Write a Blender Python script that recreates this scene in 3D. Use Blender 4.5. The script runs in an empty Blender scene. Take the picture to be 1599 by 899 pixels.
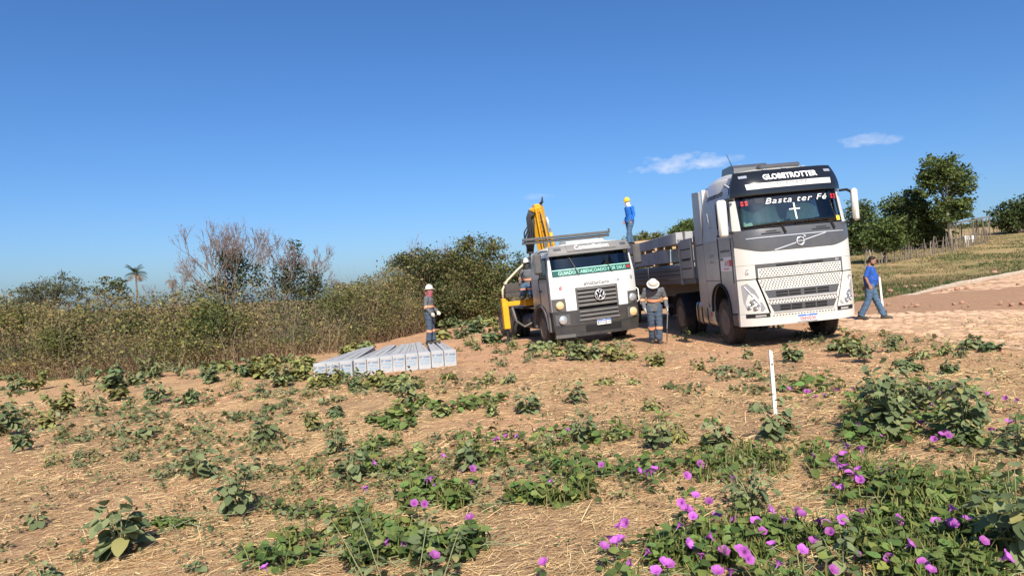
import bpy, bmesh, math, random
import numpy as np
from mathutils import Vector, Matrix
random.seed(7)
rng = np.random.default_rng(11)
rad = math.radians
scene = bpy.context.scene

# ---------------------------------------------------------------- camera
FOC = 1120.0; ROLL = rad(3.0); CAMH = 1.7; SLOPE = math.tan(rad(2.0))
_c, _s = math.cos(ROLL), math.sin(ROLL)
cam_d = bpy.data.cameras.new('camera'); cam = bpy.data.objects.new('camera', cam_d)
scene.collection.objects.link(cam)
cam_d.sensor_width = 36.0; cam_d.lens = 36.0 * FOC / 1599.0
cam_d.clip_start = 0.05; cam_d.clip_end = 6000
cam.matrix_world = Matrix(((_c, _s, 0, 0), (0, 0, -1, 0), (-_s, _c, 0, CAMH), (0, 0, 0, 1)))
scene.camera = cam

# ---------------------------------------------------------------- sky and sun
SUN_EL, SUN_AZ = rad(42), rad(176.0)
world = bpy.data.worlds.new('World'); scene.world = world; world.use_nodes = True
wn, wl = world.node_tree.nodes, world.node_tree.links
wn.clear()
w_out = wn.new('ShaderNodeOutputWorld'); w_bg = wn.new('ShaderNodeBackground')
w_sky = wn.new('ShaderNodeTexSky'); w_sky.sky_type = 'NISHITA'; w_sky.sun_disc = False
w_sky.sun_elevation = SUN_EL; w_sky.sun_rotation = SUN_AZ
w_sky.altitude = 100; w_sky.air_density = 0.9; w_sky.dust_density = 1.3; w_sky.ozone_density = 3.2
w_bg.inputs['Strength'].default_value = 0.09
wl.new(w_bg.outputs[0], w_out.inputs[0])
w_hs = wn.new('ShaderNodeHueSaturation'); w_hs.inputs['Saturation'].default_value = 1.10
w_tint = wn.new('ShaderNodeMixRGB'); w_tint.blend_type = 'MULTIPLY'; w_tint.inputs['Fac'].default_value = 1.0; w_tint.inputs['Color2'].default_value = (0.66, 0.80, 1.0, 1)
wl.new(w_sky.outputs[0], w_tint.inputs['Color1']); wl.new(w_tint.outputs[0], w_hs.inputs['Color'])
w_tc = wn.new('ShaderNodeTexCoord')

def wmath(op, a, b=None, c=None):
    n = wn.new('ShaderNodeMath'); n.operation = op
    for i, v in enumerate((a, b, c)):
        if v is None: continue
        if isinstance(v, (int, float)): n.inputs[i].default_value = v
        else: wl.new(v, n.inputs[i])
    return n.outputs[0]

def wdot(vec):
    n = wn.new('ShaderNodeVectorMath'); n.operation = 'DOT_PRODUCT'
    wl.new(w_tc.outputs['Generated'], n.inputs[0]); n.inputs[1].default_value = vec
    return n.outputs['Value']

def ray(u, v):
    xc = (u - 799.5) / FOC; yc = -(v - 449.5) / FOC
    return Vector((xc * _c + yc * _s, 1.0, -xc * _s + yc * _c))

def at(u, v, Y):
    return ray(u, v) * Y + Vector((0, 0, CAMH))

# a few small fair-weather clouds, each a patch of noise at its own bearing in the sky
w_noise = wn.new('ShaderNodeTexNoise'); w_noise.inputs['Scale'].default_value = 34; w_noise.inputs['Detail'].default_value = 7
w_noise.inputs['Roughness'].default_value = 0.6
w_map = wn.new('ShaderNodeMapping'); w_map.inputs['Scale'].default_value = (1, 1, 1.9)
wl.new(w_tc.outputs['Generated'], w_map.inputs[0]); wl.new(w_map.outputs[0], w_noise.inputs['Vector'])
total = None
for (cu, cv, hw, hh, k) in ((1066, 259, 84, 21, 1.0), (1112, 252, 50, 11, 0.7), (1362, 220, 52, 12, 0.75), (1330, 226, 22, 9, 0.7), (840, 308, 34, 8, 0.28),
                            (2250, 150, 130, 30, 0.8), (-500, 300, 110, 22, 0.6)):
    d = ray(cu, cv).normalized(); r = (ray(cu + 60, cv - 4).normalized() - d); r = (r - d * r.dot(d)).normalized(); up = r.cross(d).normalized()
    fr = hw / FOC * 0.95; fu = hh / FOC
    a = wmath('POWER', wmath('ABSOLUTE', wmath('DIVIDE', wdot(r), fr)), 2.0)
    uu = wmath('DIVIDE', wdot(up), fu)
    b = wmath('POWER', wmath('ABSOLUTE', wmath('MULTIPLY', uu, wmath('ADD', 1.1, wmath('MULTIPLY', wmath('LESS_THAN', uu, 0.0), 0.5)))), 2.0)
    m = wmath('SUBTRACT', 1.0, wmath('ADD', a, b))
    m = wmath('ADD', m, wmath('MULTIPLY', wmath('SUBTRACT', w_noise.outputs['Fac'], 0.56), 3.4))
    m = wmath('MULTIPLY', wmath('MULTIPLY', m, wmath('GREATER_THAN', wdot(d), 0.9)), 0.55)
    n = wn.new('ShaderNodeClamp'); wl.new(m, n.inputs[0])
    m = wmath('MULTIPLY', n.outputs[0], k)
    total = m if total is None else wmath('MAXIMUM', total, m)
w_mix = wn.new('ShaderNodeMixRGB'); wl.new(total, w_mix.inputs['Fac'])
wl.new(w_hs.outputs[0], w_mix.inputs['Color1']); w_mix.inputs['Color2'].default_value = (6.4, 6.6, 7.4, 1)
wl.new(w_mix.outputs[0], w_bg.inputs['Color'])

sun_d = bpy.data.lights.new('sun', 'SUN'); sun = bpy.data.objects.new('sun', sun_d); scene.collection.objects.link(sun)
sun_d.energy = 4.4; sun_d.angle = rad(0.53); sun_d.color = (1.0, 0.93, 0.82)
_tosun = Vector((math.sin(SUN_AZ) * math.cos(SUN_EL), math.cos(SUN_AZ) * math.cos(SUN_EL), math.sin(SUN_EL)))
sun.rotation_euler = _tosun.to_track_quat('Z', 'Y').to_euler(); sun.location = (0, -20, 30)
vs = scene.view_settings; vs.view_transform = 'Standard'; vs.look = 'None'; vs.gamma = 1.0; vs.use_curve_mapping = False
vs.exposure = 0.68
scene.cycles.max_bounces = 6; scene.cycles.transparent_max_bounces = 12
scene.cycles.use_denoising = True

# ---------------------------------------------------------------- helpers
COL = scene.collection
def link(o, parent=None):
    COL.objects.link(o)
    if parent is not None: o.parent = parent
    return o
def tag(o, label=None, cat=None, group=None, kind=None):
    if label: o['label'] = label
    if cat: o['category'] = cat
    if group: o['group'] = group
    if kind: o['kind'] = kind
    return o
def empty(name, loc=(0, 0, 0), rz=0.0, mat=None):
    o = bpy.data.objects.new(name, None); link(o); o.empty_display_size = 0.2
    if mat is not None: o.matrix_world = mat
    else: o.location = loc; o.rotation_euler = (0, 0, rz)
    return o
def sm(a, b, x):
    t = np.clip((x - a) / (b - a), 0, 1); return t * t * (3 - 2 * t)

# ---- materials
MATS = {}
def mat(name, col, rough=0.6, metal=0.0, noise=0.0, nscale=8.0, col2=None, bump=0.0, bscale=40.0, spec=0.5, coat=0.0, trans=0.0, attr=False, rand=0.0, ior=1.45, sub=0.0, coord='Object', bdist=0.02):
    if name in MATS: return MATS[name]
    m = bpy.data.materials.new(name); m.use_nodes = True
    nt = m.node_tree; nd, lk = nt.nodes, nt.links
    b = nd['Principled BSDF']
    b.inputs['Base Color'].default_value = (*col, 1); b.inputs['Roughness'].default_value = rough; b.inputs['Metallic'].default_value = metal
    b.inputs['Specular IOR Level'].default_value = spec; b.inputs['Coat Weight'].default_value = coat; b.inputs['IOR'].default_value = ior
    b.inputs['Transmission Weight'].default_value = trans
    src = None
    if attr:
        a = nd.new('ShaderNodeAttribute'); a.attribute_name = 'col'; src = a.outputs['Color']
    if noise > 0:
        tc = nd.new('ShaderNodeTexCoord'); nz = nd.new('ShaderNodeTexNoise'); nz.inputs['Scale'].default_value = nscale; nz.inputs['Detail'].default_value = 6
        nz.inputs['Roughness'].default_value = 0.65
        lk.new(tc.outputs[coord], nz.inputs['Vector'])
        rp = nd.new('ShaderNodeValToRGB'); rp.color_ramp.elements[0].position = 0.36; rp.color_ramp.elements[1].position = 0.66
        lk.new(nz.outputs['Fac'], rp.inputs['Fac'])
        mx = nd.new('ShaderNodeMixRGB'); c2 = col2 or tuple(c * 0.55 for c in col)
        ml = nd.new('ShaderNodeMath'); ml.operation = 'MULTIPLY'; ml.inputs[1].default_value = noise
        lk.new(rp.outputs['Color'], ml.inputs[0]); lk.new(ml.outputs[0], mx.inputs['Fac'])
        if src is not None: lk.new(src, mx.inputs['Color1'])
        else: mx.inputs['Color1'].default_value = (*col, 1)
        mx.inputs['Color2'].default_value = (*c2, 1); src = mx.outputs['Color']
    if rand > 0:
        oi = nd.new('ShaderNodeObjectInfo'); hs = nd.new('ShaderNodeHueSaturation')
        mr = nd.new('ShaderNodeMapRange'); mr.inputs['To Min'].default_value = 1 - rand; mr.inputs['To Max'].default_value = 1 + rand
        lk.new(oi.outputs['Random'], mr.inputs['Value']); lk.new(mr.outputs[0], hs.inputs['Value'])
        mh = nd.new('ShaderNodeMapRange'); mh.inputs['To Min'].default_value = 0.5 + rand * 0.07; mh.inputs['To Max'].default_value = 0.5 - rand * 0.07
        lk.new(oi.outputs['Random'], mh.inputs['Value']); lk.new(mh.outputs[0], hs.inputs['Hue'])
        if src is not None: lk.new(src, hs.inputs['Color'])
        else: hs.inputs['Color'].default_value = (*col, 1)
        src = hs.outputs['Color']
    if src is not None: lk.new(src, b.inputs['Base Color'])
    if bump > 0:
        tc = nd.new('ShaderNodeTexCoord'); nz = nd.new('ShaderNodeTexNoise'); nz.inputs['Scale'].default_value = bscale; nz.inputs['Detail'].default_value = 5
        lk.new(tc.outputs[coord], nz.inputs['Vector'])
        bp = nd.new('ShaderNodeBump'); bp.inputs['Strength'].default_value = bump; bp.inputs['Distance'].default_value = bdist
        lk.new(nz.outputs['Fac'], bp.inputs['Height']); lk.new(bp.outputs[0], b.inputs['Normal'])
    if sub > 0:   # thin leaf: some light comes through
        tr = nd.new('ShaderNodeBsdfTranslucent'); ms = nd.new('ShaderNodeMixShader'); ms.inputs['Fac'].default_value = sub
        if src is not None: lk.new(src, tr.inputs['Color'])
        else: tr.inputs['Color'].default_value = (*col, 1)
        lk.new(b.outputs[0], ms.inputs[1]); lk.new(tr.outputs[0], ms.inputs[2]); lk.new(ms.outputs[0], nd['Material Output'].inputs['Surface'])
    MATS[name] = m
    return m

# ---- mesh builder
class MB:
    def __init__(s): s.v = []; s.f = []
    def add(s, vs_, fs_):
        k = len(s.v); s.v.extend([tuple(p) for p in vs_]); s.f.extend([tuple(i + k for i in f) for f in fs_]); return s
    def box(s, x0, x1, y0, y1, z0, z1, b=0.0, M=None):
        if x0 > x1: x0, x1 = x1, x0
        if y0 > y1: y0, y1 = y1, y0
        if z0 > z1: z0, z1 = z1, z0
        if b <= 0:
            vs_ = [(x, y, z) for x in (x0, x1) for y in (y0, y1) for z in (z0, z1)]
            fs_ = [(0, 1, 3, 2), (4, 6, 7, 5), (0, 4, 5, 1), (2, 3, 7, 6), (0, 2, 6, 4), (1, 5, 7, 3)]
        else:
            b = min(b, (x1 - x0) * .45, (y1 - y0) * .45, (z1 - z0) * .45)
            X, Y, Z = (x0, x1), (y0, y1), (z0, z1); sg = (1, -1)
            vs_ = []; idx = {}
            for i in (0, 1):
                for j in (0, 1):
                    for k in (0, 1):
                        for ax in range(3):
                            p = [X[i] + sg[i] * b, Y[j] + sg[j] * b, Z[k] + sg[k] * b]
                            p[ax] = (X, Y, Z)[ax][(i, j, k)[ax]]
                            idx[i, j, k, ax] = len(vs_); vs_.append(tuple(p))
            fs_ = []
            for i in (0, 1):
                fs_.append([idx[i, j, k, 0] for j, k in ((0, 0), (0, 1), (1, 1), (1, 0))])
                fs_.append([idx[j, i, k, 1] for j, k in ((0, 0), (1, 0), (1, 1), (0, 1))])
                fs_.append([idx[j, k, i, 2] for j, k in ((0, 0), (0, 1), (1, 1), (1, 0))])
            for a in (0, 1):
                for c in (0, 1):
                    fs_.append([idx[a, c, 0, 0], idx[a, c, 1, 0], idx[a, c, 1, 1], idx[a, c, 0, 1]])
                    fs_.append([idx[a, 0, c, 0], idx[a, 0, c, 2], idx[a, 1, c, 2], idx[a, 1, c, 0]])
                    fs_.append([idx[0, a, c, 1], idx[1, a, c, 1], idx[1, a, c, 2], idx[0, a, c, 2]])
            for i in (0, 1):
                for j in (0, 1):
                    for k in (0, 1): fs_.append([idx[i, j, k, ax] for ax in range(3)])
        if M is not None: vs_ = [tuple(M @ Vector(p)) for p in vs_]
        return s.add(vs_, fs_)
    def prism(s, poly, axis, a, b):
        """extrude a 2-D polygon along an axis; poly is in the two remaining axes in x,y,z order"""
        def mk(p, t):
            q = list(p); q.insert(axis, t); return tuple(q)
        n = len(poly); vs_ = [mk(p, a) for p in poly] + [mk(p, b) for p in poly]
        fs_ = [tuple(range(n)), tuple(range(2 * n - 1, n - 1, -1))] + [(i, (i + 1) % n, n + (i + 1) % n, n + i) for i in range(n)]
        return s.add(vs_, fs_)
    def rings(s, R, cap=True, closed=True):
        n = len(R[0]); vs_ = [p for r in R for p in r]; fs_ = []
        for i in range(len(R) - 1):
            for j in range(n if closed else n - 1):
                k = (j + 1) % n; fs_.append((i * n + j, i * n + k, (i + 1) * n + k, (i + 1) * n + j))
        if cap and closed: fs_ += [tuple(range(n - 1, -1, -1)), tuple((len(R) - 1) * n + j for j in range(n))]
        return s.add(vs_, fs_)
    def tube(s, path, rads, n=8, cap=True):
        P = [Vector(p) for p in path]
        if isinstance(rads, (int, float)): rads = [rads] * len(P)
        t0 = (P[1] - P[0]).normalized(); ref = Vector((0, 0, 1)) if abs(t0.z) < 0.9 else Vector((1, 0, 0))
        u = t0.cross(ref).normalized(); R = []
        for i, p in enumerate(P):
            t = ((P[i + 1] if i + 1 < len(P) else p) - (P[i - 1] if i else p)).normalized()
            u = (u - t * u.dot(t)).normalized(); w = t.cross(u)
            R.append([tuple(p + (u * math.cos(2 * math.pi * k / n) + w * math.sin(2 * math.pi * k / n)) * rads[i]) for k in range(n)])
        return s.rings(R, cap)
    def ell(s, secs, n=16):
        """elliptical sections: (centre, right vector*rx, depth vector*ry)"""
        R = []
        for c, a, b in secs:
            c, a, b = Vector(c), Vector(a), Vector(b)
            R.append([tuple(c + a * math.cos(2 * math.pi * k / n) + b * math.sin(2 * math.pi * k / n)) for k in range(n)])
        return s.rings(R)
    def lathe(s, prof, c, axis=2, n=24, cap=True):
        """profile of (radius, height) turned round an axis through c"""
        R = []
        for r, h in prof:
            ring = []
            for k in range(n):
                a = 2 * math.pi * k / n; p = [r * math.cos(a), r * math.sin(a)]; p.insert(axis, h)
                ring.append((c[0] + p[0], c[1] + p[1], c[2] + p[2]))
            R.append(ring)
        return s.rings(R, cap)
    def sphere(s, c, r, n=12, m=8, sc=(1, 1, 1)):
        R = []
        for i in range(1, m):
            t = math.pi * i / m
            R.append([(c[0] + sc[0] * r * math.sin(t) * math.cos(2 * math.pi * k / n), c[1] + sc[1] * r * math.sin(t) * math.sin(2 * math.pi * k / n), c[2] + sc[2] * r * math.cos(t)) for k in range(n)])
        return s.rings(R)
    def xf(s, M):
        s.v = [tuple(M @ Vector(p)) for p in s.v]; return s
    def mesh(s, name, smooth=False):
        me = bpy.data.meshes.new(name); me.from_pydata(s.v, [], s.f); me.update()
        if smooth:
            me.shade_smooth()
        return me
    def split(s, name, m, parent=None, **kw):
        """one object for each separate piece"""
        par = list(range(len(s.v)))
        def find(a):
            while par[a] != a: par[a] = par[par[a]]; a = par[a]
            return a
        for f in s.f:
            r0 = find(f[0])
            for k in f[1:]: par[find(k)] = r0
        groups = {}
        for f in s.f: groups.setdefault(find(f[0]), []).append(f)
        out = []
        for fs_ in groups.values():
            ids = sorted({k for f in fs_ for k in f}); mp = {k: i for i, k in enumerate(ids)}; q = MB(); q.v = [s.v[k] for k in ids]; q.f = [tuple(mp[k] for k in f) for f in fs_]; out.append(q.build(name, m, parent, **kw))
        return out[0]
    def build(s, name, m, parent=None, smooth=False, normals=True, bevel=0.0, auto=None):
        me = s.mesh(name)
        if normals:
            bm = bmesh.new(); bm.from_mesh(me); bmesh.ops.recalc_face_normals(bm, faces=bm.faces)
            if auto is not None:
                lim = math.cos(auto)
                for e in bm.edges:
                    if len(e.link_faces) == 2 and e.link_faces[0].normal.dot(e.link_faces[1].normal) < lim: e.smooth = False
                for f in bm.faces: f.smooth = True
            bm.to_mesh(me); bm.free()
        if smooth: me.shade_smooth()
        if m is not None: me.materials.append(m)
        o = bpy.data.objects.new(name, me); link(o, parent)
        return o
AUTO = rad(38)

def quads_object(name, V, F, m, parent=None, cols=None, smooth=False):
    """V (n,3), F (k,4) or (k,3) numpy arrays -> one object, fast"""
    me = bpy.data.meshes.new(name); k, w = F.shape
    me.vertices.add(len(V)); me.vertices.foreach_set('co', np.ascontiguousarray(V, dtype=np.float32).ravel())
    me.loops.add(k * w); me.loops.foreach_set('vertex_index', np.ascontiguousarray(F, dtype=np.int32).ravel())
    me.polygons.add(k); me.polygons.foreach_set('loop_start', np.arange(0, k * w, w, dtype=np.int32))
    me.polygons.foreach_set('loop_total', np.full(k, w, dtype=np.int32))
    if cols is not None:
        a = me.attributes.new('col', 'FLOAT_COLOR', 'POINT')
        c4 = np.ones((len(V), 4), dtype=np.float32); c4[:, :3] = cols; a.data.foreach_set('color', c4.ravel())
    me.update(calc_edges=True); me.validate()
    if smooth: me.shade_smooth()
    me.materials.append(m)
    o = bpy.data.objects.new(name, me); link(o, parent); return o

def leaf_quads(P, size, cols, aspect=0.62, up=0.6, jit=None):
    """kite-shaped folded leaves (two triangles each sharing a midrib) at points P"""
    n = len(P); size = np.broadcast_to(size, (n,))
    d = rng.normal(size=(n, 3)); d[:, 2] = d[:, 2] * 0.6 - 0.15; d /= np.linalg.norm(d, axis=1)[:, None]
    nrm = rng.normal(size=(n, 3)) * (1 - up); nrm[:, 2] += up; nrm -= d * np.sum(nrm * d, 1)[:, None]
    nrm /= np.linalg.norm(nrm, axis=1)[:, None] + 1e-6
    w = np.cross(nrm, d); L = size[:, None]; W = L * aspect * 0.5
    a = P; b = P + d * L * 0.45 + w * W + nrm * L * 0.08; c = P + d * L; e = P + d * L * 0.45 - w * W + nrm * L * 0.08
    V = np.stack([a, b, c, e], 1).reshape(-1, 3)
    i = np.arange(n)[:, None] * 4
    F = np.concatenate([i + np.array([[0, 1, 2]]), i + np.array([[0, 2, 3]])], 0)
    C = np.repeat(cols, 4, axis=0)
    return V, F, C

def merge(parts):
    V = []; F = []; C = []; k = 0
    for v, f, c in parts:
        V.append(v); F.append(f + k); C.append(c); k += len(v)
    return np.concatenate(V), np.concatenate(F), np.concatenate(C)

def text_mesh(name, s, size, m, parent, fn, shear=0.0, bold=0.0, align='CENTER', sx=1.0, spacing=1.0):
    """lettering laid on a surface: fn(u, v) -> point"""
    cu = bpy.data.curves.new('lettering_curve', 'FONT'); cu.body = s; cu.size = size; cu.align_x = align; cu.align_y = 'CENTER'
    cu.shear = shear; cu.offset = bold; cu.space_character = spacing; cu.resolution_u = 3
    o = bpy.data.objects.new('lettering_tmp', cu); COL.objects.link(o)
    dg = bpy.context.evaluated_depsgraph_get(); me = bpy.data.meshes.new_from_object(o.evaluated_get(dg))
    bpy.data.objects.remove(o); bpy.data.curves.remove(cu)
    bm = bmesh.new(); bm.from_mesh(me); bmesh.ops.triangulate(bm, faces=bm.faces)
    for v in bm.verts: v.co = Vector(fn(v.co.x * sx, v.co.y))
    bm.to_mesh(me); bm.free(); me.materials.clear(); me.materials.append(m); me.name = name
    return link(bpy.data.objects.new(name, me), parent)

def in_poly(x, y, poly):
    x = np.asarray(x); y = np.asarray(y); c = np.zeros(x.shape, bool); n = len(poly)
    for i in range(n):
        (x1, y1), (x2, y2) = poly[i], poly[(i + 1) % n]
        with np.errstate(divide='ignore', invalid='ignore'):
            t = ((y1 > y) != (y2 > y)) & (x < (x2 - x1) * (y - y1) / (y2 - y1 + 1e-12) + x1)
        c ^= t
    return c
# ---- the lie of the land: rises gently to the right, and again beyond the paved lane
def gz(x, y):
    x = np.asarray(x, float); y = np.asarray(y, float)
    xs = np.where(x > 0, np.where(x < 60, x, 60 + 25 * np.tanh((x - 60) / 25)), np.where(x > -30, x, -30 + 25 * np.tanh((x + 30) / 25)))
    e = np.clip(y - 44, 0, 70); e = np.where(e < 4, e * e / 8, e - 2)
    z = SLOPE * xs + 0.075 * e * sm(2, 26, x)
    z = z - 0.5 * sm(30, 70, y) * (1 - sm(-10, 4, x))     # dips beyond the thicket
    z = z + 0.025 * np.sin(x * 1.3 + 0.7 * np.sin(y * 0.9)) * np.sin(y * 1.1 + 0.5) + 0.012 * np.sin(x * 3.7 + y * 1.9)
    return z
def gzf(x, y): return float(gz(x, y))
def gnd(u, v, h=0.0):
    """where the line of sight through a photo point meets the land (raised by h)"""
    r = ray(u, v); t = 3.0
    for _ in range(400):
        p = r * t; p.z += CAMH; d = p.z - (gzf(p.x, p.y) + h)
        if d < 0.001: break
        t += max(d * 0.6 / max(1e-3, abs(r.z) + 0.06), 0.004) if d < 3 else d
        if t > 900: break
    p = r * t; return Vector((p.x, p.y, gzf(p.x, p.y)))
# ================================================================ the ground
def hash_noise(x, y, sc, seed):
    r = np.random.default_rng(seed); out = 0; amp = 1; tot = 0
    for o in range(4):
        T = r.random((64, 64)); xx = x / sc * 2 ** o; yy = y / sc * 2 ** o
        xi = np.floor(xx).astype(int); yi = np.floor(yy).astype(int); fx = xx - xi; fy = yy - yi
        fx = fx * fx * (3 - 2 * fx); fy = fy * fy * (3 - 2 * fy)
        g = lambda a, b: T[a % 64, b % 64]
        out = out + amp * ((g(xi, yi) * (1 - fx) + g(xi + 1, yi) * fx) * (1 - fy) + (g(xi, yi + 1) * (1 - fx) + g(xi + 1, yi + 1) * fx) * fy)
        tot += amp; amp *= 0.55
    return out / tot

def axis(lo, hi, step, far, g=1.16):
    a = list(np.arange(lo, hi + 1e-6, step)); st = step
    while a[-1] < far[1]: st *= g; a.append(a[-1] + st)
    st = step; b = []; cur = a[0]
    while cur > far[0]: st *= g; cur -= st; b.append(cur)
    return np.array(b[::-1] + a)
GX = axis(-13, 14, 0.2, (-1800, 1800)); GY = axis(2.5, 28, 0.2, (-400, 3000))
XX, YY = np.meshgrid(GX, GY); xf_, yf_ = XX.ravel(), YY.ravel()
ZZ = gz(xf_, yf_)
GV = np.stack([xf_, yf_, ZZ], 1); nx, ny = len(GX), len(GY)
ii = (np.arange(ny - 1)[:, None] * nx + np.arange(nx - 1)[None, :]).ravel()
GF = np.stack([ii, ii + 1, ii + nx + 1, ii + nx], 1)
# what the soil is, place by place: trampled reddish soil, dry straw, brown earth, grazed field
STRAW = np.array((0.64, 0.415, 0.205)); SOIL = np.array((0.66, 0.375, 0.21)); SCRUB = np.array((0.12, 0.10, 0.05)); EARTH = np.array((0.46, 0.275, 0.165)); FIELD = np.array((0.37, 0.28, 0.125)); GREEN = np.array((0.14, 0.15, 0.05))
def zones(x, y):
    n1 = hash_noise(x, y, 3.1, 1); n2 = hash_noise(x, y, 0.8, 2)
    bare = sm(11.0, 15.5, y + 3 * (n1 - .5) * 2 - 0.25 * np.abs(x - 2.5)) * sm(-9, -4, x + 4 * (n1 - .5))
    bare = np.clip(bare * 0.85 + 0.55 * sm(0.52, 0.64, n1) + 0.25 * sm(0.5, 0.62, n2), 0, 1)
    earth = sm(10.4, 11.2, x + 0.05 * (y - 21) + (n2 - .5)) * sm(18.4, 19.2, y + 0.16 * (x - 12.9) * -1 + .8 * (n2 - .5)) * (1 - sm(40, 44, y))
    field = sm(30, 36, y + 6 * (n1 - .5)) * sm(5, 10, x)
    return bare, earth, field, n1, n2
b_, e_, f_, n1_, n2_ = zones(xf_, yf_)
gc = STRAW * (1 - b_)[:, None] + SOIL * b_[:, None]
_lit = (.62 * sm(.50, .62, hash_noise(xf_, yf_, 1.5, 8)) + .3 * sm(.52, .60, hash_noise(xf_, yf_, .5, 9))) * (1 - .5 * sm(15, 20, yf_)); _lit = np.clip(_lit, 0, .8)
gc = gc * (1 - _lit)[:, None] + np.array((.36, .225, .125)) * _lit[:, None]     # patches of trodden brown litter
fieldc = FIELD * (1 - sm(0.5, 0.66, n1_))[:, None] + GREEN * 1.25 * sm(0.5, 0.66, n1_)[:, None]
gc = gc * (1 - f_)[:, None] + fieldc * f_[:, None]
gc = gc * (1 - e_)[:, None] + EARTH * e_[:, None]
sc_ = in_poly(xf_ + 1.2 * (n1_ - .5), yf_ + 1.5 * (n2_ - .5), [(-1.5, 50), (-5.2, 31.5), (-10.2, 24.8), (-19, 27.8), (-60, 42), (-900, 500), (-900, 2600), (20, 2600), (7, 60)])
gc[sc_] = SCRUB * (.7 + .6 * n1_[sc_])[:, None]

def ground_material(name, straw=True):
    m = bpy.data.materials.new(name); m.use_nodes = True; nd, lk = m.node_tree.nodes, m.node_tree.links; b = nd['Principled BSDF']
    b.inputs['Roughness'].default_value = 0.95; b.inputs['Specular IOR Level'].default_value = 0.15
    a = nd.new('ShaderNodeAttribute'); a.attribute_name = 'col'; tc = nd.new('ShaderNodeTexCoord')
    def noise(sc, det, mapping=None, rough=0.6):
        n = nd.new('ShaderNodeTexNoise'); n.inputs['Scale'].default_value = sc; n.inputs['Detail'].default_value = det; n.inputs['Roughness'].default_value = rough
        if mapping:
            mp = nd.new('ShaderNodeMapping'); mp.inputs['Scale'].default_value = mapping; mp.inputs['Rotation'].default_value = (0, 0, 0.25)
            lk.new(tc.outputs['Object'], mp.inputs[0]); lk.new(mp.outputs[0], n.inputs['Vector'])
        else: lk.new(tc.outputs['Object'], n.inputs['Vector'])
        return n.outputs['Fac']
    def mixc(fac, c1, c2, mode='MIX'):
        n = nd.new('ShaderNodeMixRGB'); n.blend_type = mode
        for k, v in (('Fac', fac), ('Color1', c1), ('Color2', c2)):
            if isinstance(v, (tuple, float, int)): n.inputs[k].default_value = v if not isinstance(v, tuple) else (*v, 1)
            else: lk.new(v, n.inputs[k])
        return n.outputs[0]
    def ramp(v, p0, p1, c0=0.0, c1=1.0):
        n = nd.new('ShaderNodeMapRange'); n.inputs['From Min'].default_value = p0; n.inputs['From Max'].default_value = p1; n.inputs['To Min'].default_value = c0; n.inputs['To Max'].default_value = c1
        lk.new(v, n.inputs['Value']); return n.outputs[0]
    f1 = noise(1.7, 8, None, 0.7); f2 = noise(11, 7, (0.6, 1.2, 1), 0.75); f3 = noise(55, 5, (0.5, 1.3, 1), .7)
    c = mixc(ramp(f1, 0.4, 0.65), a.outputs['Color'], (0.54, 0.30, 0.165)); c = mixc(0.5, a.outputs['Color'], c)
    v1 = ramp(f2, 0.3, 0.7, 0.62, 1.28); v2 = ramp(f3, 0.3, 0.7, 0.7, 1.25)
    mm = nd.new('ShaderNodeMath'); mm.operation = 'MULTIPLY'; lk.new(v1, mm.inputs[0]); lk.new(v2, mm.inputs[1])
    hs = nd.new('ShaderNodeHueSaturation'); lk.new(c, hs.inputs['Color']); lk.new(mm.outputs[0], hs.inputs['Value'])
    lk.new(hs.outputs[0], b.inputs['Base Color'])
    bp = nd.new('ShaderNodeBump'); bp.inputs['Strength'].default_value = 0.75; bp.inputs['Distance'].default_value = 0.05
    ad = nd.new('ShaderNodeMath'); ad.operation = 'ADD'; lk.new(f2, ad.inputs[0]); lk.new(f3, ad.inputs[1]); lk.new(ad.outputs[0], bp.inputs['Height']); lk.new(bp.outputs[0], b.inputs['Normal'])
    return m
M_ground = ground_material('soil_and_straw')
ground = quads_object('ground', GV, GF, M_ground, None, gc, smooth=True); tag(ground, kind='structure')

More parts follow.
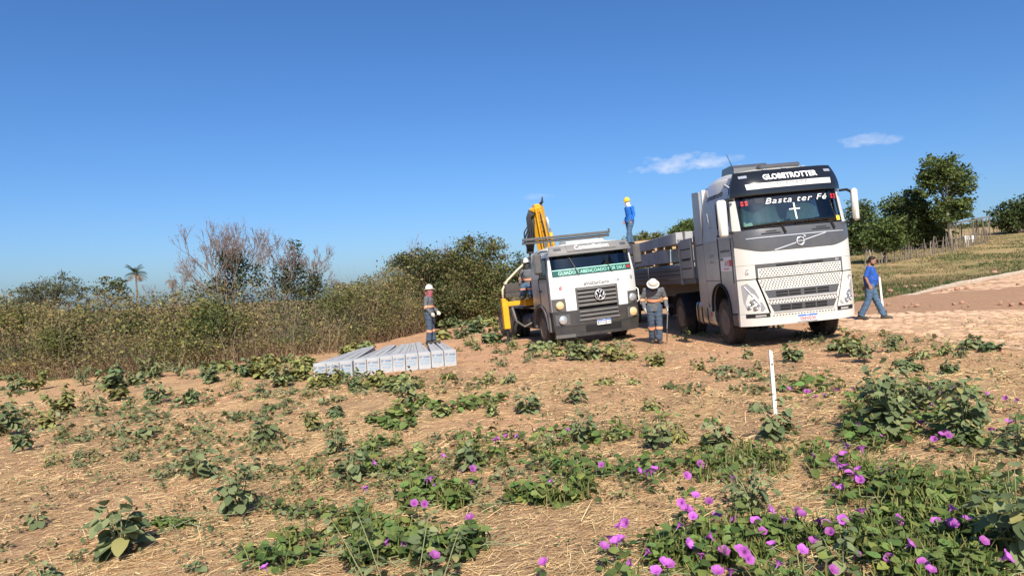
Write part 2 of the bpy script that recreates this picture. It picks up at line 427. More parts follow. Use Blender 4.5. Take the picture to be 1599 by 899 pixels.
# ---- dry straw lying over the soil (uncountable)
def straw(n, xr, yr, L, W, seed, colset, flat=0.12, keep=None):
    r = np.random.default_rng(seed)
    # more stalks close by, thinning with distance
    y = yr[0] * (yr[1] / yr[0]) ** r.random(n); x = (r.random(n) * 2 - 1) * (y * 0.78 + 0.8)
    b, e, f, m1, m2 = zones(x, y)
    k = r.random(n) < np.clip(1.0 - 0.62 * b - e, 0.04, 1) * (0.45 + 1.1 * sm(0.42, 0.6, m2))
    if keep is not None: k &= keep(x, y)
    x, y = x[k], y[k]; n = len(x)
    ang = r.normal(0.15, 0.55, n) + (r.random(n) < 0.25) * r.random(n) * 3; l = L * (0.4 + r.random(n)); w = W * (0.6 + 0.8 * r.random(n)) * np.clip(y / 7, 0.8, 2.2)
    z = gz(x, y) + 0.004 + 0.02 * r.random(n) ** 2
    dx, dy, dz = np.cos(ang), np.sin(ang), r.normal(0.03, flat, n); dz = np.where(r.random(n) < 0.012, np.abs(dz) + 0.4, dz)
    px, py = -np.sin(ang), np.cos(ang)
    A = np.stack([x, y, z], 1); D = np.stack([dx, dy, dz], 1) * l[:, None]; Pn = np.stack([px, py, 0.35 * r.normal(size=n)], 1) * w[:, None] * 0.5
    mid = A + D * 0.5; mid[:, 2] += l * 0.05 * r.random(n); end = A + D; end[:, 2] = np.maximum(end[:, 2], gz(end[:, 0], end[:, 1]) + 0.003); mid[:, 2] = np.maximum(mid[:, 2], gz(mid[:, 0], mid[:, 1]) + 0.006)
    V = np.stack([A - Pn, A + Pn, mid + Pn, mid - Pn, end + Pn * .4, end - Pn * .4], 1).reshape(-1, 3)
    i = np.arange(n)[:, None] * 6; F = np.concatenate([i + np.array([[0, 1, 2, 3]]), i + np.array([[3, 2, 4, 5]])], 0)
    cs = np.array(colset)[r.integers(0, len(colset), n)] * (0.7 + 0.6 * r.random((n, 1)))
    return V, F, np.repeat(cs, 6, axis=0)
M_straw = mat('straw', (0.5, 0.36, 0.18), rough=0.8, attr=True, spec=0.25)
_sc = [(0.64, 0.455, 0.225), (0.56, 0.38, 0.18), (0.70, 0.53, 0.29), (0.42, 0.28, 0.14), (0.58, 0.37, 0.17), (0.30, 0.205, 0.115)]
sv = merge([straw(210000, None, (3.4, 17.0), 0.105, 0.0036, 3, _sc), straw(9000, None, (3.4, 12.0), 0.17, 0.0042, 5, _sc, 0.2)])
tag(quads_object('dry_straw', sv[0], sv[1], M_straw, None, sv[2]), 'loose dry straw strewn over the sandy soil', 'straw', kind='stuff')

# ---- clods and grit (uncountable)
def clods(n, seed):
    r = np.random.default_rng(seed); y = 3.6 * (19 / 3.6) ** r.random(n); x = (r.random(n) * 2 - 1) * (y * .78 + .6); k = hash_noise(x, y, .9, 15) > .46; x, y = x[k], y[k]; n = len(x)
    s = (.005 + .015 * r.random(n) ** 3) * np.clip(y / 6, .8, 1.8); c = np.stack([x, y, gz(x, y) + s * .25], 1); D = np.array([(1, 0, 0), (0, 1, 0), (-1, 0, 0), (0, -1, 0), (0, 0, .8), (0, 0, -.5)], float)
    V = c[:, None, :] + D[None] * s[:, None, None] * (.6 + .8 * r.random((n, 6, 1))); F = np.array([(0, 1, 4), (1, 2, 4), (2, 3, 4), (3, 0, 4), (1, 0, 5), (2, 1, 5), (3, 2, 5), (0, 3, 5)]); i = np.arange(n)[:, None, None] * 6
    col = np.array([(.52, .30, .17), (.44, .25, .14), (.60, .37, .22), (.34, .20, .12)])[r.integers(0, 4, n)] * (.8 + .4 * r.random((n, 1))); return V.reshape(-1, 3), (F[None] + i).reshape(-1, 3), np.repeat(col, 6, 0)
cv_ = clods(16000, 19); tag(quads_object('soil_clods', cv_[0], cv_[1], mat('clod', (.5, .3, .17), rough=.95, attr=True, spec=.1), None, cv_[2]), 'small clods and grit scattered over the soil', 'clods', kind='stuff')

# ---- paved lane of rough stones half buried in sand
lane_poly = [(8.05, 11.4), (8.0, 17.5), (9.3, 21.6), (11.3, 21.3), (13.2, 18.3), (16.5, 14.6), (20.5, 10.0), (13.5, 5.5), (11.0, 8.0)]
def sheet(name, poly, h, m, step=0.25, cols=None):
    xs = [p[0] for p in poly]; ys = [p[1] for p in poly]
    gx = np.arange(min(xs), max(xs) + step, step); gy = np.arange(min(ys), max(ys) + step, step); X, Y = np.meshgrid(gx, gy)
    j = hash_noise(X, Y, 0.9, 31) - .5; j2 = hash_noise(X, Y, 0.9, 32) - .5
    ins = in_poly(X + j * 0.9, Y + j2 * 0.9, poly)
    q = ins[:-1, :-1] & ins[1:, :-1] & ins[:-1, 1:] & ins[1:, 1:]
    w = len(gx); id0 = (np.arange(len(gy) - 1)[:, None] * w + np.arange(w - 1)[None, :])[q]
    F = np.stack([id0, id0 + 1, id0 + w + 1, id0 + w], 1); V = np.stack([X.ravel(), Y.ravel(), gz(X.ravel(), Y.ravel()) + h], 1)
    used = np.unique(F); mp = -np.ones(len(V), int); mp[used] = np.arange(len(used))
    C = np.tile(np.array(cols), (len(used), 1))
    return quads_object(name, V[used], mp[F], m, None, C, smooth=True)
lane = sheet('cobbled_lane', lane_poly, 0.006, M_ground, 0.25, (0.72, 0.47, 0.295)); tag(lane, kind='structure')
far_poly = [(16.5, 29.0), (30.4, 41.6), (40, 50.5), (46, 46), (32, 34), (21, 27.5)]
far_lane = sheet('far_cobbled_lane', far_poly, 0.006, M_ground, 0.35, (0.70, 0.45, 0.285)); tag(far_lane, kind='structure')
M_cob = mat('cobble', (0.70, 0.46, 0.29), rough=0.9, noise=0.5, nscale=9, col2=(0.58, 0.36, 0.22), bump=0.4, bscale=25, rand=0.1, spec=0.2)
def cobble_mesh(seed, k=6):
    r = random.Random(seed); b = MB(); n = 7
    R = [[], [], []]
    for i in range(n):
        a = 2 * math.pi * i / n; q = 0.85 + 0.3 * r.random()
        for lv, (s_, z_) in enumerate(((1.0, -0.02), (0.97, 0.55), (0.62, 1.0))): R[lv].append((math.cos(a) * q * s_, math.sin(a) * q * s_, z_ * (0.9 + 0.2 * r.random())))
    b.rings(R); me = b.mesh('cobble'); me.materials.append(M_cob); return me
COB = [cobble_mesh(i) for i in range(6)]
def cobbles(parent, poly, spacing, seed, nmax=300):
    r = np.random.default_rng(seed); xs = [p[0] for p in poly]; ys = [p[1] for p in poly]
    X, Y = np.meshgrid(np.arange(min(xs), max(xs), spacing[0]), np.arange(min(ys), max(ys), spacing[1]))
    X = X + (np.arange(X.shape[0]) % 2)[:, None] * spacing[0] * .5; X = (X + r.normal(0, spacing[0] * .14, X.shape)).ravel(); Y = (Y + r.normal(0, spacing[1] * .14, Y.shape)).ravel()
    k = in_poly(X, Y, poly) & (X / Y < 0.77) & (X / np.maximum(Y, .1) > 0.36) & (r.random(X.shape) < 0.72); X, Y = X[k], Y[k]
    o = np.argsort(np.hypot(X, Y)); X, Y = X[o], Y[o]
    sx = spacing[0] * .46 * (0.8 + .35 * r.random(len(X))); sy = spacing[1] * .46 * (0.8 + .35 * r.random(len(X))); hz = 0.004 + 0.014 * r.random(len(X)) ** 1.5; rot = r.normal(0, .25, len(X))
    for i in range(min(nmax, len(X))):
        c = bpy.data.objects.new('cobble', COB[i % 6]); link(c, parent); c.location = (X[i], Y[i], gzf(X[i], Y[i]) + 0.006); c.rotation_euler = (0, -math.atan(SLOPE), rot[i]); c.scale = (sx[i], sy[i], hz[i])
    rest = MB()
    for i in range(nmax, len(X)):
        me = COB[i % 6]; M = Matrix.Translation((X[i], Y[i], gzf(X[i], Y[i]) + .006)) @ Matrix.Rotation(rot[i], 4, 'Z') @ Matrix.Diagonal((sx[i], sy[i], hz[i], 1))
        rest.add([tuple(M @ v.co) for v in me.vertices], [tuple(p.vertices) for p in me.polygons])
    if rest.v: tag(rest.build('cobbles', M_cob, parent), kind='stuff')
cobbles(lane, lane_poly, (0.27, 0.24), 41)
cobbles(far_lane, far_poly, (0.42, 0.36), 42)

# ---- concrete kerb beside the far lane, in cast lengths
M_kerb = mat('kerb_concrete', (0.52, 0.42, 0.31), rough=0.9, noise=0.5, nscale=4, bump=0.3, rand=0.08)
kerb = empty('kerb'); tag(kerb, kind='structure')
ka, kb = Vector((15.9, 29.1)), Vector((40.5, 51.2)); kn = 22; kd = (kb - ka).normalized(); kp = Vector((-kd.y, kd.x))
for i in range(kn):
    p, q = ka.lerp(kb, i / kn), ka.lerp(kb, (i + 0.985) / kn); hh = 0.02 + 0.15 * min(1, i / 4)
    R = []
    for c in (p, q):
        z = gzf(c.x, c.y); R.append([(c.x + kp.x * s_, c.y + kp.y * s_, z + t_) for s_, t_ in ((-.13, -.1), (-.13, hh - .03), (-.1, hh), (.1, hh), (.13, hh - .03), (.13, -.1))])
    MB().rings(R).build('kerbstone', M_kerb, kerb)
# ================================================================ vehicles: shared pieces
M_white = mat('white_truck_paint', (0.655, 0.635, 0.575), rough=0.28, coat=0.5, noise=0.16, nscale=2.2, col2=(0.55, 0.45, 0.34), spec=0.5)
M_silver = mat('silver_wrap', (0.36, 0.365, 0.38), rough=0.34, metal=0.25, noise=0.3, nscale=2.0, col2=(0.17, 0.16, 0.155))
M_dgrey = mat('dark_grey_paint', (0.075, 0.08, 0.09), rough=0.32, coat=0.3, noise=0.25, nscale=5, col2=(0.16, 0.13, 0.10))
M_vblack = mat('gloss_black', (0.012, 0.013, 0.016), rough=0.15, coat=0.4)
M_plastic = mat('grey_plastic', (0.085, 0.085, 0.088), rough=0.6, noise=0.35, nscale=6, col2=(0.17, 0.14, 0.11), bump=0.1, bscale=120)
M_lplastic = mat('mid_grey_plastic', (0.115, 0.113, 0.112), rough=0.55, noise=0.3, nscale=5, col2=(0.24, 0.20, 0.16))
M_dark = mat('dark_recess', (0.012, 0.012, 0.013), rough=0.8)
M_rubber = mat('tyre_rubber', (0.028, 0.026, 0.025), rough=0.85, noise=0.6, nscale=7, col2=(0.12, 0.085, 0.06), bump=0.2, bscale=60)
M_rim = mat('dull_rim', (0.15, 0.145, 0.14), rough=0.55, metal=0.5, noise=0.4, nscale=8, col2=(0.14, 0.10, 0.08))
M_chrome = mat('chrome', (0.72, 0.72, 0.72), rough=0.3, metal=0.55)
M_steel = mat('chassis_steel', (0.05, 0.048, 0.046), rough=0.7, noise=0.5, nscale=6, col2=(0.13, 0.09, 0.065))
M_alu = mat('aluminium_tank', (0.55, 0.56, 0.57), rough=0.3, metal=0.85, noise=0.3, nscale=3, col2=(0.3, 0.28, 0.25))
M_lens = mat('lamp_lens', (0.62, 0.64, 0.67), rough=0.14, coat=0.8, metal=0.55)
M_lampbody = mat('lamp_body', (0.42, 0.44, 0.47), rough=0.15, coat=0.9, metal=0.35)
M_amber = mat('lamp_warm', (0.72, 0.50, 0.26), rough=0.18, coat=0.8)
M_curtain = mat('cab_curtain', (0.76, 0.80, 0.76), rough=0.9, noise=0.5, nscale=6, bump=0.5, bscale=9)
M_seat = mat('cab_seat', (0.30, 0.31, 0.30), rough=0.9); M_trim = mat('cab_trim', (0.58, 0.57, 0.54), rough=0.9)
M_txt_dark = mat('dark_print', (0.03, 0.03, 0.035), rough=0.6)
M_txt_white = mat('white_print', (0.82, 0.82, 0.80), rough=0.5)
M_txt_grey = mat('grey_print', (0.25, 0.27, 0.30), rough=0.6)
M_red = mat('red_print', (0.55, 0.03, 0.03), rough=0.5)
M_blue_p = mat('plate_blue', (0.02, 0.11, 0.42), rough=0.45)
M_plate = mat('plate_white', (0.78, 0.78, 0.78), rough=0.5)
M_yel_st = mat('yellow_sticker', (0.75, 0.60, 0.06), rough=0.6)

def glass_mat(name, tint, refl):
    m = bpy.data.materials.new(name); m.use_nodes = True; nd, lk = m.node_tree.nodes, m.node_tree.links
    tr = nd.new('ShaderNodeBsdfTransparent'); tr.inputs[0].default_value = (*tint, 1); gl = nd.new('ShaderNodeBsdfGlossy'); gl.inputs['Roughness'].default_value = 0.02
    fr = nd.new('ShaderNodeFresnel'); fr.inputs['IOR'].default_value = refl; ms = nd.new('ShaderNodeMixShader')
    lk.new(fr.outputs[0], ms.inputs[0]); lk.new(tr.outputs[0], ms.inputs[1]); lk.new(gl.outputs[0], ms.inputs[2]); lk.new(ms.outputs[0], nd['Material Output'].inputs['Surface'])
    MATS[name] = m; return m
M_glass = glass_mat('windscreen_glass', (0.72, 0.84, 0.81), 1.75)
M_glass_d = glass_mat('tinted_glass', (0.45, 0.54, 0.54), 1.75)

def truck_frame(name, X, Y, yaw, roll, dz=0.0):
    M = Matrix.Translation((X, Y, gzf(X, Y) + dz)) @ Matrix.Rotation(rad(yaw), 4, 'Z') @ Matrix.Rotation(-rad(roll), 4, 'Y')
    return empty(name, mat=M)

def patch(b, fn, xl, xr, z0, z1, off=0.0, nx=12, nz=4, thick=0.03):
    """piece of a curved front: x runs between xl(z) and xr(z), fn(x,z)->y; off pulls it forward; closed slab"""
    L = xl if callable(xl) else (lambda z: xl); Rr = xr if callable(xr) else (lambda z: xr)
    vs_ = []; 
    for t in (0, thick):
        for j in range(nz + 1):
            z = z0 + (z1 - z0) * j / nz
            for i in range(nx + 1):
                x = L(z) + (Rr(z) - L(z)) * i / nx; vs_.append((x, fn(x, z) - off + t, z))
    w = nx + 1; n = w * (nz + 1); fs_ = []
    for j in range(nz):
        for i in range(nx):
            a = j * w + i; fs_.append((a, a + 1, a + w + 1, a + w)); fs_.append((n + a, n + a + w, n + a + w + 1, n + a + 1))
    edge = [(j * w) for j in range(nz + 1)], [(j * w + nx) for j in range(nz + 1)], list(range(nx + 1)), [nz * w + i for i in range(nx + 1)]
    for E in edge:
        for a, c in zip(E[:-1], E[1:]): fs_.append((a, c, n + c, n + a))
    return b.add(vs_, fs_)

def make_wheel(parent, x, y, r, w, side, hubcol=M_rim, dual=False):
    """axle along x; side = -1 outer face towards -x"""
    prof = [(r * .58, -w / 2), (r * .80, -w / 2 - .012), (r * .93, -w / 2 + .005), (r * .985, -w / 2 + .035), (r, -w / 2 + .06), (r, w / 2 - .06), (r * .985, w / 2 - .035), (r * .93, w / 2 - .005), (r * .80, w / 2 + .012), (r * .58, w / 2)]
    b = MB(); b.lathe(prof, (x, y, r), 0, 36, cap=False)
    nt = 44
    for k in range(nt):       # tread blocks
        a = 2 * math.pi * k / nt
        for s_ in (-1, 1):
            M = Matrix.Translation((x + s_ * w * .3, y, r)) @ Matrix.Rotation(a + s_ * .03, 4, 'X'); b.box(-w * .15, w * .15, -r * .042, r * .042, r - .004, r + .012, M=M)
    o = b.build('wheel', M_rubber, parent, auto=rad(30))
    s_ = side; xo = x + s_ * w / 2
    rb = MB(); rb.lathe([(r * .60, -s_ * w * .0), (r * .585, s_ * .012), (r * .55, -s_ * .02), (r * .50, -s_ * .10), (r * .30, -s_ * .12), (r * .26, -s_ * .02), (r * .20, s_ * .01), (r * .05, s_ * .012)], (xo, y, r), 0, 28)
    for k in range(10):
        a = 2 * math.pi * k / 10; rb.lathe([(.022, -s_ * .13), (.022, -s_ * .085), (.012, -s_ * .08)], (xo, y + r * .37 * math.cos(a), r + r * .37 * math.sin(a)), 0, 6)
    rb.build('rim', hubcol, o, auto=rad(35))
    hb = MB()
    for k in range(10):
        a = 2 * math.pi * (k + .5) / 10; hb.lathe([(r * .055, -s_ * .108), (r * .055, -s_ * .095)], (xo, y + r * .44 * math.cos(a), r + r * .44 * math.sin(a)), 0, 8)
    hb.build('vent_holes', M_dark, o)
    return o

def make_plate(parent, x, z, y, w, s, colour, region='BRASIL'):
    p = MB(); p.box(x - w / 2, x + w / 2, y - .014, y, z - .07, z + .07, .004); o = p.build('licence_plate', M_plate, parent)
    MB().box(x - w / 2 + .004, x + w / 2 - .004, y - .017, y - .0145, z + .033, z + .066).build('plate_band', M_blue_p, o)
    text_mesh('plate_lettering', s, .10, colour, o, lambda u, v: (x + u, y - .0165, z - .02 + v), bold=.002, sx=.98)
    text_mesh('plate_lettering', region, .026, M_txt_white, o, lambda u, v: (x + u, y - .0195, z + .05 + v))
    return o

def sweep_bar(parent, name, path, r, m, n=8): return MB().tube(path, r, n).build(name, m, parent, smooth=True)

# ================================================================ white tractor unit
VX, VY_, VYAW, VROLL = 6.12, 15.1, 2.5, 2.5
volvo = truck_frame('tractor_truck', VX, VY_, VYAW, VROLL)
volvo.scale = (1, 1, 1.03)
tag(volvo, 'large white high-roof tractor truck with dark grey visor and perforated white grille', 'truck')
def vf(x, z):
    y = 0.34 * (abs(x) / 1.25) ** 4.5 - 0.07
    if z > 2.25: y += 0.26 * (min(z, 3.2) - 2.25)
    if z > 3.2: y += 0.42 * (z - 3.2)
    if z < 0.9: y += 0.10 * (0.9 - z)
    return y
def vw(z):
    if z < 2.3: return 1.25
    if z < 3.2: return 1.25 - 0.06 * (z - 2.3) / 0.9
    return 1.19 - 0.15 * ((z - 3.2) / 0.45) ** 1.5
CABL = 2.3
# bumper and lower fascia
b = MB(); patch(b, vf, -1.25, 1.25, .45, .70, .03, 28, 4, .10); bumper = b.build('bumper', M_white, volvo, auto=AUTO)
make_plate(volvo, 0.06, .545, vf(0, .55) - .032, .42, 'SBE0E00', M_red)
gl = lambda z: .66 + .25 * (z - .58) / .84          # half width of the lower grille
b = MB(); patch(b, vf, -1.25, lambda z: -gl(z) - .035, .705, 1.40, .02, 12, 5, .06); patch(b, vf, lambda z: gl(z) + .035, 1.25, .705, 1.40, .02, 12, 5, .06)
b.split('lower_fascia', M_white, volvo, auto=AUTO)
b = MB(); patch(b, vf, lambda z: -gl(z), lambda z: gl(z), .60, 1.40, .035, 16, 6, .03); lg = b.build('lower_grille', M_white, volvo, auto=AUTO)
b = MB(); patch(b, vf, -1.22, 1.22, .5, 2.0, -.06, 16, 4, .02); b.build('inner_panel', M_dark, volvo)
def intake(z0, z1, hw, par):
    i = MB(); patch(i, vf, lambda z: -hw + .07 * (z1 - z) / (z1 - z0), lambda z: hw - .07 * (z1 - z) / (z1 - z0), z0, z1, .040, 12, 2, .02); o = i.build('air_intake', M_dgrey, par)
    s_ = MB()
    for k in range(2):
        z = z0 + (z1 - z0) * (.30 + .38 * k)
        for x0 in (-hw * .72, -hw * .38, .02, hw * .38):
            patch(s_, vf, x0, x0 + hw * .31, z - .022, z + .022, .044, 4, 1, .004)
    s_.split('slot', M_dark, o)
    c = MB(); patch(c, vf, -hw + .06, hw - .06, z0 - .028, z0 - .006, .052, 12, 1, .02); patch(c, vf, -hw - .01, hw + .01, z1 + .004, z1 + .012, .045, 12, 1, .012); c.split('chrome_strip', M_chrome, o)
intake(1.00, 1.16, .80, lg); intake(.72, .87, .71, lg)
def perforate(z0, z1, hwf, off, par, skip=()):
    p = MB(); rows = int((z1 - z0) / .041); 
    for j in range(rows):
        z = z0 + (z1 - z0) * (j + .5) / rows
        if any(a < z < c for a, c in skip): continue
        hw = hwf(z) - .03; n = int(2 * hw / .062); 
        for i in range(n + 1):
            x = -hw + 2 * hw * (i + .5 * (j % 2)) / n
            if abs(x) > hw: continue
            y = vf(x, z) - off; p.add([(x - .021, y, z), (x - .014, y, z - .009), (x + .014, y, z - .009), (x + .021, y, z), (x + .014, y, z + .009), (x - .014, y, z + .009)], [(0, 1, 2, 3, 4, 5)])
    tag(p.build('perforations', M_dark, par, normals=False), kind='stuff')
perforate(.62, 1.39, gl, .0385, lg, skip=((.67, .895), (.95, 1.19)))
# upper grille and bonnet panel
ug = MB(); patch(ug, vf, -.89, .89, 1.425, 1.62, .035, 16, 3, .03); ugo = ug.build('upper_grille', M_white, volvo, auto=AUTO); perforate(1.435, 1.612, lambda z: .88, .0385, ugo)
b = MB(); patch(b, vf, -.93, .93, 1.625, 1.70, .036, 16, 1, .03); patch(b, vf, -.93, -.893, 1.425, 1.624, .036, 2, 2, .03); patch(b, vf, .893, .93, 1.425, 1.624, .036, 2, 2, .03)
gs = b.split('grille_surround', M_dgrey, volvo, auto=AUTO)
b = MB(); patch(b, vf, -.52, -.05, 1.637, 1.672, .041, 4, 1, .01); patch(b, vf, .02, .48, 1.637, 1.672, .041, 4, 1, .01); b.split('slot', M_dark, gs)
text_mesh('badge_lettering', 'FH', .055, M_chrome, gs, lambda u, v: (.80 + u, vf(.8, 1.66) - .042, 1.66 + v), bold=.002)
bl = lambda x: 1.95 + .14 * max(0, (abs(x) - .75) / .5) ** 1.3
def bonnet_patch(bb, x0, x1, z0f, z1f, off, n=10, thick=.05):
    R0 = []; 
    for t in (0, thick):
        for q in range(5):
            for i in range(n + 1):
                x = x0 + (x1 - x0) * i / n; z = z0f(x) + (z1f(x) - z0f(x)) * q / 4; R0.append((x, vf(x, z) - off + t, z))
    w = n + 1; m_ = w * 5; fs_ = []
    for q in range(4):
        for i in range(n): a = q * w + i; fs_ += [(a, a + 1, a + w + 1, a + w), (m_ + a, m_ + a + w, m_ + a + w + 1, m_ + a + 1)]
    for E in ([q * w for q in range(5)], [q * w + n for q in range(5)], list(range(w)), [4 * w + i for i in range(w)]):
        for a, c in zip(E[:-1], E[1:]): fs_.append((a, c, m_ + c, m_ + a))
    bb.add(R0, fs_)
b = MB(); bonnet_patch(b, -1.25, 1.25, lambda x: 1.705, bl, .02, 28); bonnet_patch(b, -1.25, -.932, lambda x: 1.42, lambda x: 1.70, .02, 8); bonnet_patch(b, .932, 1.25, lambda x: 1.42, lambda x: 1.70, .02, 8)
bonnet = b.split('front_panel', M_white, volvo, auto=AUTO)
ringm = MB(); 
for r_ in (.05,): ringm.tube([(-1.06 + r_ * math.cos(a), vf(-1.06, 1.55) - .024, 1.57 + r_ * math.sin(a)) for a in [2 * math.pi * k / 16 for k in range(17)]], .005, 5)
ringm.tube([(-1.09, vf(-1.06, 1.55) - .03, 1.56), (-1.06, vf(-1.06, 1.55) - .026, 1.54), (-1.03, vf(-1.06, 1.55) - .022, 1.56)], .005, 4); ringm.build('round_sticker', M_txt_grey, bonnet)
# dark band under the windscreen
b = MB(); bonnet_patch(b, -1.25, 1.25, lambda x: bl(x) + .004, lambda x: 2.42, .028, 28); band = b.build('dark_band', M_dgrey, volvo, auto=AUTO)
b = MB(); patch(b, vf, -1.05, 1.05, 2.232, 2.25, .036, 24, 1, .012); b.build('chrome_strip', M_chrome, band)
b = MB(); 
for i in range(12):
    x0 = -.52 + 1.12 * i / 12; x1 = -.52 + 1.12 * (i + 1) / 12; zf = lambda x: 1.965 + .26 * (x + .52) / 1.12
    if abs((x0 + x1) / 2 - .04) < .085: continue
    b.add([(x, vf(x, zf(x)) - o_, zf(x) + h_) for x in (x0, x1) for o_ in (.028, .040) for h_ in (-.011, .011)], [(0, 1, 3, 2), (4, 6, 7, 5), (0, 4, 5, 1), (2, 3, 7, 6), (1, 5, 7, 3), (0, 2, 6, 4)])
b.split('chrome_diagonal', M_chrome, band)
cx, cz = .04, 2.10; b = MB(); b.tube([(cx + .078 * math.cos(a), vf(cx, cz) - .042, cz + .078 * math.sin(a)) for a in [2 * math.pi * k / 28 for k in range(29)]], .013, 8)
b.box(cx - .075, cx + .075, vf(cx, cz) - .05, vf(cx, cz) - .034, cz - .018, cz + .018, .004)
b.add([(cx + .05, vf(cx, cz) - .046, cz + .065), (cx + .065, vf(cx, cz) - .046, cz + .05), (cx + .115, vf(cx, cz) - .046, cz + .115), (cx + .06, vf(cx, cz) - .046, cz + .118), (cx + .118, vf(cx, cz) - .046, cz + .06)], [(0, 1, 2), (2, 3, 4)])
em = b.build('emblem', M_chrome, band, auto=AUTO); text_mesh('badge_lettering', 'VOLVO', .035, M_txt_dark, em, lambda u, v: (cx + u, vf(cx, cz) - .0515, cz + v), bold=.001)
for xs_ in (-.55, .52):
    b = MB(); patch(b, vf, xs_ - .2, xs_ + .2, 2.30, 2.325, .033, 4, 1, .01); patch(b, vf, xs_ - .1, xs_ + .12, 2.345, 2.365, .033, 4, 1, .01); b.split('cowl_vent', M_dark, band)
    wp = MB(); wp.tube([(xs_ + .30, vf(xs_ + .3, 2.3) - .05, 2.30), (xs_ + .25, vf(xs_ + .25, 2.44) - .05, 2.45)], [.028, .02], 6); wp.tube([(xs_ + .25, vf(xs_ + .25, 2.45) - .045, 2.45), (xs_ - .12, vf(xs_ - .1, 2.44) - .03, 2.445), (xs_ - .52, vf(xs_ - .5, 2.44) - .03, 2.435)], .012, 5); wp.build('wiper', M_dark, volvo)
# windscreen, pillars, visor
b = MB(); patch(b, vf, -1.10, 1.10, 2.42, 3.16, .004, 18, 5, .006); ws = b.build('windscreen', M_glass, volvo, smooth=True)
b = MB()
for s_ in (-1, 1):
    lo, hi = (lambda z: -vw(z), lambda z: -1.102) if s_ < 0 else (lambda z: 1.102, lambda z: vw(z)); patch(b, vf, lo, hi, 2.425, 3.2, .012, 4, 6, .06)
b.split('pillar', M_white, volvo, auto=AUTO)
b = MB()
for (x0, x1, z0, z1) in ((-1.10, 1.10, 2.42, 2.445), (-1.10, 1.10, 2.94, 3.16), (-1.10, -1.06, 2.445, 2.94), (1.06, 1.10, 2.445, 2.94)): patch(b, vf, x0, x1, z0, z1, .0075, 12, 1, .002)
b.build('screen_border', M_vblack, ws)
text_mesh('screen_lettering', 'Basta ter Fé', .17, M_txt_white, ws, lambda u, v: (.12 + u, vf(.12 + u, 2.98 + v) - .014, 2.975 + v), shear=.35, sx=1.4, spacing=1.15)
b = MB(); 
for (x0, x1, z0, z1) in ((.045, .075, 2.56, 2.90), (-.06, .17, 2.76, 2.783)): patch(b, vf, x0, x1, z0, z1, .012, 2, 2, .002)
b.build('cross_sticker', M_txt_white, ws)
for sx_ in (-1, 1):
    b = MB(); 
    for dx in (-.05, .03):
        for dz in (0, .055): patch(b, vf, sx_ * .97 + dx, sx_ * .97 + dx + .05, 2.93 + dz, 2.93 + dz + .04, .013, 1, 1, .002)
    b.split('red_sticker', M_red, ws)
b = MB(); patch(b, vf, .95, 1.05, 2.46, 2.56, .012, 1, 1, .002); b.build('yellow_sticker', M_yel_st, ws)
def vis(x, z): return vf(x, z) - .10 - .05 * (1 - abs((z - 3.38) / .26) ** 2)
b = MB(); patch(b, vis, lambda z: -vw(z) - .01, lambda z: vw(z) + .01, 3.12, 3.64, 0, 26, 8, .05); visor = b.build('sun_visor', M_vblack, volvo, auto=AUTO)
b = MB(); patch(b, vis, lambda z: -.90 - .12 * (z - 3.24), lambda z: .93 + .1 * (z - 3.24), 3.245, 3.36, .006, 18, 2, .008); vb = b.build('visor_band', M_white, visor, auto=AUTO)
text_mesh('visor_lettering', 'GLOBETROTTER', .155, M_txt_white, visor, lambda u, v: (.06 + u, vis(.06 + u, 3.47 + v) - .006, 3.475 + v), bold=.006, sx=.98, spacing=1.04)
text_mesh('visor_lettering', 'SUPORTE', .12, M_txt_grey, vb, lambda u, v: (.06 + u, vis(.06 + u, 3.3) - .009, 3.302 + v), sx=1.15, spacing=1.25)
for sx_ in (-1, 1):
    b = MB(); patch(b, vis, sx_ * .92 - .08, sx_ * .92 + .08, 3.50, 3.555, .012, 3, 1, .012); b.build('visor_lamp', M_lens, visor, auto=AUTO)
for x_ in (-.42, 0, .42):
    MB().box(x_ - .05, x_ + .05, vis(x_, 3.63) + .0, vis(x_, 3.63) + .06, 3.635, 3.665, .01).build('marker_lamp', M_lens, visor)
# roof
def roof_ring(y, dz=0):
    t = (y - .3) / (CABL - .3); w = 1.06 + .13 * min(1, t * 2.2) - .10 * max(0, t - .75) / .25; h = 3.60 + .20 * math.sin(math.pi * min(1, max(0, t * .9 + .03))) ** .8 + dz
    if t > .7: h -= .10 * ((t - .7) / .3) ** 2
    return [(w * math.sin(a), y, 3.32 + (h - 3.32) * max(0, math.cos(a)) ** .38) for a in [math.pi * (k / 24 - .5) for k in range(25)]]
b = MB(); b.rings([roof_ring(.40 + (CABL - .40) * i / 12) for i in range(13)], cap=False, closed=False); rr = roof_ring(CABL); b.add(rr, [tuple(range(25))]); r0 = roof_ring(.40); b.add(r0, [tuple(range(25))])
b.build('roof', M_white, volvo, auto=AUTO)
b = MB(); b.box(-.40, .50, .55, 1.05, 3.70, 3.795, .03); b.build('roof_hatch', M_dgrey, volvo)
b = MB(); b.prism([(.75, 3.66), (.80, 3.80), (.95, 3.88), (1.5, 3.88), (1.6, 3.70)], 0, -.90, -.10); b.build('roof_air_unit', M_dgrey, volvo)
MB().tube([(-1.0, .5, 3.72), (-1.08, .62, 4.08)], [.010, .005], 5).build('aerial', M_dark, volvo)
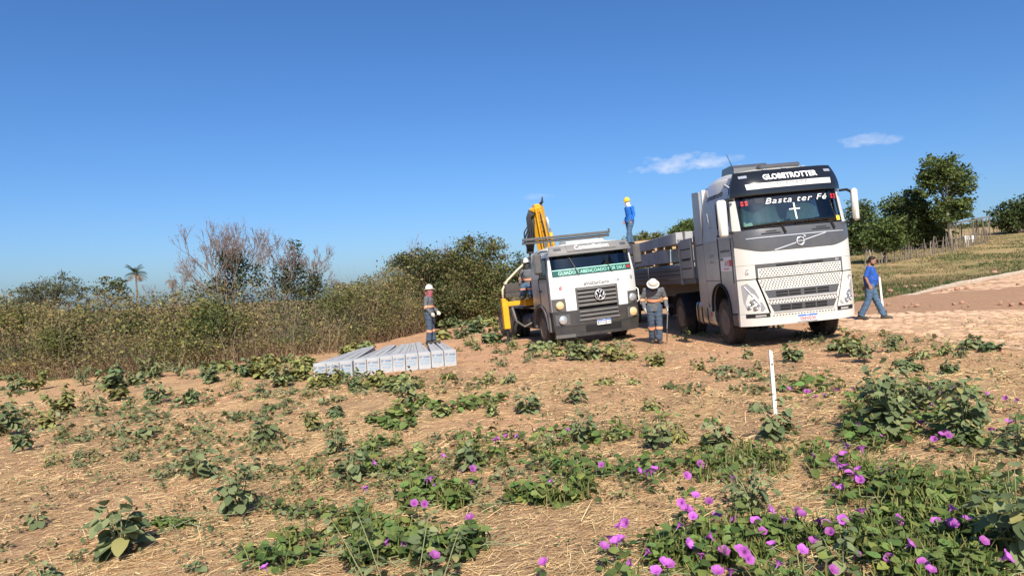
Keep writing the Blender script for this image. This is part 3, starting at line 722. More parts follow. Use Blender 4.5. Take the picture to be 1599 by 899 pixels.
# cab sides
arch_c, arch_r = 1.36, .62
def side_poly():
    P = [(vf(1.25, 1.2) + .0, 2.30), (vf(1.25, 1.2), .72), (arch_c - arch_r, .72)]
    for k in range(13):
        a = math.pi * k / 12; P.append((arch_c - arch_r * math.cos(a), .72 + (.62) * math.sin(a) ** .8))
    P += [(CABL, .95), (CABL, 2.30)]
    return P
for s_ in (-1, 1):
    x = 1.25 * s_
    b = MB(); b.prism(side_poly(), 0, x, x - s_ * .05); sd = b.build('cab_side', M_silver, volvo)
    # upper side with window opening
    b = MB(); ys = [None, .50, 1.22, CABL]; zs = [2.304, 2.42, 3.10, 3.58]
    for zi in range(3):
        for yi in range(3):
            if zi == 1 and yi == 1: continue
            G = []; n_, m_ = 4, 5
            for q in range(m_ + 1):
                z = zs[zi] + (zs[zi + 1] - zs[zi]) * q / m_; y0 = vf(vw(z), z) if yi == 0 else ys[yi]; y1 = ys[yi + 1]
                G.append([(s_ * vw(z), y0 + (y1 - y0) * k / n_, z) for k in range(n_ + 1)])
            b.rings(G, cap=False, closed=False)
    up = b.build('cab_side_upper', M_silver, volvo, auto=AUTO)
    b = MB(); b.add([(s_ * (vw(z) - .012), y, z) for y, z in ((.50, 2.42), (1.22, 2.42), (1.22, 3.10), (.50, 3.10))], [(0, 1, 2, 3)]); b.build('side_window', M_glass_d, volvo)
    b = MB()
    for (y0, y1, z0, z1) in ((.46, 1.26, 3.10, 3.14), (.46, 1.26, 2.38, 2.42), (.46, .50, 2.42, 3.10), (1.22, 1.26, 2.42, 3.10)):
        xa = s_ * (vw((z0 + z1) / 2) + .006); b.box(xa - .008, xa + .008, y0, y1, z0, z1)
    b.build('window_seal', M_dark, volvo)
    b = MB(); b.box(x + s_ * .002, x + s_ * .014, 1.235, 1.25, 1.35, 2.36); b.box(x + s_ * .002, x + s_ * .012, .42, .43, 1.35, 2.3); b.box(x + s_ * .002, x + s_ * .012, 1.25, CABL, 1.42, 1.43); b.split('panel_gap', M_dark, volvo)
    b = MB(); b.box(x + s_ * .002, x + s_ * .035, .98, 1.18, 1.86, 1.90, .01); b.build('door_handle', M_dgrey, volvo)
    # lower corner: step panel and arch lip
    b = MB(); b.box(x - s_ * .12, x + s_ * .0, .34, .72, .45, .70, .02); b.build('corner_step', M_dgrey, volvo)
    P = []
    for k in range(13): a = math.pi * k / 12; P.append((x + s_ * .012, arch_c - (arch_r) * math.cos(a), .72 + .62 * math.sin(a) ** .8))
    b = MB(); b.tube(P, .028, 6); b.build('wheel_arch', M_dark, volvo)
    b = MB(); b.rings([[(x - s_ * d, arch_c - (arch_r + .01) * math.cos(math.pi * k / 12), .74 + .62 * math.sin(math.pi * k / 12) ** .8) for k in range(13)] for d in (.01, .62)], cap=False, closed=False); b.build('wheel_well', M_dark, volvo)
    # fairing behind the cab
    b = MB(); b.prism([(CABL + .02, .80), (CABL + .02, 3.52), (CABL + .55, 3.56), (CABL + .62, 2.2), (CABL + .62, .80)], 0, x, x - s_ * .05); b.build('side_fairing', M_white if s_ > 0 else M_silver, volvo)
    b = MB(); b.box(x + s_ * .002, x + s_ * .010, CABL + .03, CABL + .6, 2.28, 2.30); b.split('panel_gap', M_dark, volvo)
    # mirror
    mx = -1.50 if s_ < 0 else 1.37
    b = MB(); b.box(mx - (.10 if s_ < 0 else .065), mx + (.10 if s_ < 0 else .065), .0, .12, 2.32 if s_ < 0 else 2.42, 3.08, .04); mi = b.build('mirror', M_white, volvo, auto=AUTO)
    MB().box(mx - .05, mx + .05, .121, .126, 2.46, 3.04).build('mirror_glass', M_vblack, mi)
    b = MB(); b.tube([(mx, .12, 3.0), (s_ * 1.3, .22, 3.08), (s_ * 1.17, .3, 3.08)], .03, 6); b.tube([(mx, .12, 2.45), (s_ * 1.3, .22, 2.40), (s_ * 1.2, .3, 2.42)], .025, 6); b.split('mirror_arm', M_dark, mi)
    # headlamp
    hp = [(-1.20, 1.30), (-1.10, 1.335), (-.98, 1.20), (-.80, .80), (-.86, .745), (-1.13, .79), (-1.18, .95)] if s_ < 0 else [(1.20, 1.30), (1.10, 1.335), (.98, 1.20), (.80, .80), (.86, .745), (1.13, .79), (1.18, .95)]
    b = MB(); b.add([(x_, vf(x_, z_) - .030, z_) for x_, z_ in hp] + [(x_, vf(x_, z_) + .02, z_) for x_, z_ in hp], [tuple(range(7)), tuple(range(13, 6, -1))] + [(i, (i + 1) % 7, 7 + (i + 1) % 7, 7 + i) for i in range(7)]); hl = b.build('headlight', M_lampbody, volvo)
    b = MB()
    for (qx, qz, qr) in ((1.02, .97, .065), (.97, .84, .06), (1.08, .86, .05)):
        b.lathe([(qr, 0), (qr, -.012), (qr * .7, -.02), (qr * .3, -.012)], (s_ * qx, vf(qx, qz) - .028, qz), 1, 14)
    b.build('lamp_unit', M_alu, hl, auto=AUTO)
    b = MB(); b.tube([(s_ * (1.15 - .25 * t), vf(1.15 - .25 * t, 1.27 - .38 * t) - .034, 1.27 - .40 * t) for t in (0, .25, .5, .75, 1)], .009, 6); b.build('running_light', M_txt_white, hl)
    b = MB(); patch(b, vf, min(s_ * .72, s_ * 1.16), max(s_ * .72, s_ * 1.16), .62, .70, .036, 8, 1, .02); bv = b.build('bumper_vent', M_dark, volvo)
    b = MB(); patch(b, vf, min(s_ * .80, s_ * 1.0), max(s_ * .80, s_ * 1.0), .635, .675, .042, 4, 1, .01); b.build('fog_lamp', M_lens, bv)
# shut-line between bonnet and bumper
b = MB(); patch(b, vf, -1.25, 1.25, 1.404, 1.418, .005, 26, 1, .02); b.build('shut_line', M_dark, volvo)
# cab floor, back wall and interior
b = MB(); b.box(-1.19, 1.19, .35, CABL - .07, 1.40, 1.44); b.box(-1.19, 1.19, CABL - .06, CABL, 1.05, 3.55); b.build('cab_shell', M_trim, volvo)
b = MB(); b.prism([(.22, 2.05), (.22, 2.40), (.45, 2.44), (.75, 2.25), (.75, 2.05)], 0, -1.12, 1.12); b.build('dashboard', M_seat, volvo)
for x_ in (-.62, .62):
    b = MB(); b.box(x_ - .27, x_ + .27, 0.55, .95, 1.75, 1.95, .06); b.box(x_ - .26, x_ + .26, .72, .86, 1.9, 2.62, .06); b.box(x_ - .15, x_ + .15, .73, .84, 2.64, 2.84, .05); b.build('cab_seat', M_curtain, volvo)
b = MB(); b.rings([[(-1.06 + 2.12 * i / 40, .58 + .035 * math.sin(i * 1.7) - .05 * math.sin(i * .4), z + ((.07 * math.sin(i * .45 + 1) - (.22 if 17 < i < 22 else 0)) if z > 2.6 else 0)) for i in range(41)] for z in (2.2, 2.4, 2.86)], cap=False, closed=False); b.build('windscreen_curtain', M_curtain, volvo, smooth=True)  # pale curtain right behind the windscreen, set forward to catch sunlight
b = MB(); b.tube([(.62 + .21 * math.cos(a), .80 + .10 * math.sin(a), 2.30 + .17 * math.sin(a)) for a in [2 * math.pi * k / 20 for k in range(21)]], .018, 6); b.build('steering_wheel', M_dark, volvo)
b = MB(); b.tube([(.02, .40, 2.44), (.02, .40, 2.52)], .02, 6); b.box(-.04, .08, .36, .42, 2.50, 2.60, .01); b.build('dash_holder', M_dark, volvo)
# lettering on the side
def vside(yc, zc): return lambda u, v: (-vw(zc + v) - .004, yc - u, zc + v)
text_mesh('side_lettering', '#VaiDarCerto', .20, M_txt_dark, volvo, vside(1.36, 3.30), bold=.003, sx=.92)
text_mesh('side_lettering', 'SERVIÇOS DO GRUPO', .062, M_txt_dark, volvo, vside(.83, 2.05), bold=.001)
text_mesh('side_lettering', 'AVSG', .17, M_red, volvo, vside(.72, 1.78), shear=.2, bold=.004)
text_mesh('side_lettering', 'GRUPO', .10, M_txt_grey, volvo, vside(1.75, 1.98))
text_mesh('side_lettering', 'MUNCK', .075, M_txt_grey, volvo, vside(1.75, 1.84))
text_mesh('side_lettering', 'JORGE', .07, M_txt_grey, volvo, vside(1.72, 2.62))
b = MB(); b.tube([(-1.256, 1.85, 2.75), (-1.254, 1.80, 2.95), (-1.254, 1.75, 2.75), (-1.254, 1.80, 2.68)], .012, 5); b.build('side_emblem', M_txt_grey, volvo)
b = MB(); b.box(-1.258, -1.252, .46, .60, 1.72, 1.86); b.box(-1.258, -1.252, .62, .98, 1.66, 1.675); b.build('side_emblem', M_red, volvo)
b = MB(); b.box(-1.254, -1.2515, .45, 1.17, 1.62, 1.92); b.build('side_decal', M_plate, volvo)
b = MB(); b.tube([(-vw(3.4) - .01, 2.0, 3.38), (-vw(3.5) - .005, 1.6, 3.50), (-vw(3.5) - .005, .9, 3.50), (-vw(3.4) - .005, .45, 3.36)], .014, 5); b.build('roof_crease', M_white, volvo, smooth=True)
# chassis, tanks, wheels
b = MB()
for s_ in (-1, 1): b.box(s_ * .38, s_ * .46, .5, 6.3, .62, .90)
for y_ in (1.3, 2.6, 3.9, 5.2, 6.2): b.box(-.38, .38, y_, y_ + .1, .66, .86)
b.box(-.5, .5, .5, 1.5, .7, 1.0); b.build('chassis', M_steel, volvo)
b = MB(); b.box(-.62, .62, .45, 2.0, .60, 1.30, .03); b.build('arch_filler', M_steel, volvo)  # added dark box, hides the far side seen through the wheel arches
for s_ in (-1, 1):
    tk = MB(); R = []
    for y_ in (2.08, 2.12, 3.46, 3.50):
        k_ = .9 if y_ in (2.08, 3.50) else 1.0
        R.append([(s_ * .92 + .30 * k_ * (abs(math.cos(a)) ** .5) * math.copysign(1, math.cos(a)), y_, .65 + .30 * k_ * (abs(math.sin(a)) ** .5) * math.copysign(1, math.sin(a))) for a in [2 * math.pi * (i + .5) / 24 for i in range(24)]])
    tk.rings(R); to = tk.build('fuel_tank', M_alu, volvo, auto=AUTO)
    st = MB()
    for y_ in (2.5, 2.95, 3.3):
        st.rings([[(s_ * .92 + .31 * (abs(math.cos(a)) ** .5) * math.copysign(1, math.cos(a)), y_ + d, .65 + .31 * (abs(math.sin(a)) ** .5) * math.copysign(1, math.sin(a))) for a in [2 * math.pi * (i + .5) / 24 for i in range(24)]] for d in (0, .05)])
    st.split('tank_strap', M_dark, to)
    b = MB(); b.box(s_ * 1.226, s_ * 1.230, 2.2, 2.27, .6, .7); b.build('reflector', M_red, to)
    make_wheel(volvo, s_ * 1.05, arch_c, .50, .31, s_, M_rim)
    make_wheel(volvo, s_ * 1.08, 4.95, .50, .28, s_, M_rim); make_wheel(volvo, s_ * .76, 4.95, .50, .26, s_, M_rim)
    fd = MB(); fd.rings([[(s_ * .58 + s_ * t, 4.95 - .60 * math.cos(math.pi * k / 10), .52 + .60 * math.sin(math.pi * k / 10)) for k in range(11)] for t in (0, .68)], cap=False, closed=False); fd.build('rear_mudguard', M_dark, volvo)
b = MB(); b.tube([(-1.05, arch_c, .5), (1.05, arch_c, .5)], .07, 8); b.tube([(-1.05, 4.95, .5), (1.05, 4.95, .5)], .1, 8); b.split('axle', M_steel, volvo)

# ================================================================ flatbed semi-trailer
TY = 3.15
trailer = truck_frame('semi_trailer', VX, VY_, VYAW, VROLL)
tag(trailer, 'grey flatbed semi-trailer behind the big white tractor truck', 'trailer')
M_tgrey = mat('trailer_grey', (0.20, 0.21, 0.225), rough=0.5, noise=0.4, nscale=3, col2=(0.30, 0.25, 0.2))
M_tdark = mat('trailer_dark', (0.095, 0.098, 0.108), rough=0.6, noise=0.4, nscale=4, col2=(0.13, 0.10, 0.08))
TL = 13.0
b = MB(); b.box(-1.26, 1.26, TY, TY + TL, 1.42, 1.56, .01); b.build('deck', M_tdark, trailer)
b = MB()
for s_ in (-1, 1): b.box(s_ * .42, s_ * .52, TY + .3, TY + TL, .98, 1.42)
b.split('main_beam', M_tdark, trailer)
for s_ in (-1, 1):
    x = s_ * 1.28
    fb = MB(); fb.box(x - .03, x + .03, TY, TY + .95, 1.56, 2.58, .01); fo = fb.build('front_side_board', M_tgrey, trailer)
    for z_ in (1.80, 2.05, 2.30): MB().box(x + s_ * .03, x + s_ * .038, TY + .06, TY + .90, z_, z_ + .03).build('board_groove', M_dark, fo)
    MB().box(x + s_ * .03, x + s_ * .05, TY + .15, TY + .80, 2.02, 2.06).build('latch_bar', M_dark, fo)
    for k in range(3):
        y0 = TY + 1.1 + k * 3.75; sb = MB(); sb.box(x - .02, x + .02, y0, y0 + 3.6, 1.56, 1.90, .008); so = sb.build('side_board', M_tdark, trailer)
        for z_ in (1.66, 1.78): MB().box(x + s_ * .02, x + s_ * .026, y0 + .05, y0 + 3.55, z_, z_ + .02).build('board_groove', M_dark, so)
    for k in range(4):
        y0 = TY + .97 + k * 3.75; MB().box(x - .05, x + .05, y0, y0 + .10, 1.40, 2.62 if k == 0 else 1.95, .01).build('stake_post', M_tgrey, trailer)
    for y_ in (TY + 8.6, TY + 9.85, TY + 11.1): make_wheel(trailer, s_ * 1.06, y_, .50, .30, s_)
b = MB(); b.box(-1.22, 1.22, TY, TY + .06, 1.56, 2.62, .01); b.build('headboard', M_tgrey, trailer)
b = MB(); b.box(-.5, -.36, TY + 2.2, TY + 2.34, .5, 1.0); b.box(.36, .5, TY + 2.2, TY + 2.34, .5, 1.0); b.box(-.62, -.3, TY + 2.1, TY + 2.44, .46, .5); b.box(.3, .62, TY + 2.1, TY + 2.44, .46, .5); b.build('landing_legs', M_tdark, trailer)
b = MB(); 
for y_ in (TY + 8.6, TY + 9.85, TY + 11.1): b.tube([(-1.06, y_, .5), (1.06, y_, .5)], .08, 8)
b.split('axle', M_steel, trailer)
# ================================================================ smaller white crane truck
CX, CY_, CYAW, CROLL = 2.37, 19.6, 14.0, 3.5
vwt = truck_frame('crane_truck', CX, CY_, CYAW, CROLL, -.03)
tag(vwt, 'white crane truck with grey bumper, grey visor and green lettered sticker across its windscreen', 'truck')
def cf(x, z):
    y = 0.24 * (abs(x) / 1.25) ** 4 - 0.04
    if z > 1.9: y += 0.22 * (min(z, 2.5) - 1.9)
    if z > 2.5: y += 0.5 * (z - 2.5)
    if z < .6: y += .12 * (.6 - z)
    return y
def cw(z): return 1.25 if z < 1.9 else 1.25 - .055 * (z - 1.9) / .6 if z < 2.5 else 1.195 - .12 * (z - 2.5) / .3
CL = 1.95
M_white2 = mat('crane_truck_white', (0.68, 0.68, 0.665), rough=0.3, coat=0.4, noise=0.12, nscale=2.2, col2=(0.5, 0.42, 0.33))
M_bump = mat('bumper_grey', (0.034, 0.035, 0.038), rough=0.6, noise=0.5, nscale=4, col2=(0.09, 0.075, 0.06), bump=.08, bscale=90)
b = MB(); patch(b, cf, -1.25, 1.25, .58, .985, .04, 28, 5, .10); patch(b, cf, lambda z: -1.18 - .2 * (z - .25), lambda z: 1.18 + .2 * (z - .25), .27, .575, .03, 28, 4, .12); bp_ = b.build('bumper', M_bump, vwt, auto=AUTO)
b = MB(); patch(b, cf, -.42, .62, .36, .545, .036, 10, 1, .01); b.build('lower_opening', M_dark, bp_)
make_plate(bp_, .10, .59, cf(.1, .6) - .052, .40, 'RYV2E10', M_txt_dark)
b = MB(); patch(b, cf, -1.22, -.72, .27, .36, .05, 6, 1, .05); b.build('bumper_step', M_lplastic, bp_)
# white front with grille cut-out
b = MB(); patch(b, cf, -1.25, -.61, .99, 1.925, .02, 12, 5, .05); patch(b, cf, .61, 1.25, .99, 1.925, .02, 12, 5, .05); patch(b, cf, -.609, .609, 1.585, 1.925, .02, 10, 3, .05)
fr = b.split('front_panel', M_white2, vwt, auto=AUTO)
b = MB(); patch(b, cf, -.60, .60, .66, 1.58, -.03, 8, 3, .02); b.build('grille_back', M_dark, vwt)
gr = MB(); patch(gr, cf, -.608, -.56, .99, 1.58, .026, 2, 3, .06); patch(gr, cf, .56, .608, .99, 1.58, .026, 2, 3, .06); gro = gr.split('grille', M_plastic, vwt, auto=AUTO)
for i, z_ in enumerate((1.545, 1.435, 1.325, 1.215, 1.105)):
    sl = MB(); 
    for q in range(10):
        pass
    patch(sl, lambda x, z: cf(x, z_) - .05 * (1 if z < z_ else .3), -.558, .558, z_ - .036, z_ + .030, .0, 12, 2, .045); sl.build('slat', M_lplastic, gro, auto=rad(20))
for i, z_ in enumerate((.945, .835, .72)):
    sl = MB(); hw = .56 if i < 2 else .58
    patch(sl, lambda x, z: cf(x, z_) - .055 * (1 if z < z_ else .3), -hw, hw, z_ - .04, z_ + .022, .012, 12, 2, .05); sl.build('slat', M_lplastic, gro, auto=rad(20))
for z_ in (.89, .775): MB_ = MB(); patch(MB_, cf, -.54, .54, z_ - .022, z_ + .018, .044, 10, 1, .01); MB_.build('slot', M_dark, bp_)
# emblem: ring with V over W
ex, ez = .06, 1.335; ye = cf(ex, ez) - .075
b = MB(); b.lathe([(.165, .05), (.165, .0), (.15, -.012), (.02, -.012)], (ex, ye + .01, ez), 1, 32); eo = b.build('emblem', M_vblack, gro, auto=AUTO)
b = MB(); b.tube([(ex + .142 * math.cos(a), ye - .006, ez + .142 * math.sin(a)) for a in [2 * math.pi * k / 32 for k in range(33)]], .013, 8)
def stroke(bb, pts, r=.013): bb.tube([(ex + x_, ye - .008, ez + z_) for x_, z_ in pts], r, 6)
stroke(b, [(-.055, .125), (0, .015)]); stroke(b, [(.055, .125), (0, .015)]); stroke(b, [(-.115, .075), (-.055, -.115)]); stroke(b, [(-.055, -.115), (0, .0)]); stroke(b, [(0, .0), (.055, -.115)]); stroke(b, [(.055, -.115), (.115, .075)])
b.build('emblem_letters', M_chrome, eo, smooth=True)
text_mesh('front_lettering', '#VaiDarCerto', .125, M_txt_dark, fr, lambda u, v: (.02 + u, cf(.02 + u, 1.66) - .024, 1.665 + v), bold=.0015)
text_mesh('front_lettering', '11.180', .055, M_txt_dark, fr, lambda u, v: (.62 + u, cf(.62 + u, 1.68) - .024, 1.68 + v), bold=.0015)
for x_, z_ in ((-.98, 1.62), (1.08, 1.72)):
    b = MB(); b.tube([(x_ + .045 * math.cos(a), cf(x_, z_) - .026, z_ + .045 * math.sin(a)) for a in [2 * math.pi * k / 14 for k in range(15)]], .007, 5); b.box(x_ - .03, x_ + .03, cf(x_, z_) - .03, cf(x_, z_) - .022, z_ - .012, z_ + .012); b.build('round_sticker', M_txt_grey if x_ > 0 else M_red, fr)
for s_ in (-1, 1):
    # headlamp in its dark housing
    xa, xb = sorted((s_ * .90, s_ * 1.245)); b = MB(); patch(b, cf, (lambda z: xa + .04 * (z - 1)) if s_ > 0 else xa, xb if s_ > 0 else (lambda z: xb - .10 * max(0, z - 1.2)), .995, 1.335, .034, 8, 3, .05); hh = b.build('headlight', M_plastic, vwt, auto=AUTO)
    xc_ = s_ * 1.05; b = MB(); b.lathe([(.115, .03), (.115, -.02), (.09, -.05), (.05, -.062), (.01, -.066)], (xc_, cf(xc_, 1.15) - .03, 1.15), 1, 22); b.build('lamp_lens', M_amber if s_ < 0 else M_lens, hh, auto=rad(50))
    b = MB(); patch(b, cf, min(s_ * .84, s_ * 1.2), max(s_ * .84, s_ * 1.2), .62, .90, .052, 5, 2, .03); fh = b.build('fog_lamp', M_plastic, bp_, auto=AUTO)
    b = MB(); b.lathe([(.115, .02), (.115, -.02), (.08, -.045), (.01, -.055)], (s_ * 1.02, cf(1.02, .76) - .06, .76), 1, 20); b.build('lamp_lens', M_lens if s_ < 0 else M_amber, fh, auto=rad(50))
# windscreen with its sticker band
b = MB(); patch(b, cf, -1.15, 1.15, 1.93, 2.52, .004, 16, 4, .006); cws = b.build('windscreen', M_glass_d, vwt, smooth=True)
b = MB(); 
for s_ in (-1, 1):
    lo, hi = (lambda z: -cw(z), lambda z: -1.152) if s_ < 0 else (lambda z: 1.152, lambda z: cw(z)); patch(b, cf, lo, hi, 1.93, 2.55, .012, 3, 5, .06)
b.split('pillar', M_white2, vwt, auto=AUTO)
M_green = mat('green_sticker', (0.012, 0.085, 0.07), rough=0.4); M_mint = mat('mint_print', (0.42, 0.80, 0.66), rough=0.5)
b = MB(); patch(b, cf, -1.14, 1.14, 1.935, 2.095, .008, 14, 1, .002); stk = b.build('sticker_band', M_green, cws)
b = MB(); patch(b, cf, -1.14, 1.14, 2.098, 2.118, .009, 14, 1, .002); b.build('sticker_edge', M_mint, stk)
text_mesh('sticker_lettering', 'GUIADO E ABENÇOADO POR DEUS', .128, M_mint, stk, lambda u, v: (-.02 + u, cf(-.02 + u, 2.015 + v) - .0125, 2.012 + v), bold=.0, sx=.95)
b = MB(); patch(b, cf, 1.0, 1.10, 1.98, 2.06, .0125, 1, 1, .002); b.build('red_sticker', M_red, stk)
b = MB(); patch(b, cf, .99, 1.10, 2.42, 2.47, .012, 1, 1, .002); b.build('yellow_sticker', M_yel_st, cws)
for xs_ in (-.45, .5):
    wp = MB(); wp.tube([(xs_, cf(xs_, 1.92) - .05, 1.92), (xs_ - .1, cf(xs_, 2.2) - .02, 2.20), (xs_ - .2, cf(xs_, 2.4) - .018, 2.42)], .010, 5); wp.build('wiper', M_lplastic if xs_ < 0 else M_dark, vwt)
# grey visor with raised name board
M_visor = mat('visor_grey', (0.19, 0.185, 0.18), rough=0.55, noise=0.3, nscale=5, col2=(0.22, 0.19, 0.16))
def cv(x, z): return cf(x, z) - .14 - .04 * (1 - ((z - 2.62) / .13) ** 2)
b = MB(); patch(b, cv, lambda z: -cw(z) - .03, lambda z: cw(z) + .03, 2.50, 2.76, 0, 26, 5, .06); cvo = b.build('sun_visor', M_visor, vwt, auto=AUTO)
b = MB(); patch(b, cv, lambda z: -.72 + .1 * (2.75 - z), lambda z: .72 - .1 * (2.75 - z), 2.585, 2.765, .022, 14, 3, .03); nb = b.build('name_board', M_visor, cvo, auto=AUTO)
text_mesh('name_lettering', 'Constellation', .165, M_txt_white, nb, lambda u, v: (u, cv(u, 2.672 + v) - .028, 2.672 + v), bold=.001, sx=1.12)
for s_ in (-1, 1):
    b = MB(); patch(b, cv, min(s_ * .86, s_ * 1.05), max(s_ * .86, s_ * 1.05), 2.63, 2.70, .006, 3, 1, .012); b.build('marker_lamp', M_dgrey, cvo)
# roof and roof bar
def cr(y):
    t = (y - .1) / (CL - .1); w = 1.10 + .08 * min(1, t * 3); h = 2.74 + .10 * math.sin(math.pi * min(1, t * .8 + .15)) ** .8
    return [(w * math.sin(a), y, 2.52 + (h - 2.52) * max(0, math.cos(a)) ** .35) for a in [math.pi * (k / 20 - .5) for k in range(21)]]
b = MB(); b.rings([cr(.26 + (CL - .26) * i / 9) for i in range(10)], cap=False, closed=False); b.add(cr(CL), [tuple(range(21))]); b.add(cr(.26), [tuple(range(21))]); b.build('roof', M_white2, vwt, auto=AUTO)
bar = MB(); 
for z_, d_ in ((3.06, 0), (2.97, .06)): bar.box(-1.62, 1.0, 1.0 + d_, 1.10 + d_, z_ - .035, z_ + .04, .012)
for x_ in (-.98, .72): bar.box(x_ - .05, x_ + .05, .98, 1.08, 2.80, 2.95)
bar.box(.96, 1.0, 1.0, 1.04, 3.05, 3.16); bar.build('roof_bar', M_plastic, vwt)
b = MB(); b.prism([(.35, 2.78), (.5, 2.88), (1.0, 2.92), (1.2, 2.80)], 0, -.55, .55); b.build('roof_pod', M_white, vwt)
# sides
for s_ in (-1, 1):
    x = 1.25 * s_; ac, ar = 1.32, .60
    P = [(cf(1.25, 1.2), 1.90), (cf(1.25, 1.2), .98), (ac - ar, .98)] + [(ac - ar * math.cos(math.pi * k / 10), .98 + .22 * math.sin(math.pi * k / 10)) for k in range(11)] + [(CL, .98), (CL, 1.90)]
    b = MB(); b.prism(P, 0, x, x - s_ * .05); b.build('cab_side', M_silver, vwt)
    b = MB(); ys = [None, .42, 1.12, CL]; zs = [1.904, 1.94, 2.44, 2.62]
    for zi in range(3):
        for yi in range(3):
            if zi == 1 and yi == 1: continue
            G = []
            for q in range(4):
                z = zs[zi] + (zs[zi + 1] - zs[zi]) * q / 3; y0 = cf(cw(z), z) if yi == 0 else ys[yi]; G.append([(s_ * cw(z), y0 + (ys[yi + 1] - y0) * k / 3, z) for k in range(4)])
            b.rings(G, cap=False, closed=False)
    b.build('cab_side_upper', M_silver, vwt, auto=AUTO)
    b = MB(); b.add([(s_ * (cw(z) - .012), y, z) for y, z in ((.42, 1.94), (1.12, 1.94), (1.12, 2.44), (.42, 2.44))], [(0, 1, 2, 3)]); b.build('side_window', M_glass_d, vwt)
    b = MB(); 
    for (y0, y1, z0, z1) in ((.36, 1.18, 2.44, 2.48), (.36, 1.18, 1.90, 1.94), (.36, .42, 1.94, 2.44), (1.12, 1.18, 1.94, 2.44)):
        xa = s_ * (cw((z0 + z1) / 2) + .006); b.box(xa - .008, xa + .008, y0, y1, z0, z1)
    b.build('window_seal', M_dark, vwt)
    b = MB(); b.box(x + s_ * .002, x + s_ * .012, 1.16, 1.175, 1.2, 1.92); b.box(x + s_ * .002, x + s_ * .012, .34, .352, 1.0, 1.9); b.split('panel_gap', M_dark, vwt)
    MB().box(x + s_ * .002, x + s_ * .035, .95, 1.12, 1.55, 1.60, .01).build('door_handle', M_dark, vwt)
    # mudguard round the front wheel
    b = MB(); b.rings([[(x + s_ * d, ac - (ar + e_) * math.cos(math.pi * k / 12), .50 + (.62 + e_) * math.sin(math.pi * k / 12)) for k in range(13)] for d, e_ in ((-.5, 0), (.02, 0), (.03, .03), (.02, .07), (-.02, .08))], cap=False, closed=False); b.build('mudguard', M_plastic, vwt, auto=AUTO)
    b = MB(); b.box(x - s_ * .10, x + s_ * .01, .50, .72, .42, .98, .02); b.build('corner_step', M_lplastic, vwt)
    # mirror
    b = MB(); b.box(x + s_ * .10, x + s_ * .34, .28, .40, 2.05, 2.62, .05); mi = b.build('mirror', M_plastic, vwt)
    MB().box(x + s_ * .13, x + s_ * .31, .401, .406, 2.10, 2.57).build('mirror_glass', M_vblack, mi)
    b = MB(); b.tube([(x + s_ * .2, .34, 2.60), (x + s_ * .1, .32, 2.66), (x - s_ * .08, .30, 2.66)], .022, 6); b.tube([(x + s_ * .2, .34, 2.08), (x + s_ * .08, .34, 2.0), (x - s_ * .02, .34, 1.98)], .018, 6); b.split('mirror_arm', M_dark, mi)
    make_wheel(vwt, s_ * 1.06, ac, .50, .29, s_)
    for y_ in (5.3, 6.6):
        make_wheel(vwt, s_ * 1.08, y_, .50, .27, s_); make_wheel(vwt, s_ * .78, y_, .50, .27, s_)
b = MB(); b.tube([(1.28, cf(1.25, 1.2) + .05, 1.0), (1.33, cf(1.25, 1.2) + .02, 1.05), (1.33, cf(1.25, 1.2) + .02, 1.35), (1.28, cf(1.25, 1.2) + .05, 1.40)], .016, 6); b.build('grab_handle', M_txt_white, vwt)
b = MB(); b.box(-1.18, 1.18, .3, CL - .06, 1.22, 1.26); b.box(-1.18, 1.18, CL - .05, CL, 1.05, 2.6); b.box(-1.1, 1.1, .18, .5, 1.55, 1.88); b.build('cab_shell', M_seat, vwt)
for x_ in (-.6, .6):
    b = MB(); b.box(x_ - .26, x_ + .26, .95, 1.4, 1.35, 1.5, .05); b.box(x_ - .25, x_ + .25, 1.35, 1.5, 1.5, 2.22, .05); b.build('cab_seat', M_seat, vwt)
b = MB(); b.tube([(.6 + .21 * math.cos(a), .62 + .14 * math.sin(a), 1.92 + .13 * math.sin(a)) for a in [2 * math.pi * k / 18 for k in range(19)]], .016, 5); b.build('steering_wheel', M_dark, vwt)
# chassis and flat bed
b = MB(); 
for s_ in (-1, 1): b.box(s_ * .36, s_ * .45, .4, 7.3, .66, .92)
b.tube([(-1.05, ac, .5), (1.05, ac, .5)], .07, 8)
for y_ in (5.3, 6.6): b.tube([(-1.05, y_, .5), (1.05, y_, .5)], .1, 8)
b.box(-.45, .45, .4, 1.9, .6, .95); b.build('chassis', M_steel, vwt)
b = MB(); b.box(-1.12, 1.12, 3.75, 7.2, 1.02, 1.10, .01); b.build('bed', M_tdark, vwt)
b = MB(); b.box(-.9, 1.1, 3.72, 3.78, 1.102, 1.5, .01); b.build('bed_headboard', M_tgrey, vwt)
b = MB(); b.box(-1.15, -.6, 2.15, 2.6, .45, .95, .03); b.build('battery_box', M_steel, vwt)
b = MB(); b.tube([(-.9, 3.0, .62), (-.9, 3.9, .62)], [.24, .24], 16); b.build('air_tank', M_steel, vwt, auto=AUTO)
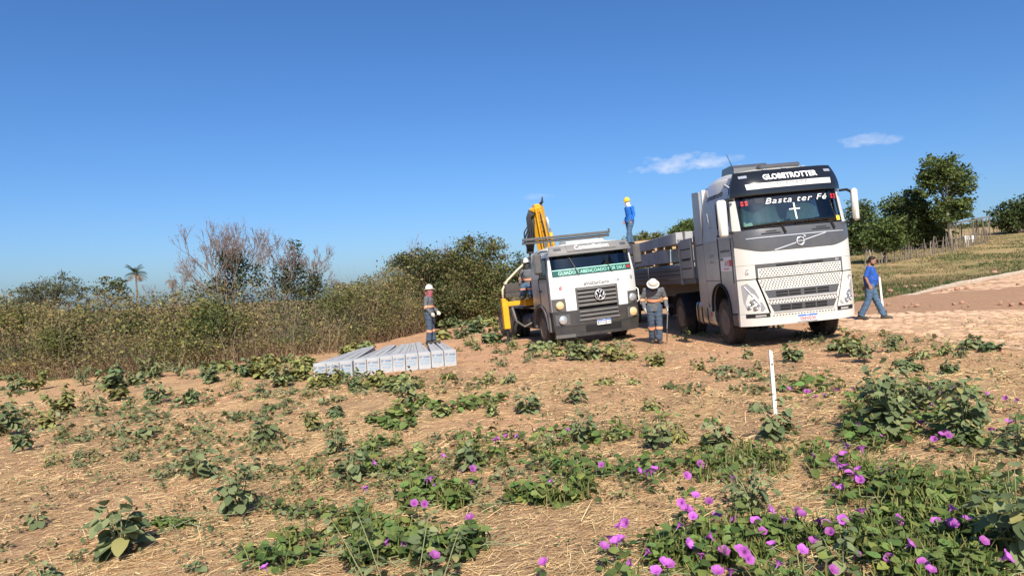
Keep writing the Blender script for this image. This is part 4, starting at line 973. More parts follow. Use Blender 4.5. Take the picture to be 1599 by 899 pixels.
# ---- the loader crane between cab and bed
M_yellow = mat('crane_yellow', (0.78, 0.40, 0.02), rough=0.4, coat=0.2, noise=0.4, nscale=5, col2=(0.50, 0.22, 0.02))
M_hose = mat('black_hose', (0.02, 0.02, 0.021), rough=0.5); M_cream = mat('cream_conduit', (0.62, 0.52, 0.36), rough=0.6)
b = MB(); b.box(-1.28, 1.28, 2.86, 3.16, 1.14, 1.38, .02); b.build('stabiliser_beam', M_yellow, vwt)
for s_ in (-1, 1):
    b = MB(); b.box(s_ * 1.0, s_ * 1.80, 2.92, 3.10, 1.19, 1.33, .01); b.build('stabiliser_arm', M_yellow, vwt)
    xl_ = s_ * 1.88; b = MB(); b.box(xl_ - .095, xl_ + .095, 2.90, 3.12, .50, 1.44, .02); lo_ = b.build('stabiliser_leg', M_yellow, vwt)
    MB().tube([(xl_, 3.01, .5), (xl_, 3.01, .05)], .05, 12).build('ram', M_hose, lo_, auto=AUTO); MB().box(xl_ - .12, xl_ + .12, 2.89, 3.13, .005, .05, .01).build('foot_pad', M_steel, lo_)
b = MB(); b.tube([(-.35, 3.0, 1.2), (-.35, 3.0, 1.6), (-.35, 3.0, 2.45)], [.30, .24, .20], 16); b.box(-.60, -.10, 2.75, 3.25, 2.2, 2.5, .03); b.build('crane_column', M_dark, vwt, auto=AUTO)
def beam(bb, p, q, w, h, b_=.015):
    p, q = Vector(p), Vector(q); d = (q - p); L = d.length; M = Matrix.Translation(p) @ d.to_track_quat('Z', 'X').to_matrix().to_4x4(); bb.box(-w / 2, w / 2, -h / 2, h / 2, 0, L, b_, M=M)
# main boom rising from the column, three ribs on its near face
b = MB(); p0, p1 = Vector((-.40, 2.95, 2.60)), Vector((-.62, 2.70, 4.12)); beam(b, p0, p1, .30, .36)
beam(b, p0 + Vector((-.10, -.19, .0)), p1 + Vector((-.07, -.19, -.05)), .10, .06); beam(b, p0 + Vector((.10, -.19, .0)), p1 + Vector((.07, -.19, -.1)), .10, .06); b.box(-.72, -.50, 2.55, 2.88, 4.0, 4.20, .03)
b.box(-.62, -.14, 2.7, 3.0, 2.52, 2.74, .02); boom = b.build('main_boom', M_yellow, vwt)
b = MB(); b.tube([(-.52, 2.60, 4.18), (-.46, 2.55, 4.25), (-.44, 2.55, 4.40)], [.05, .04, .015], 6); b.tube([(-.40, 2.70, 2.9), (-.50, 2.52, 3.4), (-.58, 2.48, 3.9)], .022, 6); b.build('boom_hose', M_hose, boom, smooth=True)
b = MB(); b.tube([(-.16, 2.72, 2.62), (-.28, 2.62, 3.30)], .055, 10); b.build('boom_cylinder', M_yellow, boom, smooth=True)
b = MB(); b.tube([(-.28, 2.62, 3.30), (-.36, 2.58, 3.78)], .03, 10); b.build('cylinder_rod', M_chrome, boom, smooth=True)
for k in range(5):
    t = .12 + .19 * k; c_ = p0.lerp(p1, t); MB().lathe([(.022, 0), (.022, -.02), (.012, -.024)], (c_.x + .0, c_.y - .19, c_.z), 1, 6).build('bolt', M_steel, boom)
for q in (-.05, .04): sweep_bar(boom, 'hydraulic_line', [p0 + Vector((q, -.20, .05)), p0.lerp(p1, .5) + Vector((q * 1.3, -.215, 0)), p1 + Vector((q, -.20, -.12))], .012, M_hose, 6)
# folded outer boom hanging black with its hose loops and hook
b = MB(); beam(b, (-.74, 2.78, 3.98), (-.96, 2.72, 2.85), .15, .18); beam(b, (-.93, 2.72, 3.05), (-.97, 2.72, 2.72), .19, .21); ob = b.build('outer_boom', M_steel, vwt)
b = MB()
for k in range(5):
    o_ = .05 * (k - 2); b.tube([(-.66 + o_ * .3, 2.62, 3.92), (-.84 + o_ * .6, 2.58, 4.02 - .03 * k), (-.94 + o_ * .5, 2.58, 3.80), (-.90 + o_ * .9, 2.58, 3.45), (-.98 + o_ * 1.6, 2.57, 3.15), (-.98 + o_ * .7, 2.60, 2.80)], .026, 6)
b.tube([(-.94, 2.58, 3.62), (-1.12, 2.58, 3.38), (-1.14, 2.58, 3.10), (-1.02, 2.6, 2.86)], .024, 6); b.build('hose_bundle', M_hose, ob, smooth=True)
b = MB(); b.tube([(-.98, 2.72, 2.74), (-.98, 2.72, 2.62)], .03, 8); b.sphere((-.98, 2.72, 2.61), .06, 10, 8); b.tube([(-.98 + .06 * math.sin(a), 2.72, 2.50 + .07 * math.cos(a)) for a in [k * .5 for k in range(10)]], .018, 6); b.build('hook', M_steel, ob, smooth=True)
# control stand: valve rack with levers, seat post and curved conduit
b = MB(); b.box(-1.86, -1.26, 2.80, 3.05, 1.46, 1.60, .01); b.box(-1.84, -1.28, 2.84, 3.05, 1.60, 1.88, .02); rk = b.build('valve_rack', M_steel, vwt)
for k in range(7):
    x_ = -1.80 + .08 * k; b = MB(); b.tube([(x_, 2.82, 1.50), (x_, 2.76, 1.66), (x_ + .01, 2.70, 1.80)], [.012, .010, .014], 6); b.build('lever', M_lplastic, rk)
b = MB(); b.tube([(-1.92, 2.98, 1.40), (-1.90, 2.98, 1.72), (-1.72, 2.98, 1.98), (-1.35, 2.98, 2.28), (-1.15, 2.98, 2.42)], .035, 8); b.tube([(-1.82, 3.06, 1.9), (-1.35, 3.06, 2.20), (-1.12, 3.06, 2.34)], .028, 8); b.build('conduit', M_cream, vwt, smooth=True)
b = MB(); b.tube([(-1.70, 2.80, 1.16), (-1.62, 2.78, .72), (-1.38, 2.78, .52), (-1.10, 2.78, .62), (-.98, 2.8, .95), (-.95, 2.8, 1.2)], .035, 8); b.build('slack_hose', M_lplastic, vwt, smooth=True)
b = MB(); b.tube([(-1.26, 2.95, 1.38), (-1.26, 2.95, 2.15), (-1.0, 2.95, 2.2)], .025, 8); b.build('stand_post', M_dark, vwt, smooth=True)
b = MB(); b.box(-1.2, -.78, 2.72, 3.10, 1.58, 1.66, .02); b.box(-1.1, -.9, 2.85, 3.0, 1.38, 1.58); b.build('operator_seat', M_dark, vwt)
b = MB(); b.box(-1.34, -.9, 2.55, 2.84, 1.36, 1.385); b.build('foot_plate', M_steel, vwt)
# ================================================================ concrete poles
M_conc = mat('cast_concrete', (0.41, 0.42, 0.43), rough=0.85, noise=0.75, nscale=3.5, col2=(0.31, 0.285, 0.25), bump=0.25, bscale=30, rand=0.06)
M_stencil = mat('blue_stencil', (0.07, 0.30, 0.52), rough=0.7, noise=0.6, nscale=40, col2=(0.35, 0.42, 0.48)); M_stencil_d = mat('navy_stencil', (0.05, 0.14, 0.30), rough=0.7)
def pole_part(b, L, w0, h0, w1, h1):
    """tapered pole lying along +y from its butt at y=0; shallow channel in the top and bottom faces beyond the butt"""
    R = []
    for y, g in ((0, 0), (.015, 0), (.9, 0), (1.15, .035), (L * .5, .03), (L - .5, .025), (L - .3, 0), (L, 0)):
        t = y / L; w = (w0 + (w1 - w0) * t) / 2; h = h0 + (h1 - h0) * t; c = .008; e = w * .45
        if y == 0: w -= .008; h -= .008
        z0 = 0
        R.append([(-w, y, z0 + c), (-w, y, h - c), (-w + c, y, h), (-e, y, h), (-e + .02, y, h - g), (e - .02, y, h - g), (e, y, h), (w - c, y, h), (w, y, h - c), (w, y, z0 + c), (w - c, y, z0), (-w + c, y, z0)])
    return b.rings(R)
def pole(butt, tip, w0=.29, h0=.38, w1=.15, h1=.2, label=None, group=None, lines=None, name='concrete_pole', dz=0.0, parent_frame=None, dark=False):
    butt, tip = Vector(butt), Vector(tip); d = tip - butt; L = d.length
    y = d.normalized(); x = y.cross(Vector((0, 0, 1))).normalized() if parent_frame is None else (y.cross(parent_frame.to_3x3() @ Vector((0, 0, 1)))).normalized(); z = x.cross(y)
    M = Matrix(((x.x, y.x, z.x, butt.x), (x.y, y.y, z.y, butt.y), (x.z, y.z, z.z, butt.z), (0, 0, 0, 1)))
    e = empty(name, mat=M); tag(e, label, 'pole', group)
    pole_part(MB(), L, w0, h0, w1, h1).build('shaft', M_conc, e, auto=rad(30))
    if lines:
        k = h0 / .38
        for i, s in enumerate(lines): text_mesh('stencil_lettering', s, .062 * k, M_stencil_d if (i == 0 and len(s) % 2) else M_stencil, e, lambda u, v: (u, -.003, (h0 - .095 * k) - i * .074 * k + v), bold=.002, sx=.86, spacing=1.05)
    return e
ordw = ['leftmost', 'second', 'third', 'fourth', 'fifth', 'middle', 'seventh', 'eighth', 'third last', 'second last', 'rightmost']
bx_ = [(490, 568, 594), (510.5, 566, 592), (531, 564, 590), (553, 560, 587), (573.5, 558.5, 585), (594, 557, 583), (613.7, 556, 580), (634, 553, 578), (654, 552, 576), (674, 546.5, 573.5), (694, 545, 572)]
tipx = [566, 572, 579, 606, 612, 626, 634, 642, 650, 668, 680]
serial = ['237501', '137514', '237507', '137542', '237411', '137528', '237519', '237511', '137502', '237531', '137509']
prevr = -99
for i, ((u, vt, vb_), ut) in enumerate(zip(bx_, tipx)):
    D = 16.35 + .045 * i; c = at(u + 10, vb_, D); gzv = gzf(c.x, c.y); c.z = max(min(c.z, gzv + .05), gzv - .02); 
    t = at(ut + 3, 545, D + 6.3); t.z = gzf(t.x, t.y) + .02
    pole((c.x, c.y, c.z), (t.x, t.y, t.z), label='%s of eleven grey concrete poles laid side by side on the soil' % ordw[i] if i not in (5,) else 'grey concrete pole in the middle of the eleven laid on the soil', group='concrete poles laid on the ground',
         lines=('Nº 10/600', 'F ' + serial[i], '07.10.24'))
MV = trailer.matrix_world.copy()
def vp(x, y, z): return MV @ Vector((x, y, z))
# the load on the trailer
cargo = [(-.98, 4.3, 1.57, .42, .40, 'concrete pole on the bottom tier at the open side of the trailer, behind the boards', False), (-.42, 4.4, 1.57, .42, .40, 'concrete pole on the bottom tier deep inside the trailer', False), (.2, 4.4, 1.57, .42, .40, 'concrete pole on the bottom tier along the trailer centre', False),
         (-1.05, 6.0, 2.04, .42, .39, 'outermost grey concrete pole on the trailer, its stencilled butt end showing', True), (-.52, 6.2, 2.04, .42, .39, 'concrete pole inside the trailer load beside the stencilled one', False), (.05, 6.1, 2.04, .42, .39, 'concrete pole at the middle of the second tier on the trailer', False),
         (-1.15, 4.62, 2.53, .20, .30, 'concrete pole on the top tier at the open side of the trailer', False), (-.90, 4.55, 2.53, .22, .30, 'concrete pole on the top tier one in from the open side', False), (-.50, 4.3, 2.53, .34, .30, 'concrete pole on the top tier at the middle of the load', False), (.05, 4.4, 2.53, .34, .30, 'concrete pole on the far part of the top tier of the load', False)]
M_timber = mat('raw_timber', (0.50, 0.33, 0.19), rough=0.85, noise=.4, nscale=8)
for (x, y, z, w, h, lab, tx) in cargo:
    pole(vp(x, y, z), vp(x - .02, y + 9.6, z + .01), w, h, w * .8, h * .95, label=lab, group='concrete poles loaded on the trailer', lines=('10 M/600', 'F 13751', '07.10.24') if tx else None, parent_frame=MV)
for (y, z, lab, hb_) in ((7.0, 1.973, 'timber spacer under the stencilled pole on the trailer', .06), (6.7, 2.436, 'timber spacer under the top tier of poles, nearer the cab', .09), (9.2, 2.436, 'timber spacer under the top tier of poles, further back', .09), (9.4, 2.835, 'loose timber batten lying across the top of the load', .08)):
    e = empty('timber_spacer', mat=MV.copy()); tag(e, lab, 'timber', 'timber spacers in the pole load')
    MB().box(-1.34, .6, y, y + .16, z, z + hb_, .01).build('batten', M_timber, e)

# ================================================================ people
from mathutils import noise as mnoise
def bake(mb, voxel, sm_iter=6, sm_fac=.5, fold=0.0):
    me = mb.mesh('bake_tmp'); bm = bmesh.new(); bm.from_mesh(me); bmesh.ops.recalc_face_normals(bm, faces=bm.faces); bm.to_mesh(me); bm.free()
    o = bpy.data.objects.new('bake_tmp', me); COL.objects.link(o)
    m = o.modifiers.new('r', 'REMESH'); m.mode = 'VOXEL'; m.voxel_size = voxel
    s_ = o.modifiers.new('s', 'SMOOTH'); s_.iterations = sm_iter; s_.factor = sm_fac
    dg = bpy.context.evaluated_depsgraph_get(); out = bpy.data.meshes.new_from_object(o.evaluated_get(dg)); bpy.data.objects.remove(o); bpy.data.meshes.remove(me); 
    if fold:     # creases in the cloth
        nv = len(out.vertices); co = np.empty(nv * 3, np.float32); no = np.empty(nv * 3, np.float32); out.vertices.foreach_get('co', co); out.vertices.foreach_get('normal', no); co = co.reshape(-1, 3)
        nz_ = np.array([mnoise.noise((c[0] * 9, c[1] * 9, c[2] * 16)) + .6 * mnoise.noise((c[0] * 22 + 5, c[1] * 22, c[2] * 34)) for c in co.tolist()]); out.vertices.foreach_set('co', np.ascontiguousarray(co + no.reshape(-1, 3) * (fold * nz_)[:, None], dtype=np.float32).ravel()); out.update()
    out.shade_smooth(); return out
def mesh_obj(name, me, m, parent): me.materials.append(m); me.name = name; return link(bpy.data.objects.new(name, me), parent)
M_skin = mat('skin', (0.36, 0.19, 0.12), rough=0.55, noise=.2, nscale=20, col2=(0.28, 0.13, 0.08)); M_hair = mat('dark_hair', (0.015, 0.012, 0.010), rough=0.7)
M_work = mat('grey_workwear', (0.125, 0.13, 0.14), rough=0.9, noise=.3, nscale=7, col2=(0.09, 0.092, 0.10), bump=.5, bscale=9, bdist=.03); M_worktr = mat('denim_work_trousers', (0.050, 0.072, 0.105), rough=0.9, noise=.35, nscale=7, col2=(0.085, 0.11, 0.15), bump=.5, bscale=9, bdist=.03)
M_denim = mat('blue_jeans', (0.055, 0.105, 0.175), rough=0.9, noise=.4, nscale=6, col2=(0.11, 0.18, 0.27), bump=.5, bscale=9, bdist=.03); M_bluesh = mat('royal_blue_cotton', (0.018, 0.085, 0.36), rough=0.85, noise=.2, nscale=6, bump=.4, bscale=8, bdist=.03)
M_bluecov = mat('bright_blue_workwear', (0.012, 0.14, 0.52), rough=0.85, noise=.2, nscale=6, bump=.5, bscale=8, bdist=.03)
M_boot = mat('black_boot', (0.02, 0.019, 0.018), rough=0.6, noise=.5, nscale=9, col2=(0.10, 0.075, 0.055)); M_glove = mat('pale_glove', (0.55, 0.50, 0.42), rough=0.9); M_reflect = mat('orange_reflective_tape', (0.85, 0.34, 0.18), rough=0.5); M_reflect2 = mat('silver_reflective_tape', (0.62, 0.55, 0.48), rough=.4)
M_helm = mat('white_helmet', (0.74, 0.70, 0.60), rough=0.35, noise=.15, nscale=9); M_yhelm = mat('yellow_helmet', (0.80, 0.50, 0.03), rough=0.35); M_scarf = mat('red_bandana', (0.22, 0.02, 0.035), rough=0.9, noise=.5, nscale=25, col2=(0.45, .3, .3)); M_hood = mat('white_hood', (0.66, 0.65, 0.63), rough=0.9); M_hoodd = mat('dark_hood', (0.05, 0.05, 0.055), rough=.9)
V3 = Vector
def stand():
    return dict(pel=V3((0, 0, .95)), wai=V3((0, 0, 1.09)), che=V3((0, -.01, 1.31)), nek=V3((0, .0, 1.46)), hed=V3((0, -.015, 1.615)),
        shL=V3((-.19, 0, 1.41)), shR=V3((.19, 0, 1.41)), elL=V3((-.25, .02, 1.13)), elR=V3((.25, .02, 1.13)), wrL=V3((-.26, -.05, .89)), wrR=V3((.26, -.05, .89)),
        hiL=V3((-.10, 0, .92)), hiR=V3((.10, 0, .92)), knL=V3((-.11, -.02, .50)), knR=V3((.11, -.02, .50)), anL=V3((-.12, .02, .09)), anR=V3((.12, .02, .09)), ftL=V3((-.14, -1, 0)), ftR=V3((.14, -1, 0)), face=V3((0, -1, 0)), hdn=V3((0, 0, 1)))
def hand(b, wr, el, out, r=1.0, curl=.5):
    """palm, four bent fingers of unequal length and a thumb off the side of the palm"""
    d = (wr - el).normalized(); n = (out - d * out.dot(d)).normalized(); s_ = d.cross(n)
    b.ell([(wr + d * t, s_ * wx * r, n * wy * r) for t, wx, wy in ((-.03, .026, .022), (.02, .034, .018), (.06, .042, .016), (.095, .040, .014))], 12)
    for i, (o_, L) in enumerate(((-.030, .062), (-.010, .072), (.010, .068), (.029, .052))):
        p = wr + d * .085 + s_ * o_; q = p + d * L * .5 - n * (L * .22 * curl); t = q + d * L * .40 * (1 - curl * .6) - n * L * .5 * curl
        b.tube([p - d * .015, p, q, t], [.010 * r, .0105 * r, .0095 * r, .007 * r], 7)
    p = wr + d * .03 - s_ * .030; b.tube([p, p - s_ * .022 + d * .025 - n * .01, p - s_ * .028 + d * .06 - n * .02], [.013 * r, .0115 * r, .008 * r], 7)
def torso_secs(J, g=0.0, belly=0.0, low=0.0, hem=0.0):
    ax = (J['shR'] - J['shL']).normalized(); hx = (J['hiR'] - J['hiL']).normalized()
    def sec(p, q, rx, ry, a): 
        up = q.normalized(); f = up.cross(a).normalized(); return (p, a * (rx + g), f * (ry + g))
    S = []
    up0 = (J['wai'] - J['pel']).normalized(); up1 = (J['nek'] - J['che']).normalized(); upc = (J['che'] - J['wai']).normalized()
    if low: S.append(sec(J['pel'] - up0 * low, up0, .165 + hem, .115 + hem, hx))
    S += [sec(J['pel'], up0, .168, .118 + belly * .4, hx), sec(J['wai'], upc, .155 + belly * .3, .108 + belly, (hx + ax).normalized()), sec(J['wai'].lerp(J['che'], .5), upc, .165, .115 + belly * .8, ax), sec(J['che'], upc, .18, .115, ax), sec(J['che'].lerp(J['nek'], .55), up1, .165, .098, ax), sec(J['che'].lerp(J['nek'], .85), up1, .10, .075, ax)]
    return S
def cloth_arm(b, sh, el, wr, g, end=1.0):
    e2 = el.lerp(wr, end); b.tube([sh + (sh - el).normalized() * .03, sh, sh.lerp(el, .5), el, el.lerp(e2, .5), e2], [.050 + g, .062 + g, .052 + g, .045 + g, .041 + g, .034 + g], 12)
def cloth_leg(b, hi, kn, an, g, stop=.0):
    a2 = an + (kn - an) * stop; b.tube([hi + V3((0, 0, .06)), hi.lerp(kn, .15), hi.lerp(kn, .5), kn, kn.lerp(a2, .35), a2], [.085 + g, .092 + g, .076 + g, .058 + g, .060 + g, .046 + g * 1.5], 14)
def boot(b, an, toe, g=.0):
    d = V3((toe.x, toe.y, 0)).normalized(); s_ = V3((-d.y, d.x, 0)); z0 = an.z - .09
    def c(t, z, w, h): return (an + d * t + V3((0, 0, z0 - an.z + z)), s_ * w, V3((0, 0, 1)) * h)
    b.ell([c(-.085 - g, .045, .030 + g, .04 + g), c(-.06, .05, .042 + g, .050 + g), c(.02, .05, .044 + g, .053 + g), c(.09, .042, .050 + g, .043 + g), c(.15 + g, .035, .046 + g, .034 + g), c(.185 + g, .03, .028 + g, .022 + g)], 14)
    b.tube([an + V3((0, 0, -.03)), an + V3((0, 0, .09 + g * 4))], [.046 + g, .046 + g], 12)
def ring_band(J, a, q, t0, t1, ra, rb, n=18):
    b = MB(); p0, p1 = a.lerp(q, t0), a.lerp(q, t1); b.tube([p0, p1], [ra, rb], n); return b
def make_person(label, loc, rz, J, shirt, trous, bootm, sleeves=1.0, helmet=None, helm_mat=None, gloves=None, hood=None, scarf=None, bands=True, hair=None, belly=0.0, jacket=True, scale=1.0, frame=None, tape=None):
    M = (Matrix.Translation(loc) @ Matrix.Rotation(rz, 4, 'Z') @ Matrix.Scale(scale, 4)) if frame is None else frame
    root = empty('person', mat=M); tag(root, label, 'person', None)
    # one continuous body
    b = MB(); b.ell(torso_secs(J, 0, belly), 20); b.tube([J['che'].lerp(J['nek'], .7), J['nek'], J['hed'] - J['hdn'] * .03], [.062, .054, .052], 12)
    h = J['hed']; up = J['hdn'].normalized(); f = (J['face'] - up * J['face'].dot(up)).normalized(); sd = f.cross(up).normalized()
    b.ell([(h + up * z + f * y, sd * w, f * d) for z, y, w, d in ((-.125, .035, .035, .035), (-.105, .030, .052, .055), (-.07, .018, .062, .075), (-.02, .006, .070, .088), (.03, 0, .074, .094), (.07, -.004, .070, .088), (.10, -.006, .054, .068), (.118, -.006, .025, .034))], 20)
    b.tube([h + f * .088 + up * .012, h + f * .104 - up * .02, h + f * .092 - up * .034], [.010, .015, .010], 8)            # nose
    for s_ in (-1, 1): b.ell([(h + sd * s_ * (.068 + t) - f * .005 - up * .012, up * a_ * .030, f * a_ * .018) for t, a_ in ((0, .7), (.010, 1), (.016, .7))], 10)
    b.ell([(h + f * (.078 + t) - up * .062, sd * .026 * k, up * .012 * k) for t, k in ((-.01, 1.1), (.006, 1), (.012, .4))], 10)  # lips
    for S in 'LR':
        sh, el, wr = J['sh' + S], J['el' + S], J['wr' + S]; hi, kn, an = J['hi' + S], J['kn' + S], J['an' + S]
        b.tube([sh, sh.lerp(el, .5), el, el.lerp(wr, .35), wr], [.052, .046, .038, .039, .027], 10); hand(b, wr, el, J.get('out' + S, V3((-1 if S == 'L' else 1, 0, 0))), 1.0, J.get('curl' + S, .5))
        b.tube([hi + V3((0, 0, .03)), hi.lerp(kn, .4), kn, kn.lerp(an, .35), an], [.085, .074, .052, .054, .036], 12); boot(b, an, J['ft' + S])
    mesh_obj('body', bake(b, .0095, 4), M_skin, root)
    eb = MB()
    for s_ in (-1, 1): eb.sphere(h + sd * s_ * .030 + f * .082 + up * .010, .011, 8, 6)
    eb.build('eyes', M_hair, root, smooth=True)
    # clothes
    b = MB(); b.ell(torso_secs(J, .016 if jacket else .008, belly, low=.10 if jacket else .03, hem=.018 if jacket else .006), 24)
    for S in 'LR': cloth_arm(b, J['sh' + S], J['el' + S], J['wr' + S], .014 if jacket else .010, sleeves)
    if jacket: b.tube([J['nek'] - up * .05, J['nek'] + up * .01], [.075, .066], 12)
    mesh_obj('jacket' if jacket else 'shirt', bake(b, .013, 3, .5, .011), shirt, root)
    b = MB(); b.ell([(J['pel'] + V3((0, 0, z)), (J['hiR'] - J['hiL']).normalized() * rx, (J['hiR'] - J['hiL']).normalized().cross(V3((0, 0, 1))) * ry) for z, rx, ry in ((.06, .165, .118), (0, .175, .125), (-.07, .165, .118))], 20)
    for S in 'LR': cloth_leg(b, J['hi' + S], J['kn' + S], J['an' + S], .026, .04)
    mesh_obj('trousers', bake(b, .014, 3, .5, .012), trous, root)
    for S in 'LR':
        b = MB(); boot(b, J['an' + S], J['ft' + S], .014); o = mesh_obj('boot', bake(b, .012, 1, .3), bootm, root)
        if gloves:
            b = MB(); hand(b, J['wr' + S], J['el' + S], J.get('out' + S, V3((-1 if S == 'L' else 1, 0, 0))), 1.28, J.get('curl' + S, .5)); b.tube([J['wr' + S].lerp(J['el' + S], .22), J['wr' + S]], [.046, .040], 10); mesh_obj('glove', bake(b, .0075, 2, .4), gloves, root)
    tp = tape or M_reflect
    if bands:
        u_ = (J['che'] - J['wai']).normalized(); a_ = (J['shR'] - J['shL']).normalized(); f_ = u_.cross(a_).normalized(); c0 = J['wai'].lerp(J['che'], .22)
        b = MB(); b.ell([(c0 + u_ * z, a_ * (.155 + .030 + belly * .3), f_ * (.112 + .030 + belly)) for z in (-.03, .03)], 26); b.build('reflective_band', tp, root, auto=AUTO)
        for S in 'LR':
            ring_band(J, J['el' + S], J['wr' + S], -.02, .20, .070, .066).build('reflective_band', tp, root, auto=AUTO)
            ring_band(J, J['kn' + S], J['an' + S], .16, .32, .093, .090).build('reflective_band', tp, root, auto=AUTO)
    top = h + up * .045
    Mh = Matrix((( sd.x, -f.x, up.x, 0), (sd.y, -f.y, up.y, 0), (sd.z, -f.z, up.z, 0), (0, 0, 0, 1))).to_4x4(); Mh = Matrix.Translation(top) @ Mh
    if helmet:
        b = MB(); prof = [(.112, 0), (.118, .02), (.112, .06), (.095, .10), (.062, .130), (.02, .142)]
        b.lathe(prof, (0, 0, 0), 2, 24)
        if helmet == 'full': b.lathe([(.118, .012), (.152, -.006), (.156, .0), (.120, .022)], (0, 0, 0), 2, 28, cap=False)
        else:
            b.lathe([(.115, .006), (.128, .0), (.130, .008), (.116, .02)], (0, 0, 0), 2, 24, cap=False); b.ell([((0, y, z), (w, 0, 0), (0, 0, .006)) for y, z, w in ((-.095, .012, .095), (-.14, .004, .080), (-.168, -.004, .04))], 12)
        b.ell([((0, -.10, .075), (.014, 0, 0), (0, 0, .012)), ((0, -.05, .128), (.014, 0, 0), (0, 0, .012)), ((0, .03, .142), (.014, 0, 0), (0, 0, .01)), ((0, .09, .10), (.014, 0, 0), (0, 0, .012))], 8)
        b.xf(Mh); b.build('helmet', helm_mat, root, auto=rad(50))
    if hood:
        b = MB(); b.ell([(h + up * z + f * y, sd * w, f * d) for z, y, w, d in ((-.17, -.01, .10, .095), (-.12, .01, .078, .085), (-.06, .010, .080, .095), (.0, .0, .084, .100), (.06, -.004, .084, .100))], 20); mesh_obj('hood', bake(b, .012, 2), hood, root)
    if scarf:
        b = MB(); b.ell([(h + up * z + f * y, sd * w, f * d) for z, y, w, d in ((-.19, .0, .11, .10), (-.13, .012, .080, .085), (-.07, .018, .078, .092), (-.015, .014, .080, .098))], 20); b.tube([h - f * .08 - up * .03, h - f * .12 - up * .08, h - f * .11 - up * .15], [.03, .035, .02], 8); mesh_obj('bandana', bake(b, .012, 2), scarf, root)
    if hair:
        b = MB(); b.ell([(h + up * z - f * y, sd * w, f * d) for z, y, w, d in ((-.05, .030, .068, .066), (.0, .022, .078, .082), (.05, .012, .081, .094), (.09, .008, .070, .084), (.122, .006, .034, .044))], 20); mesh_obj('hair', bake(b, .011, 2), hair, root)
        b = MB(); b.ell([(h + up * z + f * y, sd * w, f * d) for z, y, w, d in ((-.135, .035, .040, .040), (-.115, .030, .057, .060), (-.085, .024, .066, .072), (-.062, .012, .066, .070))], 18); mesh_obj('beard', bake(b, .011, 2), hair, root)
    return root
# 1 worker standing on the laid poles, facing right
J = stand(); J['hed'] = V3((0, -.03, 1.61)); J['elL'] = V3((-.23, .04, 1.14)); J['wrL'] = V3((-.21, -.13, .93)); J['elR'] = V3((.23, .0, 1.14)); J['wrR'] = V3((.17, -.20, .96)); J['anL'] = V3((-.10, .03, .09)); J['anR'] = V3((.12, -.06, .09)); J['outL'] = V3((-1, .2, 0)); J['outR'] = V3((1, .2, 0))
p = at(673, 537, 21.6); w1 = make_person('worker in white helmet and red bandana standing on the laid concrete poles', (p.x, p.y, p.z + .0), rad(78), J, M_work, M_worktr, M_boot, helmet='front', helm_mat=M_helm, gloves=M_glove, scarf=M_scarf)
# 2 worker walking towards us between the trucks, head bowed
J = stand(); J['wai'] = V3((0, -.03, 1.09)); J['che'] = V3((0, -.10, 1.29)); J['nek'] = V3((0, -.18, 1.42)); J['hed'] = V3((-.03, -.29, 1.49)); J['face'] = V3((-.1, -.7, -.85)); J['hdn'] = V3((-.05, -.72, .68)); J['shL'] = V3((-.20, -.12, 1.38)); J['shR'] = V3((.20, -.10, 1.38))
J['elL'] = V3((-.29, -.04, 1.13)); J['wrL'] = V3((-.25, -.14, .90)); J['elR'] = V3((.29, -.02, 1.13)); J['wrR'] = V3((.31, -.14, .91)); J['anL'] = V3((-.06, .14, .10)); J['knL'] = V3((-.08, .02, .50)); J['anR'] = V3((.08, -.12, .09)); J['knR'] = V3((.10, -.10, .50)); J['curlR'] = .95
p = gnd(1024, 536); w2 = make_person('worker in white brimmed helmet and grey workwear walking head down between the trucks', (p.x, p.y, p.z), rad(-4), J, M_work, M_worktr, M_boot, helmet='full', helm_mat=M_helm, gloves=M_glove, hood=M_hoodd)
wb = w2.matrix_world @ (J['wrR'] + (J['wrR'] - J['elR']).normalized() * .075 + V3((-.0, -.02, 0)))
e = empty('pry_bar', (wb.x, wb.y, wb.z)); tag(e, "steel bar held in the walking worker's gloved hand", 'bar'); M_bar = mat('bare_steel', (0.40, 0.41, 0.42), rough=.4, metal=.7)
zt = gzf(wb.x - .05, wb.y) - wb.z; MB().tube([(.012, .0, .10), (0, 0, 0), (-.035, .02, zt * .55)], [.013, .014, .014], 8).build('shank', M_bar, e, auto=AUTO); MB().tube([(-.035, .02, zt * .55), (-.05, .03, zt * .9), (-.055, .03, zt + .01)], [.016, .013, .008], 8).build('blade', M_steel, e, auto=AUTO)
# 3 man in blue up on the trailer load
J = stand(); J['hed'] = V3((0, -.06, 1.60)); J['face'] = V3((0, -.9, -.35)); J['hdn'] = V3((0, -.25, .97)); J['elL'] = V3((-.24, .06, 1.13)); J['wrL'] = V3((-.22, -.08, .92)); J['elR'] = V3((.23, .04, 1.13)); J['wrR'] = V3((.20, -.04, .90)); J['anL'] = V3((-.10, .14, .09)); J['knL'] = V3((-.10, .02, .50)); J['anR'] = V3((.10, -.14, .09)); J['knR'] = V3((.10, -.12, .5))
pm = vp(-1.08, 11.2, 2.845); w3 = make_person('man in bright blue jacket and yellow helmet standing on top of the trailer load', (pm.x, pm.y, pm.z), rad(-68), J, M_bluecov, M_denim, M_boot, helmet='front', helm_mat=M_yhelm, hood=M_hood, bands=False)
